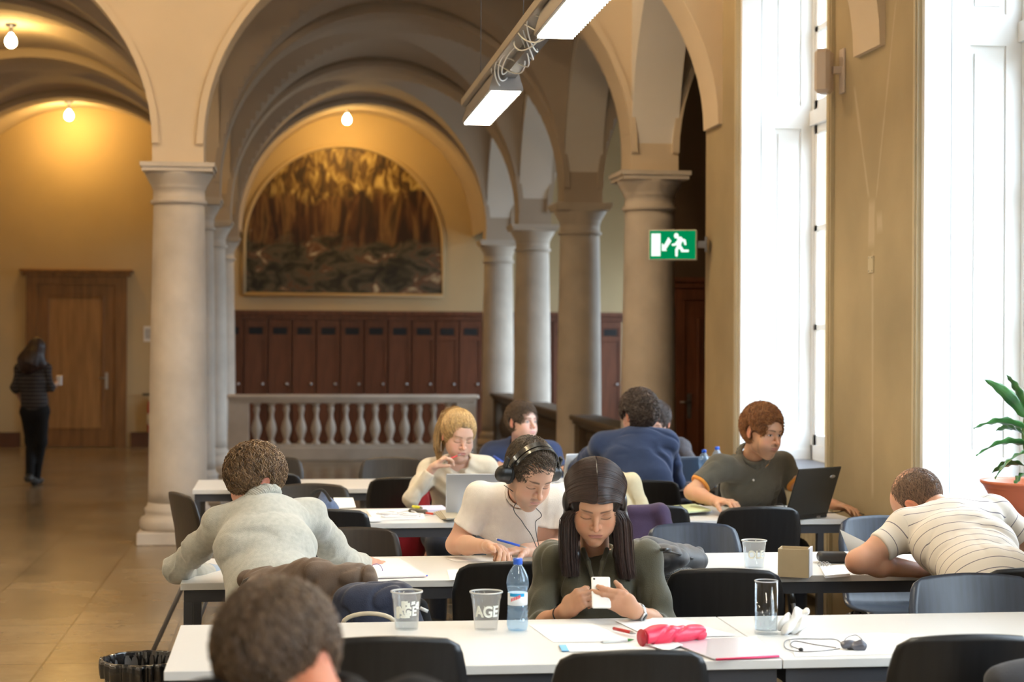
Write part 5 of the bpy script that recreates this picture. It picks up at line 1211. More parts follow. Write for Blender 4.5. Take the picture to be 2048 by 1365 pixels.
drape('raincoat', [('ecap', (P(700, 1200, 5.90), P(790, 1200, 5.92), .045, .05, .06, .05, (0, 0, 1))), ('ecap', (P(740, 1200, 5.9), P(735, 1330, 5.86), .12, .05, .14, .05, (1, 0, 0)), dict(k=.04)), ('cap', (P(800, 1200, 5.92), P(830, 1290, 5.90), .055, .05), dict(k=.04))],
    'dark navy raincoat hanging below the brown jacket', 'coat', nj, seed=5)
hb = empty('handbag', (0, 0, 0), label='cream-handled dark handbag behind the foreground head, only its curved handle showing', cat='handbag')
s = SDF(); s.box(P(738, 1330, 5.79), (.14, .045, .11), rnd=.03); mesh_obj('bag_body', [s.mesh(.006)], M['black_cloth'], hb)
m = MB(); m.tube([P(738 + 52 * math.cos(a * .314) * 1.0, 1248 - 20 * math.sin(a * .314), 5.78) for a in range(11)], .0075, n=8, flat=.5); m.build('bag_handle', mat('cream_leather', (.62, .55, .42), .4), hb)
s = SDF(); s.ecap(P(838, 1215, 5.95), P(852, 1300, 5.92), .03, .03, .05, .04, (1, 0, 0)); bb = mesh_obj('shoulder_bag', [s.mesh(.005, lambda p: .003 * wav(p, 20, 1), .003)], M['black_cloth']); tag(bb, 'black bag with a white flash right of the splashy cup', 'bag')
m = MB(); m.tube([P(840, 1217, 5.90), P(856, 1224, 5.90)], .006, n=8, flat=.4); m.build('white_flash', M['paper'], bb)
drape('jacket', [('ecap', (P(1262, 1022, 8.46), P(1318, 1024, 8.46), .03, .035, .035, .035, (0, 0, 1))), ('ecap', (P(1290, 1030, 8.46), P(1295, 1110, 8.42), .12, .035, .15, .04, (1, 0, 0)), dict(k=.03)), ('cap', (P(1320, 1024, 8.45), P(1342, 1090, 8.42), .035, .03), dict(k=.03))],
    'purple jacket hung over a chair behind the backpack', 'jacket', clothm('purple_cotton', (.055, .035, .075), .8), seed=7)
drape('jacket', [('ecap', (P(1240, 955, 9.0), P(1262, 962, 9.0), .03, .04, .04, .05, (0, 0, 1))), ('ecap', (P(1256, 968, 9.0), P(1262, 1060, 9.0), .07, .05, .09, .05, (1, 0, 0)), dict(k=.04)), ('cap', (P(1268, 968, 9.0), P(1286, 1010, 8.98), .035, .03), dict(k=.03))],
    'cream jacket over a chair behind the head of the woman with the phone', 'jacket', clothm('cream_wool', (.62, .54, .36), .9), seed=9)
drape('coat', [('ecap', (P(860, 1000, 10.25), P(950, 1000, 10.25), .05, .045, .05, .045, (0, 0, 1))), ('ecap', (P(905, 1000, 10.22), P(905, 1060, 10.18), .20, .045, .20, .05, (1, 0, 0)), dict(k=.04)), ('ecap', (P(806, 1070, 9.95), P(800, 1150, 9.95), .14, .10, .13, .10, (1, 0, 0)), dict(k=.05)), ('cap', (P(850, 985, 10.15), P(830, 1075, 10.0), .05, .06), dict(k=.05))],
    'dark red coat on and around the chair of the blonde woman', 'coat', clothm('red_wool', (.26, .012, .022), .8), seed=11)
drape('jacket', [('ecap', (P(2000, 1365, 4.60), P(2090, 1350, 4.60), .04, .05, .05, .05, (0, 0, 1))), ('ecap', (P(2060, 1370, 4.60), P(2060, 1480, 4.58), .10, .05, .12, .05, (1, 0, 0)), dict(k=.04))],
    'grey jacket over a chair in the bottom right corner', 'jacket', clothm('charcoal_wool', (.05, .05, .055), .9), seed=3)
# ================================================================== WASTE BIN
bn = empty('waste_bin', (*(PZ(288, 1320, .31).xy), 0), label='round waste bin lined with a black plastic bag, left of the nearest table', cat='waste bin')
m = MB(); m.lathe([(0, 0), (.125, 0), (.13, .01), (.168, .30), (.172, .305), (.165, .30), (.126, .012), (0, .010)], n=40); m.build('bin_shell', mat('bin_brown_plastic', (.016, .012, .011), .45), bn)
def bagf(u, v):
    a = u * 2 * math.pi; w = .006 * math.sin(a * 17 + 3 * math.sin(a * 5)) + .004 * math.sin(a * 31)
    pr = [(.150, .19), (.158, .25), (.162, .295), (.168, .318), (.178, .312), (.180, .28), (.176, .245)]; t = v * 6; i = min(int(t), 5); f_ = t - i; r = pr[i][0] * (1 - f_) + pr[i + 1][0] * f_; z = pr[i][1] * (1 - f_) + pr[i + 1][1] * f_
    r += w * (1.2 if v > .6 or v < .3 else .35); z += .004 * math.sin(a * 9) * (v > .5); return (r * math.cos(a), r * math.sin(a), z)
m = MB(); m.grid(bagf, 160, 18); m.build('bin_liner', mat('black_film', (.012, .011, .012), .25, coat=.6), bn)
# ================================================================== POT PLANT
pp = PZ(2022, 1012, WSILL); pp = Vector((XW + .16, (P(2022, 1000, 7.9)).y, WSILL)); pv = PX(2052, 900, XW + .20)
pot = empty('potted_plant', (XW + .20, pv.y, WSILL), label='green leafy plant in a terracotta plastic bowl on the window sill', cat='plant'); pot.scale = (1.2, 1.2, 1.2)
tm = mat('terracotta_plastic', (.50, .13, .055), .4)
m = MB(); pr = [(.0, 0), (.085, 0), (.09, .005), (.09, .035), (.095, .045), (.110, .065)]
for k in range(6): pr += [(.112 + k * .0075, .068 + k * .014), (.116 + k * .0075, .074 + k * .014)]
pr += [(.158, .150), (.166, .156), (.168, .166), (.158, .166), (.150, .158), (.10, .07), (0, .06)]
m.lathe(pr, n=56); m.build('flower_pot', tm, pot)
m = MB(); m.lathe([(0, .142), (.08, .140), (.15, .136)][::-1], n=40); m.build('soil', mat('potting_soil', (.05, .03, .02), .9, bump=.5, bscale=80), pot)
lm, n, l, b = new_mat('leaf_green'); tc = n.new('ShaderNodeTexCoord'); nz = n.new('ShaderNodeTexNoise'); nz.inputs['Scale'].default_value = 9; l.new(tc.outputs['Object'], nz.inputs[0]); rp = n.new('ShaderNodeValToRGB'); rp.color_ramp.elements[0].color = (.012, .075, .02, 1); rp.color_ramp.elements[1].color = (.07, .24, .06, 1); rp.color_ramp.elements[0].position = .35; rp.color_ramp.elements[1].position = .65; l.new(nz.outputs[0], rp.inputs[0]); l.new(rp.outputs[0], b.inputs['Base Color']); b.inputs['Roughness'].default_value = .3; b.inputs['Coat Weight'].default_value = .3
m = MB(); m.tube(smooth_path([(0, 0, .13), (.01, 0, .22), (-.005, .01, .34), (.01, 0, .44)]), .009, n=8); m.tube(smooth_path([(.03, .02, .13), (.05, .03, .24), (.04, .02, .33)]), .007, n=8); m.build('stem', mat('stem_green', (.12, .20, .06), .5), pot)
rsc = Rt; right = Vector((rsc.x, rsc.y, 0)).normalized(); away = Vector((Fw.x, Fw.y, 0)).normalized()
def leaf(base, tip, w, droop, roll):
    base, tip = Vector(base), Vector(tip); ax = tip - base; L = ax.length; side = ax.cross(Vector((0, 0, 1))); side = side.normalized() if side.length > 1e-4 else Vector((1, 0, 0)); side = (side * math.cos(roll) + ax.normalized().cross(side) * math.sin(roll)); up = side.cross(ax).normalized()
    def f(u, v):
        s = v; ww = w * (math.sin(math.pi * min(1, s * 1.0) ** .8) ** .8 if 0 < s < 1 else 0) * (1 - .25 * s) + (.004 if s < .12 else 0)
        x = (u - .5) * 2; p = base + ax * s + Vector((0, 0, -droop * (s * s - s * .3) + .18 * L * math.sin(math.pi * s) * .5)) + side * (x * ww) + up * (abs(x) * ww * .35 + .004 * math.sin(s * 25 + x * 2) * abs(x)); return p, up
    mb_ = MB(); mb_.sheet(f, 6, 18, .0012); return mb_.build('leaf', lm, pot)
def lp_(dx, dz, dy=0): return right * dx + away * dy + Vector((0, 0, dz))
for (bx_, tx, w, dr, ro) in (((0, .40, 0), (-.165, .545, -.02), .026, 0, 1.0), ((.0, .42, 0), (-.06, .56, .05), .022, 0, 1.2), ((.01, .42, 0), (.02, .50, -.03), .034, 0, 1.25), ((0, .36, 0), (-.205, .375, -.03), .026, .02, .6), ((0, .30, 0), (-.20, .275, -.05), .030, .02, .5), ((0, .27, 0), (-.13, .19, -.05), .028, .02, .4), ((0, .30, .0), (.05, .36, -.10), .040, .02, .7), ((.01, .2, 0), (-.07, .15, -.09), .026, .01, .5), ((.01, .22, 0), (.06, .12, -.10), .028, .02, .4), ((.02, .36, 0), (.18, .42, .02), .03, .02, .5), ((.03, .3, 0), (.22, .30, -.02), .03, .03, .5), ((.02, .24, 0), (.16, .2, .05), .03, .03, .5), ((.02, .40, 0), (.12, .52, .03), .028, 0, .9), ((0, .33, 0), (-.08, .36, .12), .03, .02, .5), ((.0, .22, 0), (-.10, .20, .10), .03, .02, .4)):
    leaf(lp_(*bx_), lp_(*tx), w, dr, ro)
# ================================================================== PEOPLE
def Q(px, z, d):
    v = P(px, 700, d); return Vector((v.x, v.y, z))
def hair_cap(M_, cuts, shell=(.083, .105, .098), c=(0, -.014, .026), h=.003, amp=.004, freq=60, aniso=(1, 1, 1), extra=None, seed=0):
    s = SDF(M_); s.ell(c, shell, k=0)
    if extra: extra(s)
    for (cc, rr) in cuts: s.ell(cc, rr, k=.006, op=1)
    Mi = np.array(Matrix(M_).inverted())
    def disp(p):
        q = p @ Mi[:3, :3].T + Mi[:3, 3]; return wav(q, freq, seed, 5, aniso) * amp
    return s.mesh(h, disp, amp)
EARS = [((.100, -.008, -.008), (.030, .024, .037)), ((-.100, -.008, -.008), (.030, .024, .037))]
FACE_CUTS = EARS + [((0, .125, -.046), (.088, .084, .116)), ((.088, .034, -.040), (.030, .048, .052)), ((-.088, .034, -.040), (.030, .048, .052)), ((0, .02, -.145), (.12, .095, .075)), ((0, -.06, -.170), (.12, .12, .085))]
def short_hair(M_, parent, col, N=2600, style=None, length=.045, r=.0016, curl=0, spread=.25, lift=.006, hl=None, seed=1, shell=(.081, .1025, .096), cuts=FACE_CUTS, amp=.003, curlf=60, scale_attr=1, front=.055, extra=None):
    cap_ = hair_cap(M_, cuts, shell, amp=amp, seed=seed, extra=extra)
    def mask(q):
        ok = np.ones(len(q), bool)
        for (cc, rr) in cuts: ok &= (np.sum(((q - np.array(cc)) / np.array(rr)) ** 2, axis=1) > 1.02)
        return ok
    if style is None:
        def style(q):
            fr = sstep(.01, .07, q[:, 1]) * sstep(.02, .07, q[:, 2]); return np.stack([q[:, 0] * 5 + .15 + .5 * fr, .35 - .9 * fr, -.7 + 1.2 * fr], 1)
    V, F, C = hair_locks(M_, style, N, col, seed, length, r, curl, lift, curlf, spread, mask, hl, shell, avoid=[(a_, tuple(v * .93 for v in b_)) for a_, b_ in cuts[:-2]])
    c0 = np.tile(np.array(col) * .45, (len(cap_[0]), 1)); return mesh_obj('hair', [cap_, (V, F)], M['hair'], parent, col=np.concatenate([c0, C]))
def hand(s, wr, fdir, normal, side, curl=(20, 25, 20), thumb=(.5, .6, .35), sc=1.0, spread=.06, curls=None, thumb_curl=25, fdir2=None, thvec=None):
    """side=+1/-1: which way the thumb lies along frame t = f x n"""
    f = Vector(fdir).normalized(); n = Vector(normal); n = (n - f * n.dot(f)).normalized(); t = f.cross(n) * side; wr = Vector(wr); out = {}
    pc = wr + f * .048 * sc
    s.ecap(wr, wr + f * .030 * sc, .026 * sc, .019 * sc, .033 * sc, .016 * sc, t, k=.02)
    s.ecap(wr + f * .028 * sc, wr + f * .078 * sc, .034 * sc, .0155 * sc, .038 * sc, .0125 * sc, t, k=.015)
    s.ell(wr + f * .035 * sc + t * .022 * sc + n * .006 * sc, V3((.018, .018, .018)) * sc, k=.015)
    Ls = (.072, .080, .074, .058); rr = (.0083, .0085, .0080, .0070)
    for i in range(4):
        o = (1.5 - i) * .0185 * sc; base = wr + f * (.084 - .003 * abs(i - 1.2)) * sc + t * o; c = curls[i] if curls else curl
        d = ((f if fdir2 is None else Vector(fdir2).normalized()) + t * (1.5 - i) * spread).normalized(); p = base; ang = 0; L = Ls[i] * sc; pts = [p - d * .02 * sc, p]
        for seg, cu in zip((.46, .30, .24), c):
            ang += cu; a = math.radians(ang); dd = d * math.cos(a) + n * math.sin(a); p = p + dd * (L * seg); pts.append(p)
        R = rr[i] * sc; s.chain(pts, [R, R * 1.06, R * .98, R * .90, R * .80], k=.006); out[i] = pts
    th = (f * thumb[0] + t * thumb[1] + n * thumb[2]).normalized() if thvec is None else Vector(thvec).normalized(); p0 = wr + f * .022 * sc + t * .022 * sc; p1 = p0 + th * .040 * sc
    d2 = (th * math.cos(math.radians(thumb_curl)) + ((f * .7 + n * .7).normalized() if thvec is None else th) * math.sin(math.radians(thumb_curl))).normalized(); p2 = p1 + d2 * .030 * sc; p3 = p2 + d2 * .022 * sc
    s.chain([p0, p1, p2, p3], [.013 * sc, .0105 * sc, .0092 * sc, .0078 * sc], k=.008); out['thumb'] = [p0, p1, p2, p3]
    return out
def skinmat_cols(c):
    def f(V): return np.tile(np.array(c), (len(V), 1)) * (1 + .06 * wav(V, 25, 3)[:, None] * np.array([.3, 1, 1]))
    return f
def torso(s, pel, wa, ch, nb, shL, shR, off=0.0, g=1.0, sr=.052, k=.05, depth=1.0):
    r = (Vector(shR) - Vector(shL)).normalized()
    s.ecap(pel, wa, (.165 * g + off), (.118 * depth + off), (.142 * g + off), (.104 * depth + off), r, k=.03)
    s.ecap(wa, ch, (.142 * g + off), (.104 * depth + off), (.165 * g + off), (.102 * depth + off), r, k=.05)
    top = Vector(ch).lerp(Vector(nb), .75)
    s.ecap(ch, top, (.165 * g + off), (.102 * depth + off), (.085 * g + off), (.070 + off), r, k=.06)
    mid = Vector(ch).lerp(Vector(nb), .70); m2 = Vector(ch).lerp(Vector(nb), .60); s.chain([Vector(shL).lerp(m2, .12), m2, Vector(shR).lerp(m2, .12)], [sr + off * .8, .068 + off, sr + off * .8], k=k)
    for sh in (shL, shR): s.cap(mid.lerp(Vector(sh), .25), sh, .055 + off, sr + off, k=k)
def legs(parent, pel, fwd, right, col_mat, shoe_mat, spread=.10, knee_out=.13, foot_back=0.0, h=.009, thigh=.43, floor=0.0, skip_shoes=False):
    s = SDF(); pel = Vector(pel); fwd = Vector(fwd).normalized(); right = Vector(right).normalized(); shs = []
    s.ecap(pel - right * .05, pel + right * .05, .10, .12, .10, .12, (0, 0, 1), k=.05)
    for sg in (-1, 1):
        hip = pel + right * (sg * spread); kn = hip + fwd * thigh + right * (sg * (knee_out - spread)); kn.z = .50 + floor; an = kn - fwd * (foot_back - .02) ; an.z = .10 + floor
        s.chain([hip, hip.lerp(kn, .5), kn], [.098, .085, .066], k=.05); s.chain([kn, kn.lerp(an, .4), an], [.064, .060, .045], k=.03)
        heel = an.copy(); heel.z = .045 + floor; toe = an + fwd * .17; toe.z = .038 + floor
        sh = SDF(); shs.append(sh); sh.cap(heel - fwd * .03, toe, .042, .034, k=.02); sh.cap(an, heel, .046, .045, k=.02)
    mesh_obj('trousers', [s.mesh(h, lambda p: .005 * wav(p, 22, 2, 5, (1, 1, .7)), .005)], col_mat, parent)
    for q in shs: q.plane((0, 0, .004 + floor), (0, 0, -1)); mesh_obj('shoe', [q.mesh(.006)], shoe_mat, parent)
def person(label, skin, neck, bodyparts, headp, hM):
    """body = head + neck + arms + hidden torso in one mesh. bodyparts: list of (SDF, h)"""
    hs = head_sdf(hM, headp); Mx = Matrix(hM)
    a = Mx @ Vector((0, -.018, -.055)); r = neck[1]
    hs.setM(None); hs.cap(a, neck[0], r * 1.0, r * 1.08, k=.03)
    parts = [hs.mesh(.0024 if headp.get('fine', 1) else .0035)]; nH = len(parts[0][0])
    for (s, h) in bodyparts: parts.append(s.mesh(h))
    cols = [head_cols(hM, headp)(parts[0][0])] + [skinmat_cols(skin)(q[0]) for q in parts[1:]]
    o = mesh_obj('person', parts, M['skin'], col=np.concatenate(cols)); tag(o, label, 'person')
    return o
def core(pel, wa, ch, nb, shL, shR, g=1.0, sr=.046):
    s = SDF(); torso(s, pel, wa, ch, nb, shL, shR, -.014, g, sr); return s
def dirf(v): return Vector((v[0], v[1], 0)).normalized()

# ---------------------------------------------------------------- woman with the phone
def olive_woman():
    sk = (.50, .27, .165)
    hM = headM(1190, 1001, 5.90, 3, 30, 1, 1.08); nb = P(1190, 1118, 6.08); shL = P(1100, 1118, 6.05); shR = P(1290, 1116, 6.05)
    ch = P(1192, 1190, 6.10); wa = P(1192, 1300, 6.12); pel = Q(1192, .56, 6.08)
    elL = P(1068, 1262, 5.98); elR = P(1326, 1256, 5.98); wrL = P(1130, 1224, 5.77); wrR = P(1268, 1222, 5.66)
    phM = Matrix.Translation(P(1202, 1186, 5.665)) @ Matrix.Rotation(YAW, 4, 'Z') @ Matrix.Rotation(math.radians(-42), 4, 'X')
    arms = []
    for (sh, el, wr, sd) in ((shL, elL, wrL, 1), (shR, elR, wrR, -1)):
        s = SDF(); s.cap(sh, el, .040, .036, k=.02); s.chain([el, Vector(el).lerp(wr, .45), wr], [.037, .034, .0235], k=.02)
        if sd == 1:      # the hand at picture left lies behind the other, thumb up along the phone
            hand(s, wr, P(1172, 1188, 5.72) - wr, R0 * .62 + Fw * .70 - U0 * .1, 1, curls=[(60, 60, 35), (62, 60, 40), (64, 60, 40), (66, 60, 40)], sc=.98, thumb=(.55, .25, .7))
        else:
            hand(s, wr, R0 * -.85 + U0 * .50 - Fw * .15, R0 * -.08 + Fw * .97 + U0 * .16, -1, curls=[(10, 18, 12), (12, 20, 12), (14, 22, 14), (16, 24, 16)], sc=.98, spread=.05, fdir2=R0 * -.97 - Fw * .10 + U0 * .10, thvec=R0 * -.55 + Fw * .55 + U0 * .62)
        arms.append((s, .003))
    o = person('woman with long dark hair and olive blouse holding a white phone', sk, (nb, .047), [(core(pel, wa, ch, nb, shL, shR, .84), .010)] + arms,
               dict(skin=sk, eyes='down', fem=1, lip=(.42, .16, .13), brow=(.035, .018, .012), w=.97, jaw=.88, browt=.85), hM)
    # blouse
    s = SDF(); torso(s, pel, wa, ch, nb, shL, shR, .012, .82, .046)
    for (sh, el, wr) in ((shL, elL, wrL), (shR, elR, wrR)):
        m_ = Vector(el).lerp(wr, .30); s.chain([sh, Vector(sh).lerp(el, .6), el, m_], [.050, .050, .050, .046], k=.03); s.plane(m_ + (Vector(wr) - m_).normalized() * .01, Vector(wr) - m_, lim=.09)
    for sx in (1, 1):
        pass
    s.ell(P(1160, 1180, 5.99), (.06, .05, .06), k=.05); s.ell(P(1222, 1180, 5.99), (.06, .05, .06), k=.05)
    s.cap(P(1200, 1100, 5.97), P(1201, 1168, 5.93), .036, .012, k=.010, op=1); s.cap(nb + Vector((0, 0, -.01)), Vector(nb) + Vector((0, -.02, .12)), .056, .075, k=.01, op=1)
    mesh_obj('blouse', [s.mesh(.0048, folds(.011, 11, 2, (1, 1, .55)), .022)], clothm('olive_blouse', (.075, .070, .045), .7, sheen=.25), o)
    s = SDF(); s.chain([P(1166, 1100, 5.99), P(1176, 1125, 5.945), P(1188, 1170, 5.93)], [.009, .008, .006], k=.01); s.chain([P(1214, 1100, 5.99), P(1206, 1125, 5.945), P(1196, 1170, 5.93)], [.009, .008, .006], k=.01)
    mesh_obj('blouse_collar', [s.mesh(.003)], bpy.data.materials['olive_blouse'], o)
    # skin of the neckline
    # long hair: two curtains falling from a centre parting
    s = SDF(hM); s.ell((0, -.016, .026), (.094, .104, .0955), k=0)
    for (cc, rr) in [((0, .134, -.052), (.074, .096, .118)), ((0, .09, -.20), (.062, .14, .12))]: s.ell(cc, rr, k=.008, op=1)
    capm = s.mesh(.003, lambda p: .0015 * wav(p, 90, 1), .002)
    s = SDF()
    cur = {-1: [(1130, 1000, 5.93), (1127, 1035, 5.92), (1125, 1075, 5.94), (1126, 1120, 5.95), (1130, 1155, 5.95)], 1: [(1251, 1000, 5.93), (1255, 1035, 5.92), (1259, 1075, 5.94), (1261, 1120, 5.95), (1267, 1160, 5.95)]}
    inn = {-1: [(1156, 995, 5.925), (1153, 1035, 5.925), (1151, 1070, 5.925), (1152, 1110, 5.92), (1156, 1150, 5.93)], 1: [(1226, 995, 5.925), (1229, 1035, 5.925), (1232, 1070, 5.925), (1234, 1110, 5.92), (1242, 1152, 5.93)]}
    for sg in (-1, 1):
        a = [P(q[0] - sg * 9, q[1], q[2] + .022) for q in cur[sg]]; b = [P(*q) for q in inn[sg]]
        s.chain(a, [.016, .016, .019, .018, .008], k=.012); s.chain(b, [.007, .008, .011, .012, .006], k=.02)
    s.setM(hM); s.ell((.082, -.008, -.012), (.020, .034, .042), k=.015); s.ell((-.082, -.008, -.012), (.020, .034, .042), k=.015); s.setM(None)
    cm2 = s.mesh(.004)
    rs = np.random.RandomState(4); N = 3600; K = 19; Mx = np.array(hM); paths = np.zeros((N, K, 3)); sgn = np.where(rs.rand(N) < .5, -1, 1)
    u = rs.rand(N); v = rs.rand(N)
    for i in range(N):
        sg = sgn[i]; y0 = .108 - .20 * u[i]; c = cur[sg]; b = inn[sg]; w = v[i]
        for k in range(10):        # over the skull, from the parting to the side
            t = k / 9; an = .012 + t * 1.62; y = y0 * (1 - .60 * t ** 1.6) - .010 - .014 * t; ly = 1 + .05 * w
            rr = math.sqrt(max(.10, 1 - ((y + .016) / .114) ** 2)); q = np.array([sg * .099 * ly * rr * math.sin(an), y, .026 + .0985 * ly * rr * math.cos(an) - .036 * max(0, y0 / .108) ** 2 * math.sin(min(an, 1.57))])
            for (ec, er) in (((0, -.014, .030), (.080, .100, .094)), ((0, .030, -.014), (.069, .071, .098)), ((0, .040, .035), (.065, .058, .063))) * 2:
                dv = (q - ec) / np.array(er); e = np.linalg.norm(dv); lim = 1.0 + .03 * w
                if e < lim: q = ec + (q - ec) * (lim / e)
            paths[i, k] = Mx[:3, :3] @ q + Mx[:3, 3]
        jx, jy = rs.randn() * 3.5, rs.randn() * .016; endl = 1 - .25 * rs.rand() ** 2
        back = 1 - u[i] * .0
        for k in range(10, K):
            t = (k - 9) / (K - 10) * endl * 4; a_ = min(int(t), 3); ft = t - a_
            A = [c[a_][m] * (1 - ft) + c[a_ + 1][m] * ft for m in range(3)]; B = [b[a_][m] * (1 - ft) + b[a_ + 1][m] * ft for m in range(3)]
            ww = w ** .8; dd = -.030 * math.sin(math.pi * (.12 + .8 * w)) - .010 + .10 * (u[i] - .35) * (u[i] > .35)
            x = A[0] * (1 - ww) + B[0] * ww + sg * 2 * (1 - w) + jx * .8; y_ = A[1]; paths[i, k] = np.array(P(x, y_, A[2] + dd + jy))
    for _ in range(2): paths[:, 1:-1] = .5 * paths[:, 1:-1] + .25 * (paths[:, :-2] + paths[:, 2:])
    rad = np.array([.5, .8, 1, 1, 1, 1, 1, 1, 1, 1, 1, 1, 1, 1, 1, .9, .8, .6, .15])[None, :] * (.0014 * (.6 + .8 * rs.rand(N)))[:, None]
    base = np.array([.032, .016, .012])[None, :] * (.5 + 1.0 * rs.rand(N))[:, None]
    V, F, C = tubes(paths, rad, 4, base); c0 = np.tile(np.array([.014, .008, .006]), (len(capm[0]) + len(cm2[0]), 1)); Mi = np.array(hM.inverted()); ql = capm[0] @ Mi[:3, :3].T + Mi[:3, 3]; c0[:len(ql)][(np.abs(ql[:, 0]) < .0015) & (ql[:, 2] > .04)] = (.13, .08, .05)
    m = hair_mat('dark_glossy_hair', .36, .45); mesh_obj('hair', [capm, cm2, (V, F)], m, o, col=np.concatenate([c0, C]))
    # bracelet and watch
    m = MB(); ax = (Vector(wrL) - elL).normalized(); c = Vector(wrL) - ax * .035; fr = frame(ax, (1, 0, 0)); m.tube([c + Vector(fr[0]) * .028 * math.cos(a * .35) + Vector(fr[1]) * .028 * math.sin(a * .35) for a in range(19)], .0022, n=6); tag(m.build('bracelet', M['black']), 'thin dark cord bracelet on the wrist of the woman with the phone', 'bracelet')
    wt = empty('wrist_watch', (0, 0, 0), label='silver wrist watch on the arm of the woman with the phone', cat='watch')
    m = MB(); ax = (Vector(wrR) - elR).normalized(); c = Vector(wrR) - ax * .030; fr = frame(ax, (0, -1, 0)); pts = [c + Vector(fr[0]) * .028 * math.cos(a * .35) + Vector(fr[1]) * .028 * math.sin(a * .35) for a in range(19)]; m.tube(pts, .0055, n=8, flat=.4); m.build('watch_band', M['steel'], wt)
    m = MB(); zz = Vector(fr[0]); R4 = Matrix((Vector(fr[1]), Vector(fr[2]), zz)).transposed().to_4x4(); m.lathe([(0, -.004), (.016, -.004), (.017, 0), (.015, .004), (0, .0045)], n=24, M=Matrix.Translation(c + zz * .030) @ R4); m.build('watch_case', M['steel'], wt)
    m = MB(); m.lathe([(0, .0046), (.0125, .0046), (.0125, .0050), (0, .0050)], n=20, M=Matrix.Translation(c + zz * .030) @ R4); m.build('watch_dial', M['black'], wt)
    # phone
    ph = empty('mobile_phone', (0, 0, 0), label='white mobile phone held in both hands by the long haired woman', cat='phone'); ph.matrix_world = phM
    s = SDF(); s.box((0, 0, 0), (.031, .0055, .060), rnd=.0054); s.cap((-.0, 0, 0), (0, .0, 0), .001)
    V, F = s.mesh(.0018); mesh_obj('phone_case', [(V, F)], mat('white_gloss_plastic', (.82, .82, .80), .18, coat=.5), ph)
    m = MB(); m.lathe([(0, 0), (.0036, 0), (.0036, .001), (0, .001)], n=16, M=Matrix.Translation((-.021, -.0052, .049)) @ Matrix.Rotation(math.radians(90), 4, 'X')); m.build('camera_lens', M['black'], ph)
    m = MB(); m.box(-.027, .027, .0052, .0060, -.040, .042); m.build('screen', emat('phone_screen', (.6, .7, .8), .5), ph)
    legs(o, pel, (0, -1, 0), (1, 0, 0), M['jeans'], M['shoe'], thigh=.38)
    return o

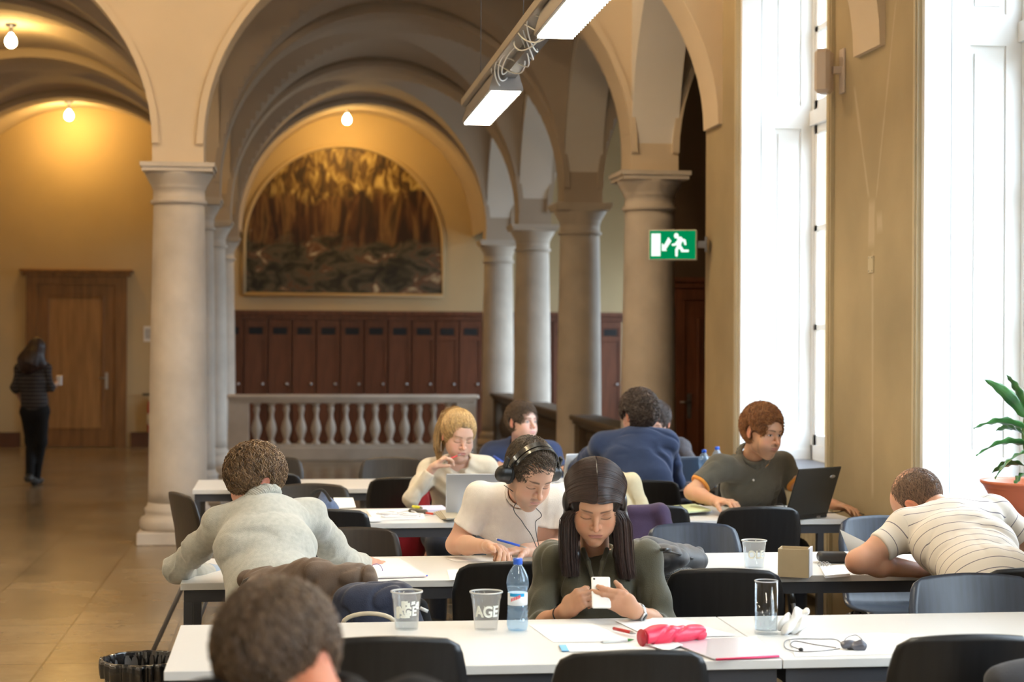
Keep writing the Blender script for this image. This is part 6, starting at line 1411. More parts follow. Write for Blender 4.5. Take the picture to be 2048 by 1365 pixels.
# ---------------------------------------------------------------- man with headphones
def headphones_man():
    sk = (.60, .355, .245)
    hM = headM(1059, 944, 7.02, 30, 34, 2, 1.11); nb = P(1046, 985, 7.28); shL = P(958, 998, 7.30); shR = P(1138, 996, 7.32)
    ch = P(1046, 1055, 7.36); wa = P(1046, 1130, 7.52); pel = Q(1046, .56, 7.75)
    elL = P(912, 1090, 7.30); wrL = P(972, 1094, 7.10); elR = P(1140, 1096, 7.28); wrR = P(1052, 1101, 7.12)
    bs = []
    s = SDF(); s.chain([shL, Vector(shL).lerp(elL, .5), elL], [.046, .046, .040], k=.02); s.chain([elL, Vector(elL).lerp(wrL, .4), wrL], [.040, .038, .027], k=.02)
    hp = hand(s, wrL, P(1010, 1098, 7.02) - wrL, P(1010, 1120, 7.1) - P(1010, 1085, 7.14), -1, curls=[(28, 40, 25), (35, 35, 20), (30, 30, 20), (28, 28, 18)], thumb=(.85, .35, .15), sc=1.1); bs.append((s, .003))
    s = SDF(); s.cap(shR, elR, .046, .040, k=.02); s.chain([elR, Vector(elR).lerp(wrR, .4), wrR], [.040, .037, .027], k=.02)
    hand(s, wrR, P(1015, 1104, 7.06) - wrR, Vector((0, 0, -1)), 1, curls=[(10, 20, 15)] * 4, thumb=(.7, .6, .1), sc=1.05); bs.append((s, .0035))
    o = person('man in a white t-shirt with black headphones, writing with a blue pen', sk, (nb, .056), [(core(pel, wa, ch, nb, shL, shR), .010)] + bs,
               dict(skin=sk, eyes='down', stubble=(.20, .13, .10), lip=(.50, .23, .19), brow=(.06, .035, .022), browt=1.25, nose=1.15), hM)
    s = SDF(); torso(s, pel, wa, ch, nb, shL, shR, .011, .97, .050)
    for (sh, el) in ((shL, elL), (shR, elR)):
        m_ = Vector(sh).lerp(el, .62); s.chain([sh, m_], [.056, .060], k=.03); s.plane(Vector(sh).lerp(el, .64), Vector(el) - Vector(sh), lim=.09)
    s.cap(nb + (hM @ Vector((0, 0, -.1)) - nb) * .0, hM @ Vector((0, -.01, -.10)), .060, .075, k=.008, op=1)
    mesh_obj('t_shirt', [s.mesh(.0048, folds(.013, 10, 1, (1, 1, .5)), .026)], clothm('white_cotton', (.74, .69, .63)), o)
    s = SDF(); fr = frame(hM @ Vector((0, -.02, -.08)) - nb, (1, 0, 0)); c = nb + (hM @ Vector((0, -.02, -.08)) - nb) * .16 + Vector((0, -.012, 0))
    s.chain([c + Vector(fr[0]) * .070 * math.cos(a * .35) + Vector(fr[1]) * .066 * math.sin(a * .35) for a in range(19)], [.006] * 19, k=.004)
    mesh_obj('collar_band', [s.mesh(.003)], bpy.data.materials['white_cotton'], o)
    short_hair(hM, o, (.055, .034, .018), N=5600, length=.042, r=.0010, spread=.14, lift=.006, hl=(.11, .075, .04), seed=5, front=0)
    legs(o, pel, (0, -1, 0), (1, 0, 0), M['jeans'], M['shoe'])
    # headphones
    hp_ = empty('headphones', (0, 0, 0), label='black over-ear headphones with a double band, on the man in white', cat='headphones'); hp_.matrix_world = hM
    def bandm(y, rad, w, th, name, mt, a0=-8, a1=188):
        m = MB(); vs = []; n = 40
        for i in range(n + 1):
            a = math.radians(a0 + (a1 - a0) * i / n); c_, s_ = math.cos(a), math.sin(a)
            for (rr, yy) in ((rad, -w), (rad, w), (rad + th, w), (rad + th, -w)): vs.append((rr * c_ * .90, y + yy - .006 * 0, .012 + rr * s_ * 1.10))
        fs = [(4 * i + k, 4 * i + (k + 1) % 4, 4 * i + 4 + (k + 1) % 4, 4 * i + 4 + k) for i in range(n) for k in range(4)]; m.add(vs, fs, 0, False)
        return m.build(name, mt, hp_)
    gl = mat('black_satin_band', (.02, .02, .02), .25, coat=.4)
    bandm(.004, .104, .011, .003, 'head_band', gl, 8, 172); bandm(.028, .1045, .006, .003, 'head_band', gl, 20, 160)
    for sg in (-1, 1):
        s = SDF(); s.ecap((sg * .088, .0, -.008), (sg * .112, .0, -.008), .030, .036, .026, .032, (0, 1, 0), k=.004); s.box((sg * .112, 0, .02), (.006, .010, .045), rnd=.005, k=.006)
        mesh_obj('ear_cup', [s.mesh(.003)], M['black'], hp_)
        s = SDF(); s.ell((sg * .084, .0, -.008), (.012, .036, .040), k=0); mesh_obj('ear_pad', [s.mesh(.003)], M['black_matte'], hp_)
    for pts, nm in (([hM @ Vector((-.11, .0, -.045)), P(1030, 1010, 7.05), P(1045, 1045, 7.06), P(1062, 1070, 7.08), P(1073, 1095, 7.12)], 'a'), ([hM @ Vector((.10, .02, -.045)), P(1080, 1025, 7.06), P(1071, 1045, 7.08), P(1073, 1070, 7.08), P(1078, 1094, 7.12)], 'b')):
        m = MB(); pp = [hM.inverted() @ Vector(q) for q in smooth_path(pts)]; m.tube(pp, .0018 / 1.11, n=6); m.build('headphone_cord', M['black'], hp_)
    pen(P(995, 1080, 7.03), P(1053, 1096, 6.98), 'blue ballpoint pen in the hand of the man with headphones', (.02, .09, .55))
    return o
# ---------------------------------------------------------------- grey jumper, back to us
def jumper_man():
    sk = (.62, .34, .25)
    hM = headM(512, 960, 6.52, 120, 20, -6, 1.07); nb = P(520, 1016, 6.47); shL = P(440, 1052, 6.46); shR = P(622, 1040, 6.60)
    ch = P(530, 1095, 6.36); wa = P(545, 1180, 6.22); pel = Q(560, .57, 6.08)
    elL = P(352, 1140, 6.62); wrL = P(445, 1150, 6.95); elR = P(690, 1128, 6.82); wrR = P(738, 1128, 7.0)
    bs = []
    for (sh, el, wr, sd) in ((shL, elL, wrL, 1), (shR, elR, wrR, -1)):
        s = SDF(); s.cap(sh, el, .044, .038, k=.02); s.cap(el, wr, .038, .027, k=.02)
        f = (Vector(wr) - el).normalized(); hand(s, wr, f + Vector((0, .3, 0)), (0, 0, -1), sd, curls=[(12, 25, 20)] * 4, sc=1.05); bs.append((s, .004))
    o = person('man in a light grey ribbed jumper seen from behind, leaning on the table', sk, (nb, .056), [(core(pel, wa, ch, nb, shL, shR), .010)] + bs, dict(skin=sk, eyes='open', brow=(.12, .07, .04)), hM)
    s = SDF(); torso(s, pel, wa, ch, nb, shL, shR, .020, .96, .052)
    for (sh, el, wr) in ((shL, elL, wrL), (shR, elR, wrR)):
        e2 = Vector(el).lerp(wr, .72); s.chain([sh, Vector(sh).lerp(el, .5), el, e2], [.062, .056, .050, .040], k=.035); s.plane(e2, Vector(wr) - Vector(el), lim=.07)
    s.plane((0, 0, .731), (0, 0, -1), lim=None) if False else None
    gm = clothm('grey_wool', (.44, .44, .39), .95, var=.10, scale=60, bump=.25, bscale=300, sheen=.4)
    def ex(p): return -.006 * np.maximum(ridge(p, 26, 3, (1, 1, 1)), 0) * sstep(.30, .10, np.minimum(np.linalg.norm(p - V3(elL), axis=1), np.linalg.norm(p - V3(elR), axis=1)))
    mesh_obj('jumper', [s.mesh(.0050, folds(.012, 8, 4, (1, 1, .7), ex), .028)], gm, o)
    # ribbed shawl collar
    s = SDF(); ax = (hM @ Vector((0, -.02, -.06)) - nb); fr = frame(ax, (1, 0, 0)); c = Vector(nb) + Vector((0, .0, .005))
    for lay in range(3): s.chain([c + Vector(ax).normalized() * (.014 * lay) + Vector(fr[0]) * (.078 + .006 * (1 - lay)) * math.cos(a * .35) + Vector(fr[1]) * (.072 + .006 * (1 - lay)) * math.sin(a * .35) for a in range(19)], [.015] * 19, k=.012)
    def rib(p):
        q = p - V3(c); an = np.arctan2(q @ V3(fr[1]), q @ V3(fr[0])); return .0022 * np.sin(an * 70)
    mesh_obj('jumper_collar', [s.mesh(.0028, rib, .003)], gm, o)
    s = SDF(); s.chain([Vector(elL).lerp(wrL, .70), Vector(elL).lerp(wrL, .98)], [.038, .034], k=.01); s.plane(Vector(elL).lerp(wrL, .96), Vector(wrL) - elL)
    mesh_obj('shirt_cuff', [s.mesh(.004)], clothm('striped_cuff', (.35, .42, .52)), o)
    short_hair(hM, o, (.125, .070, .032), N=5200, length=.070, r=.0014, curl=.28, curlf=120, spread=.14, lift=.011, hl=(.30, .19, .095), seed=9, amp=.005, shell=(.084, .106, .099), cuts=FACE_CUTS[:5] + [((0, .02, -.150), (.12, .095, .075)), ((0, -.06, -.200), (.12, .12, .085))], style=lambda q: np.stack([q[:, 0] * 6, .25 + 0 * q[:, 0], -.5 + 0 * q[:, 0]], 1))
    legs(o, pel, (.05, 1, 0), (1, 0, 0), M['jeans'], M['shoe'])
    return o

# ---------------------------------------------------------------- nearest head
def near_man():
    sk = (.60, .30, .18)
    hM = headM(562, 1328, 2.74, 140, 12, 4, 1.05); nb = P(612, 1415, 2.68); shL = P(415, 1462, 2.66); shR = P(835, 1450, 2.72)
    ch = Q(610, .82, 2.60); wa = Q(610, .66, 2.52); pel = Q(610, .56, 2.46)
    o = person('man in the foreground seen from behind, short brown hair and black top', sk, (nb, .056), [(core(pel, wa, ch, nb, shL, shR), .012)], dict(skin=sk, eyes='open', fine=0), hM)
    elL = Q(330, .74, 2.85); elR = Q(880, .74, 2.9); s = SDF(); torso(s, pel, wa, ch, nb, shL, shR, .018, 1.0, .058)
    for sh, el in ((shL, elL), (shR, elR)): s.cap(sh, el, .060, .050, k=.03); s.cap(el, Vector(el) + Vector((.08, .25, .02)), .05, .035, k=.02)
    s.cap(nb, hM @ Vector((0, -.02, -.10)), .062, .07, k=.01, op=1)
    mesh_obj('black_top', [s.mesh(.007, folds(.008, 9, 1), .01)], M['black_cloth'], o)
    s = SDF(); c = Vector(nb) + Vector((0, 0, .02)); s.chain([c + Vector((.075 * math.cos(a * .35), .068 * math.sin(a * .35), .0)) for a in range(19)], [.02] * 19, k=.012); mesh_obj('collar', [s.mesh(.005)], M['black_cloth'], o)
    short_hair(hM, o, (.105, .062, .034), N=5600, length=.050, r=.0011, spread=.18, lift=.008, hl=(.22, .14, .08), seed=12, amp=.004, style=lambda q: np.stack([q[:, 0] * 5 + .1, .2 + 0 * q[:, 0], -.7 + 0 * q[:, 0]], 1), cuts=FACE_CUTS[:5] + [((0, .02, -.150), (.12, .095, .075)), ((0, -.06, -.185), (.12, .12, .085))])
    for sd, el in ((1, elL), (-1, elR)):
        pass
    legs(o, pel, (0, 1, 0), (1, 0, 0), M['jeans'], M['shoe'])
    return o

# ---------------------------------------------------------------- asleep in a striped shirt
def sleeping_man():
    sk = (.58, .31, .20)
    hM = headM(1840, 1004, 6.98, -128, 48, 14, 1.12); nb = P(1890, 1030, 6.86); shL = P(1812, 1062, 6.76); shR = P(1990, 1030, 6.94)
    ch = P(1925, 1090, 6.66); wa = P(1985, 1160, 6.40); pel = Q(2030, .58, 6.20)
    elL = P(1716, 1124, 6.66); wrL = P(1835, 1141, 6.86); elR = P(2085, 1105, 6.95); wrR = P(2010, 1112, 7.18)
    bs = []
    for (sh, el, wr, sd) in ((shL, elL, wrL, 1), (shR, elR, wrR, -1)):
        s = SDF(); s.chain([sh, Vector(sh).lerp(el, .5), el], [.052, .050, .043], k=.02); s.chain([el, Vector(el).lerp(wr, .35), wr], [.044, .045, .029], k=.025)
        hand(s, wr, Vector(wr) - el, (0, 0, -1), sd, curls=[(15, 25, 20)] * 4, sc=1.08); bs.append((s, .0038))
    o = person('man in a striped white shirt asleep with his head on his arms', sk, (nb, .058), [(core(pel, wa, ch, nb, shL, shR), .010)] + bs, dict(skin=sk, eyes='down', brow=(.12, .08, .05)), hM)
    s = SDF(); torso(s, pel, wa, ch, nb, shL, shR, .020, 1.04, .060)
    for (sh, el) in ((shL, elL), (shR, elR)):
        m_ = Vector(sh).lerp(el, .50); s.chain([sh, m_], [.068, .066], k=.03); s.plane(m_ + (Vector(el) - m_).normalized() * .02, Vector(el) - Vector(sh), lim=.10)
    V, F = s.mesh(.0050, folds(.012, 8, 6, (1, 1, .8)), .024)
    ax = V3((Vector(ch) - pel).normalized()); t = (V - V3(pel)) @ ax
    r = V3((Vector(shR) - Vector(shL)).normalized()); tx = (V - V3(ch)) @ r; t = t + .012 * np.sin(tx * 14) - .35 * tx ** 2
    for (sh, el) in ((shL, elL), (shR, elR)):
        a_ = V3((Vector(el) - Vector(sh)).normalized()); ta = (V - V3(sh)) @ a_; on = sstep(.0, .03, ta) * (np.linalg.norm(V - V3(sh) - ta[:, None] * a_, axis=1) < .085); t = np.where(on > .5, ta + .024, t)
    m, n, l, b = new_mat('striped_cotton'); at = n.new('ShaderNodeAttribute'); at.attribute_name = 'Col'; sp = n.new('ShaderNodeSeparateColor'); l.new(at.outputs['Color'], sp.inputs[0])
    md = n.new('ShaderNodeMath'); md.operation = 'MODULO'; md.inputs[1].default_value = .047; l.new(sp.outputs[0], md.inputs[0])
    lt = n.new('ShaderNodeMath'); lt.operation = 'LESS_THAN'; lt.inputs[1].default_value = .0034; l.new(md.outputs[0], lt.inputs[0])
    mx = n.new('ShaderNodeMix'); mx.data_type = 'RGBA'; mx.inputs[6].default_value = (.68, .62, .54, 1); mx.inputs[7].default_value = (.16, .14, .16, 1); l.new(lt.outputs[0], mx.inputs[0]); l.new(mx.outputs[2], b.inputs['Base Color']); b.inputs['Roughness'].default_value = .9
    mesh_obj('striped_shirt', [(V, F)], m, o, col=np.stack([t + 1.0, t * 0, t * 0], 1))
    # cropped thinning hair: close stubble over the scalp
    short_hair(hM, o, (.15, .085, .050), N=5200, length=.016, r=.0008, spread=.3, lift=.001, hl=(.26, .16, .10), seed=3, amp=.0005, shell=(.0765, .0965, .0905), style=lambda q: np.stack([q[:, 0] * 3, .3 + 0 * q[:, 0], -.6 + 0 * q[:, 0]], 1), cuts=[((0, .115, -.03), (.080, .085, .105)), ((.088, .030, -.045), (.028, .045, .050)), ((-.088, .030, -.045), (.028, .045, .050)), ((0, .02, -.145), (.12, .095, .080)), ((0, -.06, -.160), (.12, .12, .085))])
    gl = empty('eyeglasses', (0, 0, 0), label='dark rimmed glasses on the sleeping man', cat='glasses'); gl.matrix_world = hM
    m = MB(); m.tube([(-.080, -.004, .004), (-.079, .05, .003), (-.068, .098, .0)], .0022, n=6); m.tube([(.080, -.004, .004), (.079, .05, .003), (.068, .098, .0)], .0022, n=6); m.build('temple', M['black'], gl)
    m = MB()
    for sg in (-1, 1): m.tube([(sg * .034 + .026 * math.cos(a * .35), .104 - abs(.026 * math.cos(a * .35)) * .2, -.004 + .017 * math.sin(a * .35)) for a in range(19)], .002, n=6)
    m.tube([(-.01, .108, 0), (.01, .108, 0)], .002, n=6); m.build('glasses_rim', M['black'], gl)
    legs(o, pel, (0, 1, 0), (1, 0, 0), M['jeans'], M['shoe'])
    return o

# ---------------------------------------------------------------- grey polo
def polo_man():
    sk = (.60, .34, .22)
    hM = headM(1525, 862, 9.35, 45, 12, 3, 1.11); nb = P(1504, 918, 9.50); shL = P(1437, 936, 9.38); shR = P(1566, 930, 9.66)
    ch = P(1503, 965, 9.56); wa = P(1498, 1020, 9.72); pel = Q(1492, .57, 9.86)
    elL = P(1384, 985, 9.30); wrL = P(1432, 1004, 9.10); elR = P(1606, 985, 9.55); wrR = P(1668, 1010, 9.32)
    bs = []
    s = SDF(); s.chain([shL, Vector(shL).lerp(elL, .5), elL], [.046, .045, .039], k=.02); s.chain([elL, Vector(elL).lerp(wrL, .4), wrL], [.040, .037, .026], k=.02)
    hand(s, wrL, P(1462, 1004, 9.02) - wrL, (0, .1, -1), -1, curls=[(10, 35, 20), (16, 35, 20), (20, 35, 20), (24, 35, 20)], thumb=(.7, .6, .3), sc=1.1, spread=.14); bs.append((s, .0035))
    s = SDF(); s.cap(shR, elR, .046, .038, k=.02); s.cap(elR, wrR, .038, .027, k=.02); hand(s, wrR, P(1700, 1016, 9.24) - wrR, (0, -.3, -1), 1, curls=[(12, 20, 15)] * 4, sc=1.08); bs.append((s, .004))
    o = person('red-haired man in a grey polo shirt with orange trim, looking at a black laptop', sk, (nb, .054), [(core(pel, wa, ch, nb, shL, shR), .010)] + bs,
               dict(skin=sk, eyes='open', iris=(.04, .03, .02), stubble=(.24, .14, .09), lip=(.50, .22, .18), brow=(.10, .05, .025), browt=1.2, nose=1.2), hM)
    gm = clothm('grey_pique', (.105, .100, .082), .9); orange = clothm('orange_knit', (.72, .30, .06))
    s = SDF(); torso(s, pel, wa, ch, nb, shL, shR, .013, 1.0, .056); cuffs = []
    for (sh, el) in ((shL, elL), (shR, elR)):
        m_ = Vector(sh).lerp(el, .66); s.chain([sh, m_], [.062, .062], k=.03); s.plane(m_, Vector(el) - Vector(sh), lim=.09); cuffs.append((sh, el))
    s.cap(Vector(nb) + Vector((.0, -.02, -.0)), hM @ Vector((0, 0, -.11)), .056, .072, k=.008, op=1); s.cap(P(1516, 925, 9.40), P(1514, 948, 9.40), .030, .008, k=.008, op=1)
    mesh_obj('polo_shirt', [s.mesh(.0055, folds(.013, 10, 5, (1, 1, .7)), .026)], gm, o)
    for (sh, el) in cuffs:
        s = SDF(); a = Vector(sh).lerp(el, .64); b = Vector(sh).lerp(el, .72); s.cap(a, b, .062, .060); s.plane(b, Vector(el) - Vector(sh)); s.plane(a, Vector(sh) - Vector(el)); mesh_obj('sleeve_trim', [s.mesh(.004)], orange, o)
    s = SDF(); s2 = SDF(); ax = (hM @ Vector((0, -.02, -.06)) - nb).normalized(); fr = frame(ax, (1, 0, 0)); c = Vector(nb) + ax * .030
    A = [(c + Vector(fr[0]) * .082 * math.cos(a * .31 + 1.95) + Vector(fr[1]) * .078 * math.sin(a * .31 + 1.95)) for a in range(19)]
    s.chain(A, [.012] * 19, k=.01); s.chain([p + ax * .022 - (p - c) * .1 for p in A], [.010] * 19, k=.01); s2.chain([p - ax * .012 + (p - c) * .12 for p in A], [.0045] * 19, k=.004)
    mesh_obj('shirt_collar', [s.mesh(.004)], gm, o); mesh_obj('collar_trim', [s2.mesh(.003)], orange, o)
    m = MB()
    for (x, y) in ((1503, 927), (1507, 944), (1507, 961)):
        q = P(x, y, 9.415); m.lathe([(0, -.003), (.006, -.003), (.006, .002), (0, .003)], n=12, M=Matrix.Translation(q) @ Matrix.Rotation(math.radians(90), 4, 'X'))
    m.build('shirt_button', M['paper'], o)
    short_hair(hM, o, (.22, .080, .022), N=5200, length=.052, r=.0011, spread=.16, lift=.012, hl=(.42, .19, .06), seed=21, amp=.005, shell=(.086, .108, .104), cuts=[((0, .130, -.046), (.086, .088, .122))] + FACE_CUTS[:2] + FACE_CUTS[3:])
    legs(o, pel, (.1, -1, 0), (1, 0, 0), M['jeans'], M['shoe'])
    return o

# ---------------------------------------------------------------- blonde
def blonde_woman():
    sk = (.66, .42, .32)
    hM = headM(917, 869, 9.72, 18, 20, 4, 1.10); nb = P(922, 926, 9.88); shL = P(858, 943, 9.86); shR = P(972, 938, 9.90)
    ch = P(918, 968, 9.90); wa = P(914, 1025, 9.98); pel = Q(912, .57, 10.05)
    elL = P(822, 1000, 9.64); wrL = P(866, 936, 9.62); elR = P(985, 1015, 9.95); wrR = P(878, 1082, 9.80)
    bs = []
    s = SDF(); s.cap(shL, elL, .038, .034, k=.02); s.cap(elL, wrL, .034, .022, k=.02); hand(s, wrL, P(898, 908, 9.58) - wrL, P(900, 930, 9.6) - P(880, 905, 9.60), -1, curls=[(20, 35, 20), (40, 45, 30), (50, 55, 40), (55, 55, 40)], thumb=(.8, .2, .5), sc=1.0); bs.append((s, .0033))
    s = SDF(); s.cap(shR, elR, .038, .034, k=.02); s.cap(elR, wrR, .034, .022, k=.02); hand(s, wrR, P(862, 1105, 9.72) - wrR, (0, 0, -1), 1, curls=[(12, 20, 15)] * 4, sc=1.0); bs.append((s, .004))
    o = person('blonde woman in a beige jumper biting a red pen behind a silver laptop', sk, (nb, .045), [(core(pel, wa, ch, nb, shL, shR, .84), .010)] + bs, dict(skin=sk, eyes='down', fem=1, lip=(.55, .22, .20), brow=(.20, .12, .06), w=.96, jaw=.86, browt=.8), hM)
    gm = clothm('beige_knit', (.60, .54, .43), .95, sheen=.3)
    s = SDF(); torso(s, pel, wa, ch, nb, shL, shR, .016, .86, .050)
    s.chain([shL, Vector(shL).lerp(elL, .5), elL, Vector(elL).lerp(wrL, .8)], [.055, .052, .046, .034], k=.03); s.plane(Vector(elL).lerp(wrL, .86), Vector(wrL) - elL, lim=.05)
    s.chain([shR, elR, Vector(elR).lerp(wrR, .85)], [.055, .046, .034], k=.03)
    s.ell(P(900, 970, 9.80), (.055, .05, .055), k=.05); s.ell(P(936, 970, 9.80), (.055, .05, .055), k=.05)
    s.cap(P(920, 925, 9.78), P(914, 966, 9.745), .050, .012, k=.012, op=1); s.cap(nb, hM @ Vector((0, 0, -.11)), .055, .075, k=.01, op=1)
    def dr(p):
        q = (p - V3(P(914, 965, 9.75))); w = sstep(.22, .05, np.linalg.norm(q, axis=1)); return -.006 * w * np.sin(95 * (q[:, 0] * .55 + q[:, 2] * .85) + 2 * np.sin(q[:, 0] * 12))
    mesh_obj('draped_jumper', [s.mesh(.0050, folds(.006, 12, 3, (1, 1, .6), dr), .014)], gm, o)
    short_hair(hM, o, (.42, .27, .11), N=6000, length=.085, r=.0009, spread=.05, lift=.004, hl=(.62, .44, .21), seed=31, amp=.003, shell=(.084, .106, .099), style=lambda q: np.stack([-q[:, 0] * 5, -.8 + 0 * q[:, 0], .35 + 0 * q[:, 0]], 1), cuts=[((0, .128, -.040), (.080, .086, .126)), ((0, .04, -.150), (.12, .10, .075)), ((.09, .03, -.045), (.024, .035, .045)), ((-.09, .03, -.045), (.024, .035, .045))],
               extra=lambda s_: (s_.ell((0, -.085, .085), (.028, .028, .028), k=.02), s_.chain([(0, -.10, .085), (.03, -.125, .04), (.055, -.10, -.03), (.072, -.05, -.10), (.066, -.0, -.16)], [.020, .030, .030, .024, .010], k=.02), s_.chain([(-.03, -.11, .05), (-.060, -.09, -.02), (-.080, -.05, -.07)], [.02, .022, .010], k=.02)))
    # pony tail locks
    rs = np.random.RandomState(8); N = 700; K = 8; ctrl = np.array([[0, -.10, .088], [.03, -.13, .04], [.056, -.105, -.03], [.074, -.05, -.10], [.068, .0, -.17]]); Mx = np.array(hM); paths = np.zeros((N, K, 3))
    for i in range(N):
        of = rs.randn(3) * .012; L = .75 + .3 * rs.rand()
        for k in range(K):
            t = min(k / (K - 1) * 4 * L, 3.999); a_ = int(t); ft = t - a_; q = ctrl[a_] * (1 - ft) + ctrl[a_ + 1] * ft + of * (.4 + .9 * math.sin(math.pi * min(1, k / 7 + .1))); paths[i, k] = Mx[:3, :3] @ q + Mx[:3, 3]
    rad = np.array([.8, 1, 1, 1, 1, .9, .7, .2])[None, :] * (.0015 * (.6 + .8 * rs.rand(N)))[:, None]; base = np.array([.46, .30, .13])[None, :] * (.6 + .7 * rs.rand(N))[:, None]
    V, F, C = tubes(paths, rad, 4, base); mesh_obj('ponytail', [(V, F)], M['hair'], o, col=C)
    for sg in (-1, 1):
        m = MB(); q = hM @ Vector((sg * .084, .0, -.045)); m.tube([q, q + Vector((0, 0, -.045))], [.002, .004], n=6); m.lathe([(0, -.006), (.005, 0), (0, .006)], (q.x, q.y, q.z - .05), n=10); m.build('earring', M['steel'], o)
    pen(P(893, 921, 9.56), P(922, 909, 9.55), 'red pen held to the mouth of the blonde woman', (.55, .02, .03), r=.0042)
    legs(o, pel, (0, -1, 0), (1, 0, 0), M['jeans'], M['shoe'], thigh=.38)
    return o

# ---------------------------------------------------------------- navy jacket, looking aside
def navy_man():
    sk = (.68, .44, .36)
    hM = headM(1044, 844, 11.62, 42, -2, 2, 1.07); nb = P(1040, 892, 11.80); shL = P(985, 912, 11.76); shR = P(1100, 908, 11.84)
    ch = P(1040, 930, 11.84); wa = P(1040, 975, 11.9); pel = Q(1040, .57, 12.0); elL = P(965, 950, 11.62); wrL = P(1000, 932, 11.40); elR = P(1128, 950, 11.70); wrR = P(1090, 950, 11.40)
    bs = []
    for (el, wr, sd) in ((elL, wrL, -1), (elR, wrR, 1)):
        s = SDF(); s.cap(el, wr, .036, .026, k=.02); hand(s, wr, Vector((.06 * -sd, -.12, .02)), (0, 0, -1), sd, curls=[(30, 45, 30)] * 4, sc=1.05); bs.append((s, .004))
    o = person('dark-haired man in a navy jacket looking to the right, pen in hand', sk, (nb, .054), [(core(pel, wa, ch, nb, shL, shR), .011)] + bs, dict(skin=sk, eyes='open', iris=(.10, .15, .2), lip=(.60, .28, .26), brow=(.05, .03, .02), nose=1.1), hM)
    s = SDF(); torso(s, pel, wa, ch, nb, shL, shR, .024, 1.02, .062)
    for (sh, el, wr) in ((shL, elL, wrL), (shR, elR, wrR)): s.chain([sh, el, Vector(el).lerp(wr, .85)], [.066, .056, .040], k=.03); s.plane(Vector(el).lerp(wr, .88), Vector(wr) - el, lim=.06)
    s.cap(nb, hM @ Vector((0, .01, -.09)), .060, .075, k=.008, op=1)
    gm = clothm('navy_fleece', (.040, .060, .135), .95); mesh_obj('navy_jacket', [s.mesh(.0062, folds(.013, 9, 7), .026)], gm, o)
    s = SDF(); fr = frame(hM @ Vector((0, -.02, -.06)) - nb, (1, 0, 0)); ax = Vector(fr[2]); c = Vector(nb)
    for lay in range(2): s.chain([c + ax * (.025 * lay) + Vector(fr[0]) * .078 * math.cos(a * .27 + 2.1 + .4) + Vector(fr[1]) * .074 * math.sin(a * .27 + 2.1 + .4) for a in range(19)], [.017] * 19, k=.02)
    mesh_obj('stand_collar', [s.mesh(.005)], gm, o)
    short_hair(hM, o, (.085, .055, .035), N=4200, length=.05, r=.0012, spread=.15, lift=.009, hl=(.16, .11, .07), seed=41, shell=(.087, .108, .102), cuts=[((0, .130, -.048), (.086, .084, .108))] + FACE_CUTS[:2] + FACE_CUTS[3:])
    pen(P(988, 913, 11.38), P(1012, 929, 11.30), 'blue and white pen in the hand of the man in navy', (.05, .12, .6), r=.006)
    legs(o, pel, (0, -1, 0), (1, 0, 0), M['jeans'], M['shoe'])
    return o

# ---------------------------------------------------------------- blue jumper, back to us
def blue_man():
    sk = (.64, .38, .29)
    hM = headM(1277, 828, 10.42, -142, 8, 4, 1.07); nb = P(1281, 872, 10.40); shL = P(1205, 893, 10.44); shR = P(1332, 890, 10.36)
    ch = P(1275, 915, 10.34); wa = P(1285, 960, 10.26); pel = Q(1292, .57, 10.15); elL = P(1150, 940, 10.75); wrL = P(1085, 945, 11.0); elR = P(1352, 965, 10.5); wrR = P(1335, 958, 10.80)
    bs = []
    for (el, wr, sd) in ((elL, wrL, 1), (elR, wrR, -1)):
        s = SDF(); s.cap(el, wr, .036, .026, k=.02); hand(s, wr, Vector(wr) - el, (0, 0, -1), sd, curls=[(15, 25, 20)] * 4, sc=1.05); bs.append((s, .004))
    o = person('curly-haired man in a blue jumper seen from behind at the far table', sk, (nb, .054), [(core(pel, wa, ch, nb, shL, shR), .011)] + bs, dict(skin=sk, eyes='open', brow=(.05, .03, .02)), hM)
    s = SDF(); torso(s, pel, wa, ch, nb, shL, shR, .020, 1.06, .060)
    for (sh, el, wr) in ((shL, elL, wrL), (shR, elR, wrR)): s.chain([sh, Vector(sh).lerp(el, .5), el, Vector(el).lerp(wr, .85)], [.066, .060, .052, .038], k=.03); s.plane(Vector(el).lerp(wr, .88), Vector(wr) - el, lim=.06)
    s.cap(Vector(nb) + Vector((0, 0, .01)), hM @ Vector((0, -.01, -.09)), .058, .070, k=.008, op=1)
    mesh_obj('blue_jumper', [s.mesh(.0058, folds(.014, 9, 8, (.7, 1, 1.4)), .028)], clothm('blue_wool', (.028, .048, .115), .95, sheen=.2), o)
    short_hair(hM, o, (.060, .040, .032), N=4200, length=.060, r=.0019, curl=.5, curlf=180, spread=.5, lift=.016, hl=(.16, .12, .10), seed=51, amp=.008, shell=(.090, .110, .106), cuts=FACE_CUTS[:5] + [((0, .02, -.150), (.12, .095, .075)), ((0, -.06, -.165), (.12, .12, .085))])
    legs(o, pel, (0, 1, 0), (1, 0, 0), M['jeans'], M['shoe'])
    return o
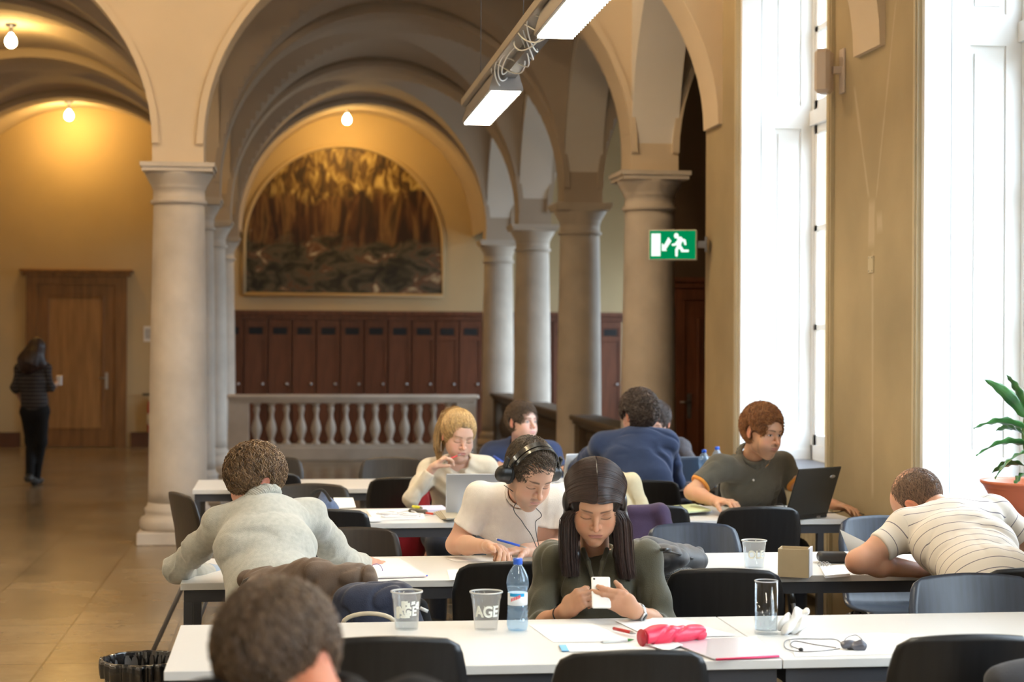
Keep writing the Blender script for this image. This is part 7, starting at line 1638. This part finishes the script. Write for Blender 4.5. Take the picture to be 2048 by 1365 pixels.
def hidden_man():
    sk = (.64, .40, .32)
    hM = headM(1313, 843, 11.72, -12, 24, 6, 1.05); nb = P(1312, 884, 11.86); shL = P(1252, 898, 11.86); shR = P(1362, 898, 11.86)
    ch = P(1308, 925, 11.9); wa = P(1308, 975, 11.95); pel = Q(1308, .57, 12.0); elL = P(1232, 950, 11.7); wrL = P(1255, 940, 11.45); elR = P(1392, 944, 11.7); wrR = P(1372, 955, 11.4)
    bs = []
    for (sh, el, wr, sd) in ((shL, elL, wrL, -1), (shR, elR, wrR, 1)):
        s = SDF(); s.cap(sh, el, .044, .038, k=.02); s.cap(el, wr, .038, .026, k=.02); hand(s, wr, Vector(wr) - el, (0, 0, -1), sd, curls=[(15, 25, 20)] * 4, sc=1.05); bs.append((s, .004))
    o = person('man in a dark grey t-shirt half hidden behind the curly-haired man', sk, (nb, .052), [(core(pel, wa, ch, nb, shL, shR), .011)] + bs, dict(skin=sk, eyes='down', brow=(.04, .03, .02)), hM)
    s = SDF(); torso(s, pel, wa, ch, nb, shL, shR, .014, 1.0, .056)
    for (sh, el) in ((shL, elL), (shR, elR)): m_ = Vector(sh).lerp(el, .7); s.cap(sh, m_, .062, .058, k=.03); s.plane(m_, Vector(el) - Vector(sh), lim=.09)
    s.cap(nb, hM @ Vector((0, 0, -.10)), .056, .072, k=.008, op=1)
    mesh_obj('t_shirt', [s.mesh(.007, folds(.008, 9, 2), .012)], clothm('charcoal_cotton', (.055, .052, .060)), o)
    short_hair(hM, o, (.035, .022, .018), N=3600, length=.055, r=.0012, spread=.10, lift=.006, hl=(.08, .05, .04), seed=61, shell=(.086, .107, .101), style=lambda q: np.stack([.5 + q[:, 0] * 3, .6 + 0 * q[:, 0], -.5 + 0 * q[:, 0]], 1))
    legs(o, pel, (0, -1, 0), (1, 0, 0), M['jeans'], M['shoe'])
    return o

# ---------------------------------------------------------------- woman walking away in the corridor
def walking_woman():
    sk = (.45, .28, .20); d = 19.1; G = lambda x, y, dd=0: P(x, y, d + dd)
    hM = headM(74, 700, d, 150, 22, 0, 1.02); nb = G(68, 727); shL = G(40, 738); shR = G(91, 738); ch = G(66, 765); wa = G(68, 795); pel = G(70, 815)
    elL = G(29, 775, -.02); wrL = G(42, 800, .12); elR = G(101, 776, .02); wrR = G(112, 768, .22)
    bs = []
    for (sh, el, wr, sd) in ((shL, elL, wrL, 1), (shR, elR, wrR, -1)):
        s = SDF(); s.cap(sh, el, .036, .032, k=.02); s.cap(el, wr, .032, .022, k=.02); hand(s, wr, Vector(wr) - el, (-.5, 0, 0), sd, curls=[(35, 45, 35)] * 4, sc=.95); bs.append((s, .005))
    o = person('woman with long dark hair walking away along the left corridor', sk, (nb, .046), [(core(pel, wa, ch, nb, shL, shR, .84), .012)] + bs, dict(skin=sk, fem=1, eyes='down', fine=0), hM)
    s = SDF(); torso(s, G(69, 806), wa, ch, nb, shL, shR, .012, .84, .050)
    for (sh, el, wr) in ((shL, elL, wrL), (shR, elR, wrR)): s.chain([sh, el, Vector(el).lerp(wr, .25)], [.050, .044, .042], k=.03)
    m, n, l, b = new_mat('striped_jersey'); tc = n.new('ShaderNodeTexCoord'); sp = n.new('ShaderNodeSeparateXYZ'); l.new(tc.outputs['Object'], sp.inputs[0]); md = n.new('ShaderNodeMath'); md.operation = 'MODULO'; md.inputs[1].default_value = .042; l.new(sp.outputs[2], md.inputs[0]); lt = n.new('ShaderNodeMath'); lt.operation = 'LESS_THAN'; lt.inputs[1].default_value = .010; l.new(md.outputs[0], lt.inputs[0]); mx = n.new('ShaderNodeMix'); mx.data_type = 'RGBA'; mx.inputs[6].default_value = (.018, .014, .014, 1); mx.inputs[7].default_value = (.075, .062, .06, 1); l.new(lt.outputs[0], mx.inputs[0]); l.new(mx.outputs[2], b.inputs['Base Color']); b.inputs['Roughness'].default_value = .9
    mesh_obj('striped_top', [s.mesh(.008, folds(.008, 10, 2), .01)], m, o)
    s = SDF(); s.ecap(G(70, 803), G(70, 822), .135, .10, .155, .115, (1, 0, 0), k=.03)
    shs = []
    for (a, kx, ky, kd, fx, fy, fd, lift) in ((-1, 62, 882, .12, 60, 955, -.10, 0), (1, 82, 885, .05, 72, 960, .12, 0)):
        hip = G(70 + a * 13, 825); kn = G(kx, ky, kd); an = G(fx, fy, fd); s.chain([hip, kn, an], [.088, .062, .044], k=.04)
        toe = an + Vector((.03, .15, -.03 if a > 0 else -.05)); heel = an + Vector((-.01, -.04, -.045 if a > 0 else -.01)); heel.z = max(heel.z, .045); toe.z = max(.042, toe.z); sh_ = SDF(); shs.append(sh_); sh_.cap(heel, toe, .042, .036, k=.02); sh_.cap(an, heel, .044, .042, k=.02)
    mesh_obj('trousers', [s.mesh(.009, folds(.006, 10, 3), .008)], M['black_cloth'], o); 
    for q in shs: q.plane((0, 0, .002), (0, 0, -1)); mesh_obj('shoe', [q.mesh(.007)], M['shoe'], o)
    s = SDF(hM); s.ell((0, -.016, .028), (.086, .108, .102), k=0); s.ell((0, .14, -.05), (.07, .09, .11), k=.01, op=1); s.setM(None); s.chain([hM @ Vector((0, -.03, .01)), G(66, 712, -.06), G(58, 726, -.08), G(54, 736, -.08)], [.088, .115, .125, .060], k=.04); s.chain([G(66, 712, -.06), G(80, 728, -.06)], [.09, .07], k=.03)
    mesh_obj('hair', [s.mesh(.006, lambda p: .006 * wav(p, 40, 2, 5, (1, 1, .2)), .007)], mat('dark_hair', (.022, .008, .006), .5, var=.3, scale=30), o)
    m = MB(); q = Vector(wrR) + Vector((.03, .04, .0)); m.box(q.x - .03, q.x + .03, q.y - .006, q.y + .006, q.z - .02, q.z + .09, bev=.004); ph = m.build('mobile_phone', mat('silver_phone', (.7, .7, .75), .3, metal=.4)); tag(ph, 'small silver phone held by the woman in the corridor', 'phone')
PEOPLE = [olive_woman, headphones_man, jumper_man, near_man, sleeping_man, polo_man, blonde_woman, navy_man, blue_man, hidden_man, walking_woman]
for f_ in PEOPLE:
    f_()
